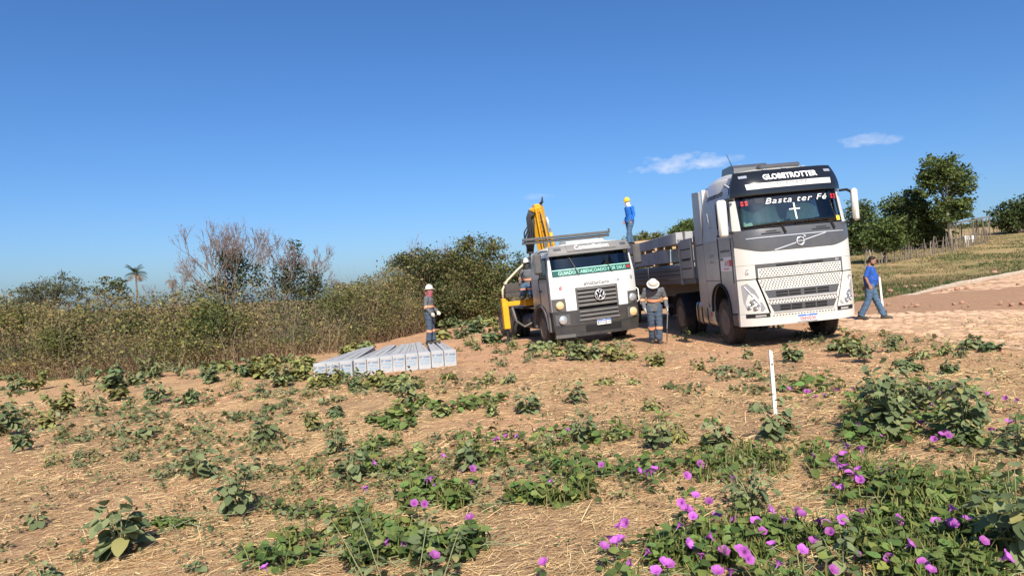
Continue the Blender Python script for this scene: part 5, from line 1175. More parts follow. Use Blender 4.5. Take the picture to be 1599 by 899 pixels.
# 4 crane operator sitting at the controls
J = stand(); J['pel'] = V3((0, 0, .10)); J['wai'] = V3((0, .0, .24)); J['che'] = V3((0, -.03, .46)); J['nek'] = V3((0, -.03, .61)); J['hed'] = V3((0, -.05, .76)); J['shL'] = V3((-.19, -.02, .56)); J['shR'] = V3((.19, -.02, .56)); J['elL'] = V3((-.26, -.06, .30)); J['wrL'] = V3((-.22, -.28, .22)); J['elR'] = V3((.25, -.06, .30)); J['wrR'] = V3((.15, -.26, .20))
J['hiL'] = V3((-.10, -.02, .08)); J['hiR'] = V3((.10, -.02, .08)); J['knL'] = V3((-.13, -.36, .06)); J['knR'] = V3((.12, -.38, .05)); J['anL'] = V3((-.14, -.34, -.18)); J['anR'] = V3((.12, -.36, -.18)); J['anL'].z = J['anR'].z = -.20
MC = vwt.matrix_world; pf = MC @ Matrix.Translation((-1.02, 2.98, 1.67)) @ Matrix.Rotation(rad(-32), 4, 'Z')
w4 = make_person('crane operator in white helmet sitting at the levers behind the cab of the crane truck', None, 0, J, M_work, M_denim, M_boot, helmet='front', helm_mat=M_helm, hood=M_hoodd, frame=pf)
# 5 man in blue shirt stepping out from behind the tractor truck
J = stand(); J['hed'] = V3((0, -.07, 1.60)); J['face'] = V3((0, -.8, -.55)); J['hdn'] = V3((0, -.35, .94)); J['wai'] = V3((0, -.02, 1.09)); J['che'] = V3((0, -.03, 1.31)); J['shL'] = V3((-.19, .01, 1.41)); J['shR'] = V3((.19, -.01, 1.41)); J['elR'] = V3((.26, .10, 1.16)); J['wrR'] = V3((.24, .14, .92)); J['elL'] = V3((-.27, .10, 1.16)); J['wrL'] = V3((-.23, .02, .93))
J['knR'] = V3((.10, -.13, .50)); J['anR'] = V3((.12, -.30, .09)); J['knL'] = V3((-.11, .08, .50)); J['anL'] = V3((-.11, .28, .10)); J['pel'] = V3((0, 0, .94)); 
p = gnd(1362, 499); w5 = make_person('man in royal blue t-shirt and jeans stepping out from behind the big white truck', (p.x, p.y, p.z), rad(62), J, M_bluesh, M_denim, M_boot, sleeves=-.25, jacket=False, bands=False, hair=M_hair, belly=.075)
text_mesh('shirt_emblem', 'A', .07, M_txt_white, w5, lambda u, v: (.07 + u, -.172, 1.35 + v))
# white stakes
M_stake = mat('white_stake', (0.74, 0.70, 0.64), rough=.8, noise=.4, nscale=9, col2=(.5, .42, .33))
def stake(u, v0, v1, wpx, label):
    p = gnd(u, v0); D = p.y; t = at(*v1, D); e = empty('marker_stake', (p.x, p.y, p.z)); tag(e, label, 'stake'); q = t - p; w = wpx * D / FOC / 2
    R = [[(x_ * w * k, y_ * w * .6 * k, 0) for x_, y_ in ((-1, -1), (1, -1), (1, 1), (-1, 1))] for k in (1.1, .95)]
    R[0] = [(a, c, -.06) for a, c, _ in R[0]]; R[1] = [(a + q.x, c + q.y, q.z + (.02 if a < 0 else 0)) for a, c, _ in R[1]]; MB().rings(R).build('post', M_stake, e)
    MB().tube([(q.x * .8, -w * .62, q.z * .8), (q.x * .8 + .004, -w * .62 - .012, q.z * .8)], .008, 6).build('nail_head', M_steel, e)
stake(1211, 648, (1203, 548), 5.5, 'tall white wooden stake beside a leafy weed on the open ground')
stake(1378, 478, (1373, 433), 3, 'thin white stake just behind the man in the blue shirt')
# ================================================================ weeds on the open ground
M_leaf = mat('weed_leaf', (0.165, 0.20, 0.09), rough=0.65, rand=0.38, sub=0.22, noise=.4, nscale=12, col2=(0.225, 0.25, 0.12), spec=.2)
M_leaf2 = mat('vine_leaf', (0.11, 0.165, 0.045), rough=0.55, rand=0.4, sub=0.25, noise=.35, nscale=14, col2=(0.15, 0.19, 0.06), spec=.25)
M_fol = mat('foliage_mass', (0.09, 0.12, 0.05), rough=0.65, attr=True, sub=0.22, spec=.25)
M_stem = mat('weed_stem', (0.22, 0.24, 0.12), rough=0.8); M_ystem = mat('pale_stem', (0.19, 0.20, 0.09), rough=0.8)
M_flower = mat('mauve_petal', (0.46, 0.10, 0.45), rough=0.6, sub=0.3, rand=.30, noise=.5, nscale=3, col2=(.55, .20, .54)); M_throat = mat('dark_throat', (0.20, 0.02, 0.22), rough=.6); M_calyx = mat('calyx_green', (0.12, 0.20, 0.05), rough=.7)
def leaf_mesh(seed, m, w=.78, heart=True):
    r = random.Random(seed); out = [(0, 0), (.03, .30), (.26, .52), (.58, .48), (.86, .24), (1.0, 0)] if heart else [(0, 0), (.12, .18), (.40, .32), (.70, .24), (.90, .09), (1.0, 0)]
    L = []; Rr = []; mid = []; dr = .10 + .22 * r.random(); cu = .06 + .12 * r.random()
    V = []; F = []
    xs = [p[0] for p in out]
    for x, y in out:
        z = -dr * x * x; V.append((x, 0, z)); V.append((x - (.10 if x < .1 and y > 0 else 0), y * w, z + cu * y * 1.6 - .12 * r.random() * y)); V.append((x - (.10 if x < .1 and y > 0 else 0), -y * w, z + cu * y * 1.6 - .12 * r.random() * y))
    for i in range(len(out) - 1):
        a, b_ = 3 * i, 3 * (i + 1)
        if i == 0: F += [(a, b_, b_ + 1), (a, b_ + 2, b_)]
        elif i == len(out) - 2: F += [(a, b_, a + 1), (a, a + 2, b_)]
        else: F += [(a, b_, b_ + 1, a + 1), (a, a + 2, b_ + 2, b_)]
    me = bpy.data.meshes.new('leaf'); me.from_pydata(V, [], F); me.update(); me.shade_smooth(); me.materials.append(m); return me
M_leafy = mat('yellowed_leaf', (0.27, 0.25, 0.085), rough=.7, rand=.2, sub=.2)
LEAF = [leaf_mesh(i, M_leaf, .78) for i in range(5)] * 3 + [leaf_mesh(9, M_leafy, .7)]; VLEAF = [leaf_mesh(20 + i, M_leaf2, .95) for i in range(4)]; NLEAF = [leaf_mesh(40 + i, M_leaf, .62, False) for i in range(3)]
def leaf_matrix(p, az, pitch, roll, s):
    return Matrix.Translation(p) @ Matrix.Rotation(az, 4, 'Z') @ Matrix.Rotation(pitch, 4, 'Y') @ Matrix.Rotation(roll, 4, 'X') @ Matrix.Scale(s, 4)
def plant(u, v, hpx, wpx, leafpx, label, group=None, n=40, singles=True, stems=6, name='weed', kind='bush', shape=LEAF, seed=None, pale=False, tone=(1, 1, 1)):
    R = random.Random(seed if seed is not None else int(u * 7 + v * 13)); p = gnd(u, v); D = p.y; H = hpx * D / FOC; W = wpx * D / FOC / 2; ls = leafpx * 1.22 * D / FOC
    root = empty(name, (p.x, p.y, p.z)); tag(root, label, 'plant', group)
    sb = MB(); spots = []
    for i in range(stems):
        az = 2 * math.pi * (i + R.random() * .8) / stems; rr = W * (0.25 + .75 * R.random()) * (1 if i else .15); hh = H * (1.0 if i == 0 else .55 + .42 * R.random()); k = .3 + .4 * R.random()
        pts = []
        for t in (0, .25, .5, .75, 1):
            e = t ** (1 + .5 * k); pts.append(V3((rr * math.cos(az) * e + .02 * H * math.sin(5 * t + i), rr * math.sin(az) * e, hh * (t if kind != 'sprawl' else t ** .75) - (0 if kind != 'sprawl' else .12 * H * t))))
        sb.tube(pts, [max(.004, ls * .06), max(.0035, ls * .05), max(.003, ls * .04), .0025, .0015], 5); spots.append((pts, az))
    sb.build('stem', M_ystem if pale else M_stem, root, smooth=True)
    LV = []; n = int(n * (1.08 if singles else 1.3))
    for k in range(n):
        pts, az = spots[k % stems]; t = .18 + .82 * ((k // stems + R.random()) / max(1, n // stems)); t = min(t, .999); i = int(t * 4); q = pts[i].lerp(pts[i + 1], t * 4 - i)
        a = az + R.uniform(-1.9, 1.9) if R.random() < .8 else R.uniform(0, 6.28); s_ = ls * (1.15 - .6 * t) * R.uniform(.75, 1.15); pet = s_ * .35
        q = q + V3((math.cos(a) * pet, math.sin(a) * pet, pet * .3)); q.z = max(q.z, .02)
        LV.append(leaf_matrix(q, a, R.uniform(-.25, .75), R.uniform(-.5, .5), s_))
    if singles:
        for k, M in enumerate(LV):
            o = bpy.data.objects.new('leaf', shape[k % len(shape)]); link(o, root); o.matrix_local = M
    else:
        V = []; F = []; C = []; base = 0
        for k, M in enumerate(LV):
            me = shape[k % len(shape)]
            for vv in me.vertices: V.append(M @ vv.co)
            for pl in me.polygons:
                vi = list(pl.vertices); F.append([base + vi[0], base + vi[1], base + vi[2]])
                if len(vi) == 4: F.append([base + vi[0], base + vi[2], base + vi[3]])
            c = np.array((0.165, 0.197, 0.09)) * np.array(tone) * R.uniform(.6, 1.5) * np.array((R.uniform(.9, 1.25), 1, R.uniform(.8, 1.1))); C += [c] * len(me.vertices); base += len(me.vertices)
        quads_object('foliage', np.array([tuple(x) for x in V]), np.array(F), M_fol, root, np.array(C), smooth=True)
    return root
# large single weeds: (base x, base y, height, width, leaf size, label, leaves, stems)
for (u, v, h, w, l, lab, n, st, kd) in [
    (190, 866, 92, 125, 27, 'big-leaved weed alone on the straw near the lower left of the picture', 52, 8, 'bush'),
    (372, 803, 98, 105, 17, 'tall many-leaved grey-green weed right of the big-leaved weed', 90, 10, 'bush'),
    (306, 747, 58, 76, 17, 'weed with a spreading flat top just above the tall grey-green weed', 38, 7, 'bush'),
    (60, 822, 38, 42, 13, 'small weed of few leaves near the left edge', 18, 5, 'bush'),
    (68, 912, 36, 52, 18, 'low rosette weed cut off by the bottom edge at far left', 20, 6, 'bush'),
    (308, 893, 22, 36, 13, 'low dark rosette weed at the bottom edge left of the single flower', 16, 6, 'bush'),
    (412, 690, 48, 66, 13, 'compact weed with a trailing shoot in the left middle ground', 44, 7, 'bush'),
    (228, 686, 34, 34, 11, 'small upright weed with a shadow, right one of a neighbouring pair', 26, 5, 'bush'),
    (188, 684, 30, 40, 10, 'small loose weed, left one of a neighbouring pair', 22, 5, 'bush'),
    (246, 630, 38, 52, 10, 'dense rounded weed standing clear on the straw left of the poles', 70, 9, 'bush'),
    (12, 680, 64, 64, 13, 'thick dark green weed at the left edge of the picture', 80, 9, 'bush'),
    (526, 708, 40, 46, 14, 'broad-leaved weed left of the first flowers', 34, 6, 'bush'),
    (550, 752, 62, 50, 15, 'upright dark weed among vines left of the centre flowers', 40, 6, 'bush'),
    (640, 632, 60, 50, 11, 'tall loose weed in front of the laid poles', 58, 8, 'bush'),
    (730, 735, 48, 46, 16, 'pale downy weed with drooping leaves among the vines', 40, 7, 'bush'),
    (826, 645, 40, 44, 12, 'compact dark weed alone on bare soil in the middle', 52, 8, 'bush'),
    (902, 630, 38, 40, 11, 'upright weed right of the compact dark weed', 40, 7, 'bush'),
    (912, 692, 62, 60, 13, 'tall pale weed rising from the vine mat in the middle', 52, 8, 'bush'),
    (1030, 702, 52, 60, 13, 'bushy weed left of the sprawling pair of weeds', 46, 7, 'bush'),
    (1122, 706, 60, 72, 15, 'wide weed with three leaning stems left of the white stake', 50, 7, 'bush'),
    (1215, 690, 72, 70, 17, 'leafy weed growing around the foot of the white stake', 62, 8, 'bush'),
    (1388, 682, 122, 118, 18, 'largest bushy weed, amid mauve flowers right of the stake', 190, 18, 'bush'),
    (1508, 690, 108, 96, 18, 'second large bushy weed, right of the largest one', 130, 13, 'bush'),
    (1440, 640, 62, 76, 14, 'mid-sized weed between the two large bushy ones', 62, 9, 'bush'),
    (1592, 890, 158, 120, 30, 'big-leaved weed cut off by the right edge of the picture', 74, 10, 'bush'),
    (1590, 712, 62, 60, 16, 'weed at the right edge beside the second large bushy one', 50, 8, 'bush'),
    (1175, 800, 96, 150, 17, 'sprawling spiky grey-green weed above the dense flower mat', 120, 14, 'sprawl'),
    (1316, 902, 92, 60, 20, 'single tall-stemmed weed standing up out of the flower mat', 24, 3, 'bush')]:
    plant(u, v, h, w, l, lab, None, n, True, st, kind=kd, shape=NLEAF if 'spiky' in lab else LEAF)
# sprawling long-stemmed weed low in the middle: four pale runners lined with round leaves
for (u0, v0, u1, v1, lab) in [(575, 918, 510, 800, 'leftmost long pale runner with round leaves, low in the picture'), (600, 918, 552, 788, 'second long pale runner with round leaves from the left'), (652, 914, 672, 792, 'third long pale runner with round leaves, near the small mauve flowers'), (690, 914, 722, 815, 'rightmost long pale runner with round leaves, low in the picture')]:
    a = gnd(u0, v0); D = a.y; tp = at(u1, v1, D + .25); root = empty('runner_weed', (a.x, a.y, a.z)); tag(root, lab, 'plant', 'long pale runners low in the middle')
    R = random.Random(u0); q = tp - a; pts = [V3((q.x * t, q.y * t, max(.02, q.z * t * (1.25 - .25 * t)))) for t in (0, .25, .5, .75, 1)]
    MB().tube(pts, [.0042, .004, .0036, .003, .0015], 6).build('stem', M_ystem, root, smooth=True)
    for k in range(34):
        t = min(.99, max(.02, .97 * k / 34 + R.uniform(-.03, .03))); i = min(3, int(t * 4)); pt = pts[i].lerp(pts[i + 1], t * 4 - i); sgn = -1 if k % 2 else 1; az = math.atan2(q.y, q.x) + sgn * R.uniform(.5, 1.9) if abs(q.x) > .02 else sgn * R.uniform(0, .7) + (math.pi if sgn < 0 else 0)
        s_ = .080 * (1.1 - .6 * t) * R.uniform(.45, 1.2); o = bpy.data.objects.new('leaf', LEAF[k % 16]); link(o, root); o.matrix_local = leaf_matrix(pt + V3((math.cos(az) * .025, math.sin(az) * .025, R.uniform(-.02, .02))), az + R.gauss(0, .5), R.uniform(-.5, .7), R.uniform(-.8, .8), s_)
# smaller weeds, too alike to tell apart within each patch
ORD = 'first second third fourth fifth sixth seventh eighth ninth tenth eleventh twelfth thirteenth'.split()
def patch_weeds(spots, label, group, l=9, n=30, st=6):
    for i, (u, v, h, w) in enumerate(sorted(spots)):
        k = len(spots) - 1 - i; lab = label + (', leftmost' if i == 0 else ', rightmost' if k == 0 else ', %s from left' % ORD[i] if i <= k else ', %s from right' % ORD[k])
        RR = random.Random(int(u * 3 + v)); plant(u, v, h * RR.uniform(.8, 1.25), w * RR.uniform(.85, 1.3), l * RR.choice((.7, .9, 1.1, 1.3)), lab, group, max(22, int(n * RR.uniform(1.1, 2.4) * w / 36)), False, st + RR.choice((-1, 0, 2)), shape=RR.choice((LEAF, LEAF, NLEAF, VLEAF)), kind=RR.choice(('bush', 'bush', 'sprawl')), tone=RR.choice(((1, 1, 1), (1.25, 1.1, .85), (.8, .9, .9), (1.35, 1.3, 1.1))))
patch_weeds([(u_, v_, h_ * 1.35, w_ * 1.4) for u_, v_, h_, w_ in [(150, 642, 34, 42), (100, 646, 44, 48), (297, 630, 22, 36), (60, 608, 26, 60), (130, 602, 22, 50), (178, 606, 24, 40), (185, 625, 22, 34), (30, 612, 24, 50), (75, 668, 20, 26), (36, 705, 26, 22), (85, 725, 24, 22), (236, 590, 22, 44), (280, 586, 20, 50), (330, 598, 24, 40), (370, 608, 26, 30), (215, 600, 16, 40), (10, 592, 20, 44), (110, 585, 16, 50), (410, 612, 20, 30), (205, 720, 14, 24)]],
            'small weed on the straw left of the laid poles', 'small weeds left of the poles')
patch_weeds([(384, 588, 30, 46), (340, 580, 20, 40), (440, 604, 34, 46), (415, 590, 26, 40), (470, 594, 30, 44), (500, 604, 22, 40), (475, 575, 22, 40), (450, 566, 20, 34), (520, 600, 32, 46), (555, 608, 28, 50), (590, 606, 26, 46), (625, 612, 26, 44), (655, 606, 24, 40), (420, 575, 20, 40), (535, 590, 18, 30), (700, 592, 14, 34), (570, 548, 18, 26), (545, 553, 14, 26)],
            'leafy weed clustered around the laid poles', 'weeds around the laid poles', 10, 44, 7)
patch_weeds([(580, 660, 26, 30), (620, 697, 32, 30), (490, 672, 26, 26), (525, 652, 18, 26), (660, 632, 26, 30), (770, 650, 38, 34), (765, 600, 24, 30), (795, 598, 22, 30), (785, 572, 18, 40), (1016, 640, 26, 34), (945, 600, 14, 18), (990, 600, 14, 20), (575, 700, 20, 30), (650, 720, 28, 40), (690, 650, 24, 30), (960, 690, 34, 46), (640, 740, 22, 40), (1185, 642, 18, 22), (1060, 690, 40, 40), (855, 700, 24, 50)],
            'small weed on bare soil in the middle', 'small weeds in the middle', 10, 30)
patch_weeds([(870, 556, 26, 40), (905, 562, 30, 44), (930, 560, 24, 40), (955, 564, 24, 34), (890, 548, 18, 36), (1026, 572, 28, 42), (1092, 578, 22, 34), (1168, 560, 20, 20), (1072, 532, 26, 14), (1238, 566, 34, 40), (840, 548, 16, 34), (985, 560, 14, 20)],
            'low weed growing in front of the two trucks', 'weeds in front of the trucks', 9, 34)
patch_weeds([(1330, 556, 32, 44), (1350, 566, 36, 40), (1390, 550, 30, 36), (1440, 560, 18, 34), (1475, 556, 24, 40), (1500, 560, 26, 36), (1545, 548, 14, 30), (1420, 580, 20, 40), (1480, 585, 26, 40), (1310, 548, 16, 24), (1520, 545, 18, 26), (1400, 535, 14, 30)],
            'low weed along the edge of the cobbled lane', 'weeds along the lane', 10, 36)
patch_weeds([(705, 512, 18, 40), (745, 520, 22, 46), (770, 535, 26, 50), (735, 540, 22, 50), (760, 510, 18, 40), (690, 530, 16, 30), (720, 528, 20, 34), (800, 545, 20, 36), (780, 516, 16, 30), (640, 556, 16, 30), (665, 512, 14, 20), (590, 520, 14, 26)],
            'low weed between standing worker and crane truck', 'weeds behind the laid poles', 9, 40)
# creeping seedlings and torn leaves over the soil
def seedlings(n, seed):
    r = np.random.default_rng(seed); y = 4.2 * (22 / 4.2) ** r.random(n); x = (r.random(n) * 2 - 1) * y * .76; m = hash_noise(x, y, 1.1, 77) > .5; x, y = x[m], y[m]
    k = 5; P = np.repeat(np.stack([x, y, gz(x, y) + .012], 1), k, 0); P[:, :2] += r.normal(0, .03, (len(P), 2)); P[:, 2] += r.random(len(P)) * .05
    c = np.array((.095, .125, .05)) * (.6 + .9 * r.random((len(P), 1))); return leaf_quads(P, .02 + .035 * r.random(len(P)), c, .7, .75)
def ground_weeds(n, seed):
    r = np.random.default_rng(seed); y = 5.5 * (24 / 5.5) ** r.random(n); x = (r.random(n) * 2 - 1) * y * .76; q = hash_noise(x, y * .8, 1.7, 78); m = (q > .53) & ~in_poly(x, y, lane_poly) & ~((x > 9.5) & (y > 17)); x, y = x[m], y[m]; n = len(x); k = 16
    s = .06 + .14 * r.random(n); P = np.repeat(np.stack([x, y, gz(x, y)], 1), k, 0); S = np.repeat(s, k); a = r.random(n * k) * 6.28; d = S * np.sqrt(r.random(n * k)); P[:, 0] += d * np.cos(a); P[:, 1] += d * np.sin(a); P[:, 2] = gz(P[:, 0], P[:, 1]) + .012 + (S - d * .6) * r.random(n * k) * .9
    tone = np.repeat(np.array([(.15, .175, .08), (.12, .15, .055), (.19, .20, .10), (.22, .20, .085)])[r.integers(0, 4, n)], k, 0); return leaf_quads(P, (.03 + .05 * r.random(n * k)) * np.clip(P[:, 1] / 8, .8, 1.5), tone * (.6 + .8 * r.random((n * k, 1))), .75, .65)
gw = ground_weeds(2100, 6); tag(quads_object('ground_weeds', gw[0], gw[1], M_fol, None, gw[2]), 'trailing low weeds spread between the larger plants', 'weeds', kind='stuff')
sv = seedlings(3000, 5); tag(quads_object('seedlings', sv[0], sv[1], M_fol, None, sv[2]), 'tiny green seedlings dotted over the straw', 'seedlings', kind='stuff')

# ================================================================ morning glory mats
def flower_mesh(seed):
    r = random.Random(seed); b = MB(); R = []; n = 20
    for rr, z in ((.05, 0), (.055, .25), (.085, .48), (.17, .70), (.36, .88), (.56, .96)):
        R.append([((rr * (1 + (.07 * math.cos(5 * a) if rr > .3 else 0))) * math.cos(a), (rr * (1 + (.07 * math.cos(5 * a) if rr > .3 else 0))) * math.sin(a), z + (.04 * math.cos(5 * a + 1) if rr > .3 else 0) + .03 * r.random() * (rr > .3)) for a in [2 * math.pi * k / n for k in range(n)]])
    b.rings(R, cap=False); me = b.mesh('flower', True); me.materials.append(M_flower); return me
FLW = [flower_mesh(i) for i in range(4)]
cb = MB(); cb.lathe([(.03, -.45), (.04, -.1), (.10, .0), (.09, .14)], (0, 0, 0), 2, 8); CAL = cb.mesh('calyx', True); CAL.materials.append(M_calyx)
tb = MB(); tb.lathe([(.075, .50), (.03, .40)], (0, 0, 0), 2, 10); THR = tb.mesh('throat', True); THR.materials.append(M_throat)
def add_flower(root, u, v, R, size=.043):
    h = R.uniform(.10, .18); r = ray(u, v); g = gnd(u, v, h); p = g + V3((0, 0, h)); base = root.location
    o = bpy.data.objects.new('flower', R.choice(FLW)); link(o, root); s_ = size * R.uniform(.85, 1.2)
    az = R.uniform(0, 6.28); til = R.uniform(.15, .95); d = V3((math.cos(az) * math.sin(til), math.sin(az) * math.sin(til) - .25, math.cos(til))).normalized()
    M = Matrix.Translation(p - d * s_ * .8 - base) @ d.to_track_quat('Z', 'Y').to_matrix().to_4x4() @ Matrix.Scale(s_ * 1.25, 4); o.matrix_local = M
    for q in range(2):
        a2 = R.uniform(0, 6.28); l = bpy.data.objects.new('leaf', VLEAF[q]); link(l, root); l.matrix_local = leaf_matrix(p - base + V3((math.cos(a2) * .02, math.sin(a2) * .02, -h * R.uniform(.35, .8))), a2, R.uniform(-.3, .4), R.uniform(-.4, .4), .05 * R.uniform(.8, 1.3))
    for me, nm in ((CAL, 'calyx'), (THR, 'throat')): c = bpy.data.objects.new(nm, me); link(c, o)
def vine(name, label, ells, nleaf, nsingle, flowers, leaf=.055, hmax=.16, shoots=0, seed=1, dens=0):
    """a mat of creeping vine: ells are photo-ground ellipses (u, v, ru, rv)"""
    R = random.Random(seed); c0 = gnd(ells[0][0], ells[0][1]); root = empty(name, tuple(c0)); tag(root, label, 'vine')
    area = [e[2] * e[3] for e in ells]; pts = []; tot = sum(area); guard = 0
    while len(pts) < nleaf and guard < nleaf * 6:
        guard += 1; e = R.choices(ells, area)[0]; a = R.uniform(0, 6.28); q = math.sqrt(R.random()); u, v = e[0] + e[2] * q * math.cos(a), e[1] + e[3] * q * math.sin(a)
        if v < 480: continue
        rr = ray(u, v); t = CAMH / max(.02, SLOPE * rr.x - rr.z); x, y = rr.x * t, t
        if hash_noise(np.array([x]), np.array([y]), .55, 90 + seed)[0] < .44 + .08 * q + dens: continue
        pts.append((x, y))
    pts.sort(key=lambda p_: p_[1]); V = []; F = []; C = []; base = 0
    for k, (x, y) in enumerate(pts):
        hh = R.random() ** 1.6 * hmax; P_ = V3((x, y, gzf(x, y) + .015 + hh)) - c0; az = R.uniform(0, 6.28); M = leaf_matrix(P_, az, R.uniform(-.5, .5), R.uniform(-.55, .55), leaf * R.uniform(.65, 1.35) * (1 if y < 9 else 1.25)); me = VLEAF[k % 4]
        if k < nsingle: o = bpy.data.objects.new('leaf', me); link(o, root); o.matrix_local = M
        else:
            for vv in me.vertices: V.append(tuple(M @ vv.co))
            for pl in me.polygons:
                vi = list(pl.vertices); F.append([base + vi[0], base + vi[1], base + vi[2]])
                if len(vi) == 4: F.append([base + vi[0], base + vi[2], base + vi[3]])
            c = np.array((0.112, 0.165, 0.046)) * R.uniform(.5, 1.65) * np.array((R.uniform(.85, 1.35), 1, R.uniform(.8, 1.1))); C += [c] * len(me.vertices); base += len(me.vertices)
    if V: tag(quads_object('leaves', np.array(V), np.array(F), M_fol, root, np.array(C), smooth=True), kind='stuff')
    sb = MB()
    for k in range(max(8, len(pts) // 14)):
        x, y = R.choice(pts); az = R.uniform(0, 6.28); L = R.uniform(.2, .5); P0 = V3((x, y, gzf(x, y) + .02)) - c0; path = []
        for t in range(4): 
            xx, yy = x + L * t / 3 * math.cos(az) + R.uniform(-.03, .03), y + L * t / 3 * math.sin(az) + R.uniform(-.03, .03); path.append(V3((xx, yy, gzf(xx, yy) + .02 + .05 * R.random())) - c0)
        sb.tube(path, .003, 4)
    tag(sb.build('stems', M_stem, root), kind='stuff')
    if shoots:
        n = shoots; idx = [R.choice(pts) for _ in range(n)]; x = np.array([p_[0] for p_ in idx]) + rng.normal(0, .03, n); y = np.array([p_[1] for p_ in idx]) + rng.normal(0, .03, n); z = gz(x, y); L = .06 + .12 * rng.random(n); d = np.stack([rng.normal(0, .25, n), rng.normal(0, .25, n), np.ones(n)], 1); w = .0028 + .002 * rng.random(n); a = rng.random(n) * 6.28
        A = np.stack([x, y, z], 1) - np.array(c0); s_ = np.stack([np.cos(a), np.sin(a), 0 * a], 1) * w[:, None]; m_ = A + d * L[:, None] * .55; e = A + d * L[:, None] + np.stack([rng.normal(0, .02, n), rng.normal(0, .02, n), 0 * a], 1)
        Vq = np.stack([A - s_, A + s_, m_ + s_ * 1.5, m_ - s_ * 1.5, e + s_ * .5, e - s_ * .5], 1).reshape(-1, 3); i = np.arange(n)[:, None] * 6; Fq = np.concatenate([i + np.array([[0, 1, 2, 3]]), i + np.array([[3, 2, 4, 5]])], 0)
        cc = np.array([(.16, .20, .05), (.22, .24, .07), (.10, .15, .04), (.26, .22, .09)])[rng.integers(0, 4, n)] * (.7 + .6 * rng.random((n, 1)))
        tag(quads_object('shoots', Vq, Fq, M_fol, root, np.repeat(cc, 6, 0)), kind='stuff')
    for (u, v) in flowers: add_flower(root, u, v, R)
    return root
vine('morning_glory', 'dense mat of morning glory with many mauve flowers filling the lower right', [(1180, 850, 190, 62), (1080, 860, 150, 60), (1320, 850, 170, 70), (1480, 850, 150, 80), (1000, 890, 80, 40), (1420, 790, 120, 40), (1560, 800, 70, 60), (1240, 905, 330, 40)], 2300, 260,
     [(1086, 774), (1107, 783), (1071, 794), (1082, 807), (1121, 805), (1148, 813), (1202, 797), (1244, 799), (1252, 803), (1280, 815), (1290, 818), (1296, 831), (1074, 849), (1155, 859), (1162, 862), (1169, 873), (1252, 859), (1044, 882), (1036, 878), (1025, 893), (1120, 893), (1141, 894), (1335, 866), (1485, 794), (1510, 813), (1487, 819), (1535, 845), (1462, 815), (1453, 891), (952, 841), (962, 846), (969, 841), (943, 854), (977, 817), (966, 822), (849, 878), (1024, 892), (1064, 785), (1076, 796), (1010, 862), (1095, 868), (1190, 830), (1215, 880), (1270, 845), (1300, 890), (1365, 835), (1390, 872), (1420, 850), (1110, 838), (1180, 815), (1225, 812), (1060, 820), (985, 880), (1345, 800), (1440, 880), (1570, 870), (1400, 812), (1315, 812), (1130, 862), (1205, 850)], .056, .14, 2600, 3, .035)
vine('morning_glory', 'cluster of mauve morning glory flowers on a mat right of centre, above the dense one', [(1320, 735, 60, 34), (1290, 715, 50, 20), (1350, 770, 90, 26), (1150, 735, 90, 26), (1460, 770, 90, 30)], 520, 110,
     [(1312, 731), (1341, 733), (1325, 739), (1303, 758), (1314, 762), (1343, 750), (1318, 710), (1306, 718), (1322, 696), (1346, 702), (1272, 712), (1379, 736), (1309, 726), (1320, 729), (1093, 725), (1072, 743), (1143, 747), (1336, 744)], .06, .16, 900, 4)
vine('morning_glory', 'flowering morning glory tangled under the two large bushy weeds', [(1400, 650, 120, 30), (1270, 612, 50, 14), (1520, 660, 80, 40), (1480, 620, 90, 18), (1570, 630, 40, 20), (1360, 690, 60, 20)], 620, 110,
     [(1341, 663), (1374, 681), (1438, 661), (1459, 686), (1478, 674), (1470, 679), (1449, 606), (1471, 613), (1540, 615), (1570, 622), (1587, 625), (1575, 659), (1586, 681), (1487, 606), (1231, 607), (1259, 611), (1266, 612), (1274, 619), (1287, 617), (1331, 606), (1306, 609), (1453, 632), (1548, 672), (1480, 680)], .075, .18, 500, 5)
vine('morning_glory', 'loose mat of vine with scattered mauve flowers low in the middle', [(640, 790, 70, 60), (600, 850, 90, 50), (690, 770, 90, 30), (700, 840, 60, 50), (780, 760, 90, 26), (860, 770, 70, 20), (580, 740, 40, 40)], 1500, 240,
     [(691, 712), (719, 735), (738, 732), (736, 753), (667, 750), (672, 748), (679, 759), (647, 786), (663, 787), (734, 809), (604, 849), (631, 848), (678, 868), (583, 723), (571, 763), (860, 753)], .065, .15, 1500, 6)
vine('morning_glory', 'band of vine with a few mauve flowers across the middle of the field', [(860, 690, 80, 20), (970, 685, 70, 18), (820, 720, 90, 16), (1010, 740, 50, 22), (900, 740, 70, 16), (740, 700, 50, 20), (1060, 660, 60, 10)], 620, 120,
     [(777, 685), (773, 687), (790, 681), (808, 681), (886, 672), (939, 726), (1016, 736), (1022, 733), (998, 735), (1010, 738)], .068, .13, 300, 7)
vine('creeping_vine', 'flat dark vine streak without flowers below the laid poles', [(690, 640, 80, 10), (640, 660, 60, 14), (620, 690, 60, 12), (760, 625, 50, 8)], 420, 60, [], .075, .10, 0, 8)
vine('creeping_vine', 'narrow mossy green streak beside the big-leaved weed', [(270, 824, 34, 6), (295, 816, 20, 5)], 220, 60, [], .035, .05, 0, 9)
vine('creeping_vine', 'leafy vine tuft around the single low flower at lower left', [(470, 860, 40, 24), (440, 895, 60, 14), (400, 880, 30, 10), (480, 800, 50, 12), (470, 735, 60, 12)], 240, 90, [(414, 886)], .06, .10, 120, 10)
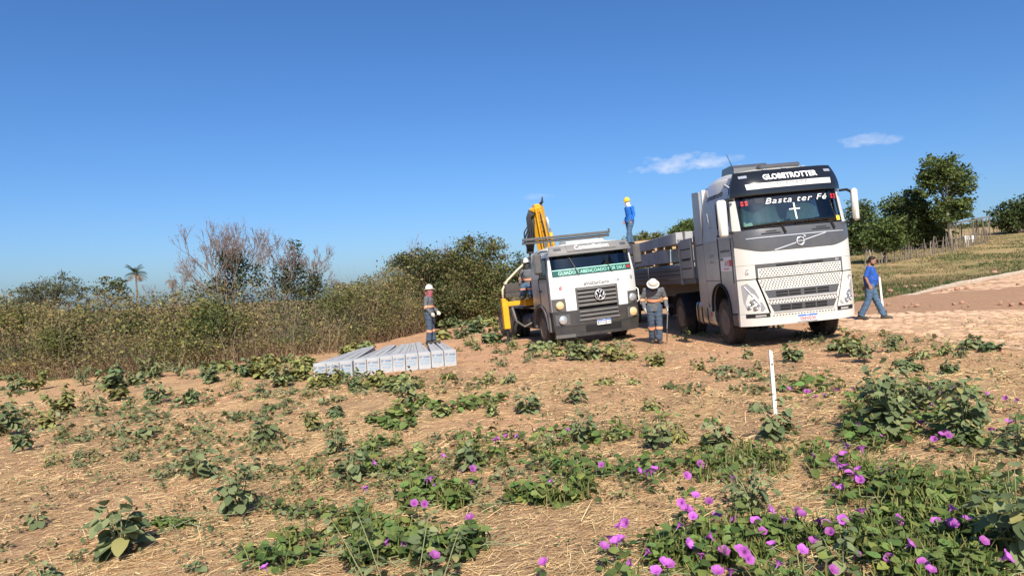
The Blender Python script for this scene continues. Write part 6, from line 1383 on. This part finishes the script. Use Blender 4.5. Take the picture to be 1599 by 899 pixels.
# ================================================================ trees, thicket and far field
M_bark = mat('grey_bark', (0.19, 0.155, 0.12), rough=.9, noise=.5, nscale=5, bump=.5, bscale=20); M_barkp = mat('pale_bark', (0.36, 0.30, 0.23), rough=.9, noise=.5, nscale=5, bump=.5, bscale=20); M_twig = mat('bare_twig', (0.20, 0.155, 0.13), rough=.9)
def branches(b, p, d, L, r, depth, R, tips, spread=.55, up=.12, n=5, ratio=.72):
    q = p; pts = [p]; 
    for k in range(3):
        d = (d + V3((R.gauss(0, .10), R.gauss(0, .10), R.gauss(0, .06) + up * .3))).normalized(); q = q + d * L / 3; pts.append(q)
    b.tube(pts, [r, r * .88, r * .78, r * .66], n if depth > 2 else 4, cap=False); tips.append((q, d, depth))
    if depth == 0: return
    for k in range(R.choice((2, 3)) if depth > 1 else 3):
        a = R.uniform(0, 6.28); t = d.cross(V3((math.cos(a), math.sin(a), .3))).normalized(); nd = (d + t * R.uniform(.5, 1.3) * spread + V3((0, 0, up))).normalized()
        branches(b, q if k else pts[2].lerp(q, R.random()), nd, L * ratio * R.uniform(.75, 1.15), max(r * .66, .0065), depth - 1, R, tips, spread, up, n, ratio)
def bare_tree(u, v, D, hpx, label, seed, stems=1, lean=0.0, pink=.35, clumps=(), spread=.6, name='bare_tree', depth=5, group=None, leafcol=((.30, .17, .16), (.36, .21, .19), (.25, .15, .10)), nl=2, green=None, width=1.0):
    R = random.Random(seed); p = gnd(u, v) if D is None else at(u, v, D); 
    if D is not None: p.z = gzf(p.x, p.y)
    H = hpx * p.y / FOC; root = empty(name, tuple(p)); tag(root, label, 'tree', group); b = MB(); tips = []
    for s_ in range(stems):
        a = 6.28 * s_ / stems + R.random(); k = (0 if stems == 1 else .21); d = V3((math.cos(a) * k + lean, math.sin(a) * k, 1)).normalized()
        branches(b, V3((math.cos(a) * .12 * (stems > 1), math.sin(a) * .12 * (stems > 1), -.05)), d, H * .31, (.0075 * H + .008) / (1 if stems == 1 else 1.1), depth, R, tips, spread, .22, 6, .74)
    b.build('trunk', M_twig if stems > 1 else M_bark, root, smooth=True)
    tp = [t for t in tips if t[2] <= 1]; P = np.array([tuple(t[0]) for t in tp]); P = np.repeat(P, nl, 0) + rng.normal(0, .07, (len(P) * nl, 3)); P = P[rng.random(len(P)) < pink]
    c = np.array(leafcol)[rng.integers(0, len(leafcol), len(P))] * (.7 + .6 * rng.random((len(P), 1))); parts = [leaf_quads(P, .03 + .035 * rng.random(len(P)), c, .6, .3)]
    for (cu, cv, ru, rv, n) in clumps:     # dark clinging creeper clumps up in the branches
        c0 = at(cu, cv, p.y) - p; sx, sz = ru * p.y / FOC, rv * p.y / FOC; m = n // 9; cc = rng.normal(size=(m, 3)); cc /= np.maximum(1, np.linalg.norm(cc, axis=1))[:, None] / 1.0; cc = cc * np.array([sx, sx * .8, sz]) * .8
        Q = np.repeat(cc, 9, 0) + rng.normal(0, .10, (m * 9, 3)) + np.array(c0); col = np.array([(.055, .075, .025), (.08, .085, .03), (.10, .08, .04), (.04, .06, .02)])[rng.integers(0, 4, len(Q))] * (.7 + .6 * rng.random((len(Q), 1))); parts.append(leaf_quads(Q, .07 + .07 * rng.random(len(Q)), col, .6, .4))
    V, F, C = merge(parts); quads_object('crown', V, F, M_fol, root, C); return root
def leafy_tree(u, v, D, crowns, label, cols, nclump, per, leaf, seed, trunk_r=.16, name='tree', group=None, pale=False, gap=.16, cat='tree', limbs=9, base=None):
    """crowns: photo ellipses (u, v, ru, rv) at depth D; trunk foot at photo x=u standing on the land"""
    R = random.Random(seed); p = at(u, v, D); p.z = gzf(p.x, p.y) - .05; root = empty(name, tuple(p)); tag(root, label, cat, group); k = D / FOC; cen = [(at(cu, cv, D) - p, ru * k, rv * k) for cu, cv, ru, rv in crowns]; tb = MB()
    top = max(cen, key=lambda c: c[1] * c[2])[0]; fork = V3((top.x * .5, top.y * .5, max(.3, top.z * .55))); tb.tube([(0, 0, 0), fork * .5 + V3((R.gauss(0, .1), 0, 0)), fork], [trunk_r * 1.3, trunk_r, trunk_r * .8], 10)
    w = [c[1] * c[1] * c[2] for c in cen]; P = []; C = []; S = []
    for i in range(nclump):
        c, a, h = R.choices(cen, w)[0]; d = V3((R.gauss(0, 1), R.gauss(0, 1), R.gauss(0, 1))).normalized(); q = R.random() ** .42; q = q * R.uniform(.82, 1.1); g = c + V3((d.x * a * q, d.y * a * .9 * q, d.z * h * q)); rr = gap * (a + h) * R.uniform(.6, 1.2) * .5
        if i < limbs * 5 and i % 5 == 0: tb.tube([fork, fork.lerp(g, .5) + V3((R.gauss(0, .12), 0, R.random() * .2)), g], [trunk_r * .5, trunk_r * .3, trunk_r * .10], 6, cap=False)
        dd = rng.normal(size=(per, 3)) * rr * np.array([1, 1, .62]); P.append(dd + np.array(g)); C.append(np.array(cols)[rng.integers(0, len(cols), per)] * (.75 + .5 * rng.random((per, 1))) * R.uniform(.8, 1.2)); S.append(leaf * (.45 + 1.0 * rng.random(per) ** 1.6))
    tb.build('trunk', M_barkp if pale else M_bark, root, smooth=True)
    V, F, Cc = leaf_quads(np.concatenate(P), np.concatenate(S), np.concatenate(C), .6, .45); quads_object('crown', V, F, M_fol, root, Cc); return root
OLIVE = [(.15, .14, .05), (.11, .115, .042), (.19, .16, .065), (.21, .165, .08)]; DKG = [(.055, .082, .026), (.07, .098, .03), (.045, .068, .024), (.09, .112, .04)]; MIDG = [(.095, .13, .036), (.12, .155, .042), (.075, .11, .03)]; FEATH = [(.12, .125, .06), (.15, .145, .075), (.10, .105, .05)]
# left skyline
leafy_tree(82, 480, 62, [(60, 462, 44, 26), (95, 450, 38, 22), (125, 466, 24, 22), (35, 475, 20, 16)], 'wide feathery tree on the skyline at far left', FEATH, 210, 42, .16, 21, .22, pale=False, gap=.14, limbs=22)
leafy_tree(172, 490, 48, [(160, 455, 14, 26), (182, 448, 18, 16), (196, 465, 16, 18), (150, 475, 8, 18)], 'straggly creeper-clad shrub left of the palm', DKG + OLIVE, 70, 26, .16, 22, .06, gap=.2, cat='shrub', name='shrub')
def palm(u, v, D, ctop, fr, label, n, seed, dry=0.0, droop=1.0):
    R = random.Random(seed); p = at(u, v, D); p.z = gzf(p.x, p.y) - .05; c = at(*ctop, D) - p; root = empty('palm_tree', tuple(p)); tag(root, label, 'palm'); L = fr * D / FOC
    MB().tube([(0, 0, 0), (c.x * .3, 0, c.z * .35), (c.x * .8, 0, c.z * .75), (c.x, 0, c.z)], [.13, .10, .09, .085], 8).build('trunk', M_bark, root, smooth=True)
    for i in range(n):
        a = 6.28 * i / n + R.uniform(-.2, .2); el = R.uniform(-.5, 1.1); dd = V3((math.cos(a) * math.cos(el), math.sin(a) * math.cos(el), math.sin(el))); pts = []; q = V3((0, 0, 0)); d = dd.copy()
        for k in range(6): pts.append(q.copy()); q = q + d * L / 5; d = (d + V3((0, 0, -.16 * droop * (1 + k * .35)))).normalized()
        V = []; F = []; sd = V3((-math.sin(a), math.cos(a), 0)); m = 16
        for k in range(m):
            t = (k + 1) / m * 4.99; j = int(t); pt = pts[j].lerp(pts[j + 1], t - j); w = L * .30 * math.sin(math.pi * min(1, .12 + .88 * (k + 1) / m)) ** .7 + .05; dr = (pts[j + 1] - pts[j]).normalized()
            for s_ in (-1, 1):
                tip = pt + sd * s_ * w * .8 + dr * w * .5 + V3((0, 0, -w * .45)); i0 = len(V); hw = dr * L * .022; V += [tuple(pt - hw), tuple(pt + hw), tuple(tip)]; F.append((i0, i0 + 1, i0 + 2))
        V = np.array(V) + np.array(c); isdry = R.random() < dry or el < -.2; col = np.array((.26, .16, .09) if isdry else (.07, .085, .03)) * R.uniform(.8, 1.25)
        quads_object('frond', V, np.array(F), M_fol, root, np.tile(col, (len(V), 1)))
    return root
palm(217, 500, 75, (212, 426), 20, 'coconut palm with a full crown on the left skyline', 22, 3)
palm(271, 500, 70, (269, 440), 14, 'small dying palm with a brown drooping frond right of the full palm', 9, 4, .8, 2.2)
palm(808, 480, 70, (812, 408), 16, 'small palm crown behind the crane', 12, 5)
palm(528, 480, 70, (527, 446), 13, 'small palm crown peeping over the thicket above the poles', 12, 6)
bare_tree(263, 562, None, 158, 'slender leafless sapling with pinkish seed heads, right of the palm', 31, 1, .0, .8, spread=.42, depth=5, leafcol=((.33, .20, .19), (.40, .25, .23)))
bare_tree(362, 548, 26.5, 205, 'many-stemmed leafless tree rising above the thicket, left of a pair', 32, 4, -.02, .45, [(362, 412, 24, 18, 620), (350, 398, 15, 10, 260), (388, 432, 28, 22, 620), (345, 445, 26, 14, 420)], spread=.62, depth=6)
bare_tree(452, 548, 27.5, 196, 'leafless tree with dark creeper clumps, right of a pair above the thicket', 33, 3, .03, .5, [(440, 428, 18, 24, 460), (470, 440, 36, 26, 1300), (462, 400, 12, 28, 320)], spread=.6, depth=6)
bare_tree(652, 505, 37, 150, 'dry leafless tree with pink tips behind the big bush', 34, 4, .02, .9, spread=.42, depth=5, leafcol=((.42, .24, .25), (.36, .20, .20)))
# big bushes right of the thicket
leafy_tree(660, 500, 36, [(650, 420, 48, 34), (690, 415, 40, 30), (625, 412, 26, 30), (660, 465, 60, 36), (700, 470, 44, 30)], 'tall dark bush above the standing worker', OLIVE + DKG, 300, 60, .13, 41, .10, gap=.2, name='shrub', cat='shrub')
leafy_tree(745, 500, 37, [(745, 410, 40, 46), (770, 400, 26, 30), (715, 400, 24, 28), (760, 450, 40, 40), (732, 378, 14, 14), (750, 475, 52, 30), (785, 470, 30, 30)], 'tall creeper-draped bush just left of the crane', OLIVE + MIDG + [(.17, .15, .06)], 360, 60, .13, 42, .10, gap=.19, name='shrub', cat='shrub')
leafy_tree(812, 500, 46, [(815, 430, 40, 36), (860, 440, 40, 30)], 'green bush seen behind the crane and the cab', DKG, 110, 50, .2, 43, .1, name='shrub', cat='shrub')
# thicket: one tangled mass of scrub, stalks and dry grass
TB = [(-300, 615, 500), (-140, 602, 494), (0, 594, 482), (100, 591, 485), (200, 586, 483), (300, 576, 470), (360, 568, 458), (450, 557, 462), (540, 546, 452), (600, 533, 441), (650, 520, 432), (700, 508, 424), (745, 498, 420), (790, 490, 428)]
tb_g = [gnd(u, v) for u, v, _ in TB]; tb_h = []
for g, (u, v, vt) in zip(tb_g, TB):
    q = at(u, vt, g.y + 3.0); tb_h.append(max(1.8, q.z - gzf(q.x, q.y)))
def thick_points(n, seed, front=1.0):
    r = np.random.default_rng(seed); seg = np.array([(Vector((b_.x, b_.y)) - Vector((a.x, a.y))).length for a, b_ in zip(tb_g[:-1], tb_g[1:])]); cum = np.concatenate([[0], np.cumsum(seg)]); s_ = r.random(n) * cum[-1]; i = np.clip(np.searchsorted(cum, s_) - 1, 0, len(seg) - 1); t = (s_ - cum[i]) / seg[i]
    A = np.array([tuple(g) for g in tb_g]); Hh = np.array(tb_h); b_ = A[i] * (1 - t)[:, None] + A[i + 1] * t[:, None]; h = Hh[i] * (1 - t) + Hh[i + 1] * t; dep = r.random(n) ** 1.3 * 7.0 * front; dirv = b_[:, :2] / np.linalg.norm(b_[:, :2], axis=1)[:, None]
    xy = b_[:, :2] + dirv * (dep + .5 * r.normal(size=n) * (dep < 3))[:, None]; return r, xy, dep, h
M_dry = mat('dry_growth', (0.3, .2, .1), rough=.85, attr=True, sub=.15, spec=.2)
parts = []
r, xy, dep, h = thick_points(230000, 61); ng = hash_noise(xy[:, 0], xy[:, 1], 1.9, 62); g2 = hash_noise(xy[:, 0], xy[:, 1], .55, 64); n4 = hash_noise(xy[:, 0], xy[:, 1], 4.2, 66); prof = h * np.clip(.26 + dep / 2.6 + .5 * (n4 - .5), 0, 1) * (.62 + .36 * ng + .55 * n4 + .3 * (g2 - .5)); zf = r.random(len(h)) ** .6; z = zf * prof; P = np.stack([xy[:, 0], xy[:, 1], gz(xy[:, 0], xy[:, 1]) + z], 1)
nn = np.clip(.5 + 1.25 * (.6 * hash_noise(xy[:, 0], xy[:, 1] + z * 1.5, 1.3, 63) + .4 * hash_noise(xy[:, 0] + z, xy[:, 1] + z * .7, 3.3, 67) - .5), 0, 1); pal = np.array([(.16, .152, .055), (.20, .165, .074), (.235, .16, .085), (.25, .22, .074), (.11, .125, .044), (.068, .092, .032)]); ix = np.clip(((nn - .28) / .44 * 6).astype(int) + r.integers(-1, 2, len(nn)), 0, 5); ix = np.where((zf < .30) & (r.random(len(nn)) < .7), 2, 5 - ix)
C = pal[ix] * (.65 + .7 * r.random((len(ix), 1))); keep = (r.random(len(ix)) < (.5 + .9 * (zf > .35))) & (hash_noise(xy[:, 0] + 40, xy[:, 1] + z * 2.2, .5, 65) > .36); parts.append(leaf_quads(P[keep], (.04 + .10 * r.random(len(P)) ** 1.5)[keep], C[keep], .55, .35))
def blades(n, seed, Lr, w, cols, leanv, front, zlo=0.0):
    r, xy, dep, h = thick_points(n, seed, front); L = (Lr[0] + (Lr[1] - Lr[0]) * r.random(n)) * np.clip(h / 3.2, .6, 1.6); a = r.random(n) * 6.28; b0 = np.stack([xy[:, 0], xy[:, 1], gz(xy[:, 0], xy[:, 1]) + zlo * r.random(n)], 1); d = np.stack([r.normal(0, leanv, n), r.normal(0, leanv, n), np.ones(n)], 1)
    s_ = np.stack([np.cos(a), np.sin(a), 0 * a], 1) * (w * (.6 + .8 * r.random(n)))[:, None]; m_ = b0 + d * L[:, None] * .5 + r.normal(0, .05, (n, 3)); e = b0 + d * L[:, None] + r.normal(0, .12, (n, 3)); V = np.stack([b0 - s_, b0 + s_, m_ + s_ * .8, m_ - s_ * .8, e + s_ * .3, e - s_ * .3], 1).reshape(-1, 3); i = np.arange(n)[:, None] * 6
    F = np.concatenate([i + np.array([[0, 1, 2]]), i + np.array([[0, 2, 3]]), i + np.array([[3, 2, 4]]), i + np.array([[3, 4, 5]])], 0); c = np.array(cols)[r.integers(0, len(cols), n)] * (.6 + .75 * r.random((n, 1))); return V, F, np.repeat(c, 6, 0)
parts.append(blades(22000, 71, (.25, .95), .008, [(.27, .18, .10), (.21, .14, .08), (.33, .235, .135), (.15, .10, .06)], .28, .40))
parts.append(blades(4200, 72, (.8, 2.8), .008, [(.22, .17, .12), (.17, .13, .09), (.27, .22, .16), (.12, .09, .06)], .32, .9))
rc = random.Random(68)      # fuller shrubs standing proud of the tangle
for _k in range(30):
    _t = rc.random() * (len(tb_g) - 1.001); _i = int(_t); g0 = tb_g[_i].lerp(tb_g[_i + 1], _t - _i); hh = tb_h[_i] * (1 - _t + _i) + tb_h[_i + 1] * (_t - _i); dv = Vector((g0.x, g0.y, 0)).normalized(); dp = rc.uniform(.2, 4.0); rr = rc.uniform(.5, 1.15)
    cx_, cy_ = g0.x + dv.x * dp, g0.y + dv.y * dp; cz_ = gzf(cx_, cy_) + min(hh * rc.uniform(.62, 1.02), .45 * hh + dp * .8 + rc.uniform(0, .4)) - rr * .5; nl_ = 1500; v_ = rng.normal(size=(nl_, 3)); v_ /= np.linalg.norm(v_, axis=1)[:, None]; v_ *= (rng.random((nl_, 1)) ** .4) * rr * np.array([[1.25, 1.0, .8]]) * (.7 + .6 * rng.random((nl_, 1)))
    pc = rc.choice([((.20, .19, .06), (.16, .16, .05)), ((.085, .11, .036), (.065, .09, .03)), ((.13, .14, .045), (.10, .115, .038)), ((.22, .17, .085), (.17, .13, .065)), ((.24, .22, .075), (.17, .17, .055))]); cc_ = np.array(pc)[rng.integers(0, 2, nl_)] * (.65 + .7 * rng.random((nl_, 1))); P_ = v_ + np.array([[cx_, cy_, cz_]]); P_ = np.maximum(P_, np.array([[-1e9, -1e9, gzf(cx_, cy_) + .1]])); parts.append(leaf_quads(P_, .05 + .08 * rng.random(nl_), cc_, .6, .4))
parts.append(blades(1500, 73, (2.2, 4.2), .006, [(.20, .15, .11), (.16, .12, .085), (.24, .16, .13)], .30, .9))
V, F, C = merge(parts); tag(quads_object('scrub_thicket', V, F, M_dry, None, C), 'tangled brown and olive scrub thicket along the edge of the field', 'thicket', kind='stuff')
# old fence stakes in front of the thicket
for i, (u, v, ut, vt, w, lab) in enumerate([(72, 585, 88, 546, 5, 'slanting old fence stake at the foot of the thicket, far left'), (216, 572, 205, 530, 6, 'slanting split fence stake below the palm'), (263, 566, 253, 524, 6, 'pale leaning fence stake at the foot of the sapling'), (298, 568, 301, 512, 6, 'straight pale fence stake in front of the thicket, left of the leafless trees'), (680, 495, 690, 478, 5, 'short pale stump leaning at the thicket edge beyond the standing worker')]):
    p = gnd(u, v); q = at(ut, vt, p.y) - p; e = empty('fence_stake', tuple(p)); tag(e, lab, 'stake', 'old fence stakes along the thicket'); r_ = w * p.y / FOC / 2
    MB().tube([(0, 0, -.05), (q.x * .5 + .02, 0, q.z * .5), (q.x, q.y, q.z)], [r_, r_ * .9, r_ * .75], 7).build('post', M_barkp, e, auto=AUTO)
# right skyline
leafy_tree(1343, 405, 72, [(1345, 350, 24, 40), (1335, 375, 20, 30)], 'tree half hidden behind the white tractor truck', MIDG + DKG, 130, 52, .28, 51, .2, gap=.2)
leafy_tree(1382, 408, 60, [(1382, 366, 30, 28), (1375, 378, 22, 16)], 'low round bushy tree above the man in the blue shirt', MIDG, 130, 56, .24, 52, .14, gap=.18)
leafy_tree(1425, 395, 74, [(1410, 335, 40, 36), (1445, 345, 34, 34), (1430, 310, 22, 22), (1400, 365, 36, 24), (1455, 368, 30, 24)], 'broad dark tree behind the tall one on the right', DKG + MIDG, 330, 62, .30, 53, .3, gap=.17)
leafy_tree(1486, 391, 70, [(1470, 268, 38, 26), (1495, 295, 27, 34), (1450, 290, 22, 22), (1478, 330, 26, 26), (1500, 330, 18, 20)], 'tall slim-trunked tree standing above the field fence on the right', MIDG + [(.105, .125, .04)], 200, 58, .30, 54, .15, pale=True, gap=.17, limbs=16)
leafy_tree(1590, 372, 85, [(1580, 338, 30, 24), (1610, 330, 34, 28), (1565, 345, 16, 16)], 'dark tree at the right edge of the skyline', DKG, 150, 60, .32, 55, .3, gap=.2)
leafy_tree(1530, 380, 110, [(1530, 356, 26, 10), (1510, 358, 14, 8)], 'small distant tree between the tall tree and the dark one', MIDG, 60, 40, .35, 56, .2, gap=.25)
leafy_tree(1690, 372, 80, [(1690, 320, 40, 40)], 'dark tree just beyond the right edge', DKG, 90, 50, .34, 57, .3, gap=.2)
leafy_tree(1070, 400, 75, [(1070, 358, 26, 14), (1090, 362, 20, 14)], 'green tree crown above the trailer beside the tractor cab', MIDG, 100, 50, .28, 58, .2, gap=.2)
leafy_tree(1010, 400, 80, [(1010, 372, 26, 9), (1030, 378, 24, 12), (990, 380, 22, 12)], 'low green tree crown above the far end of the trailer', MIDG + OLIVE, 90, 44, .28, 59, .2, gap=.2)
# far scrub line beyond the fence: one mass
def far_line(u0, u1, v_top, D, n, seed, cols, sp=10):
    r = np.random.default_rng(seed); u = u0 + (u1 - u0) * r.random(n); d = D + sp * r.random(n); x = np.array([ray(a, 400).x for a in u]) * d; zg = gz(x, d); zt = np.array([at(a, v_top, 1).z - CAMH for a in u]) * d + CAMH; hh = np.maximum(1.0, zt - zg) * (.6 + .6 * hash_noise(x, d, 6.0, seed)); P = np.stack([x, d, zg + hh * r.random(n) ** .6], 1); c = np.array(cols)[r.integers(0, len(cols), n)] * (.7 + .6 * r.random((n, 1))); return leaf_quads(P, .35 + .35 * r.random(n), c, .6, .4)
V, F, C = merge([far_line(1330, 1720, 362, 125, 9000, 81, OLIVE + [(.16, .13, .09)]), far_line(850, 1340, 400, 90, 8000, 82, OLIVE + MIDG), far_line(-700, 400, 496, 90, 9000, 83, OLIVE, 30)])
tag(quads_object('far_scrub', V, F, M_fol, None, C), 'low distant scrub along the horizon', 'scrub', kind='stuff')
# stick fence across the far field
def stick_fence(pts, n, hpx, label, seed, wires=2):
    R = random.Random(seed); G = [V3((at(u, v, D).x, D, 0)) for u, v, D in pts]
    for g in G: g.z = gzf(g.x, g.y)
    root = empty('stick_fence', tuple(G[0])); tag(root, label, 'fence'); L = [(b_ - a).length for a, b_ in zip(G[:-1], G[1:])]; tot = sum(L); P = []
    for i in range(n):
        s_ = tot * (i + R.uniform(.1, .9)) / n; k = 0
        while k < len(L) - 1 and s_ > L[k]: s_ -= L[k]; k += 1
        p = G[k].lerp(G[k + 1], s_ / L[k]); p.z = gzf(p.x, p.y); H = hpx * p.y / FOC * R.uniform(.65, 1.25); r_ = R.uniform(.03, .07); o = p - G[0]; le = R.gauss(0, .10)
        MB().tube([o + V3((0, 0, -.05)), o + V3((le * H * .5 + R.gauss(0, .03), 0, H * .5)), o + V3((le * H, R.gauss(0, .08), H))], [r_, r_ * .9, r_ * .7], 6).build('post', M_barkp if R.random() < .25 else M_bark, root); P.append((o, H))
    for w in range(wires):
        MB().tube([o + V3((0, 0, H * (.45 + .3 * w))) for o, H in P], .018, 4).build('rail', M_twig, root)
stick_fence([(1346, 416, 58), (1400, 405, 60), (1480, 394, 66), (1545, 383, 74)], 46, 24, 'rough stick fence across the field in front of the right-hand trees', 5)
stick_fence([(1400, 388, 84), (1500, 378, 88), (1600, 366, 92), (1690, 356, 95)], 52, 22, 'second stick fence further back, running to the right edge', 6)
M_tin = mat('weathered_roof', (0.14, 0.11, 0.09), rough=.8); M_wall_w = mat('whitewash', (0.72, 0.70, 0.66), rough=.8)
p = at(1512, 382, 82); e = empty('lean_to', (p.x, p.y, gzf(p.x, p.y))); tag(e, 'low dark-roofed lean-to shelter behind the fence right of the tall tree', 'shelter')
b = MB(); b.prism([(-2.2, 1.75), (1.9, 2.35), (1.9, 2.45), (-2.2, 1.85)], 1, -1.2, 1.2); b.build('roof', M_tin, e)
for x_ in (-2.0, 0, 1.8):
    for y_ in (-1.1, 1.1): MB().tube([(x_, y_, -.1), (x_, y_, 2.0 + .14 * x_)], .06, 6).build('post', M_bark, e)
p = at(1512, 381, 76); e = empty('white_box_shape', (p.x, p.y, gzf(p.x, p.y))); tag(e, 'small white rectangular shape behind the stick fence', 'white_shape'); b = MB(); b.box(-.5, .5, -.25, .25, .3, .75, .03); b.build('box_body', M_wall_w, e); b = MB(); b.box(-.42, -.34, -.2, .2, -.05, .3); b.box(.34, .42, -.2, .2, -.05, .3); b.build('feet', M_wall_w, e)  # unidentified white shape, modelled as a box on feet
for u_, v_, lab in ((1457, 384, 'small round white shape beside the tree trunk behind the stick fence'), (1410, 392, 'small round white shape under the broad dark tree')):  # unidentified white shapes, modelled as upright cylinders
    p = at(u_, v_, 76); e = empty('round_white_shape', (p.x, p.y, gzf(p.x, p.y))); tag(e, lab, 'round_white_shape'); MB().lathe([(.30, 0), (.30, .28), (.32, .30), (.30, .32), (.30, .58), (.32, .60), (.30, .62), (.30, .9), (.26, .9), (.25, .86)], (0, 0, 0), 2, 14).build('round_body', M_wall_w, e, auto=AUTO)
# stones on the strip of bare earth
M_stone = mat('red_stone', (0.42, 0.24, 0.15), rough=.9, noise=.5, nscale=6, bump=.5, bscale=14, rand=.2)
def stone_mesh(seed):
    bm = bmesh.new(); bmesh.ops.create_icosphere(bm, subdivisions=2, radius=1); R = random.Random(seed); pl = [V3((R.gauss(0, 1), R.gauss(0, 1), R.gauss(0, 1))).normalized() for _ in range(8)]
    for v in bm.verts:
        for n_ in pl:
            d = v.co.dot(n_)
            if d > .62: v.co -= n_ * (d - .62)
        v.co += V3((R.gauss(0, .03), R.gauss(0, .03), R.gauss(0, .03)))
    me = bpy.data.meshes.new('stone'); bm.to_mesh(me); bm.free(); me.materials.append(M_stone); return me
STN = [stone_mesh(i) for i in range(5)]
_su = [1388, 1425, 1432, 1414, 1490, 1503, 1513, 1563, 1580, 1597, 1495, 1487, 1510, 1472, 1390, 1415, 1427, 1437, 1361, 1541, 1553, 1352, 1370, 1590]; SLAB = {}
for _nm, _ids in (('on the bare earth along the near lane', [0, 1, 2, 3, 4, 5, 6, 7, 8, 9, 18, 21, 22]), ('beside the far kerb', [10, 11, 12, 13, 14, 15, 16, 17, 19, 20, 23])):
    for _k, _i in enumerate(sorted(_ids, key=lambda q: _su[q])): SLAB[_i] = 'reddish stone %s, %s' % (_nm, 'leftmost' if _k == 0 else '%s from the left' % ORD[_k])
SLAB[7] = 'upright wedge-shaped reddish stone on the bare earth'
for i, (u, v, w) in enumerate([(1388, 477, 9), (1425, 475, 8), (1432, 479, 11), (1414, 480, 9), (1490, 476, 9), (1503, 474, 10), (1513, 479, 7), (1563, 476, 10), (1580, 478, 12), (1597, 476, 12), (1495, 453, 12), (1487, 455, 8), (1510, 451, 10), (1472, 455, 7), (1390, 457, 13), (1415, 450, 9), (1427, 449, 12), (1437, 448, 7), (1361, 467, 9), (1541, 428, 8), (1553, 428, 13), (1352, 478, 8), (1370, 484, 6), (1590, 446, 9)]):
    p = gnd(u, v); s_ = w * p.y / FOC * .48; o = bpy.data.objects.new('stone', STN[i % 5]); link(o); o.location = (p.x, p.y, p.z + s_ * .3); o.scale = (s_, s_ * .8, s_ * (.7 if i not in (7,) else 1.2)); o.rotation_euler = (0, 0, i * 1.3)
    tag(o, SLAB[i], 'stone', 'loose stones beyond the lane')
# grazed grass on the far field
def grass(n, seed):
    r = np.random.default_rng(seed); y = 23 + 60 * r.random(n) ** 1.2; x = y * (.36 + .42 * r.random(n)); dl = (x - 15.9) * (-.668) + (y - 29.1) * .744   # side of the kerb
    k = (dl > .2) & (y > 27) & (hash_noise(x, y, 2.4, 91) > .40); x, y, dl = x[k], y[k], dl[k]; n = len(x); P = np.stack([x, y, gz(x, y)], 1); L = .07 + .12 * r.random(n); a = r.random(n) * 6.28; s_ = np.stack([np.cos(a), np.sin(a), 0 * a], 1) * .03; d = np.stack([r.normal(0, .5, n), r.normal(0, .5, n), np.ones(n)], 1); e = P + d * L[:, None]
    V = np.stack([P - s_, P + s_, e], 1).reshape(-1, 3); F = np.arange(n * 3).reshape(-1, 3); g = hash_noise(x, y, 3.0, 92) + .35 * np.exp(-dl / 3.5); c = np.where((g > .58)[:, None], np.array([(.085, .11, .035)]), np.array([(.22, .18, .085)])) * (.65 + .7 * r.random((n, 1))); return V, F, np.repeat(c, 3, 0)
V, F, C = grass(60000, 93); tag(quads_object('field_grass', V, F, M_fol, None, C), 'grazed brown-green grass over the sloping field on the right', 'grass', kind='stuff')
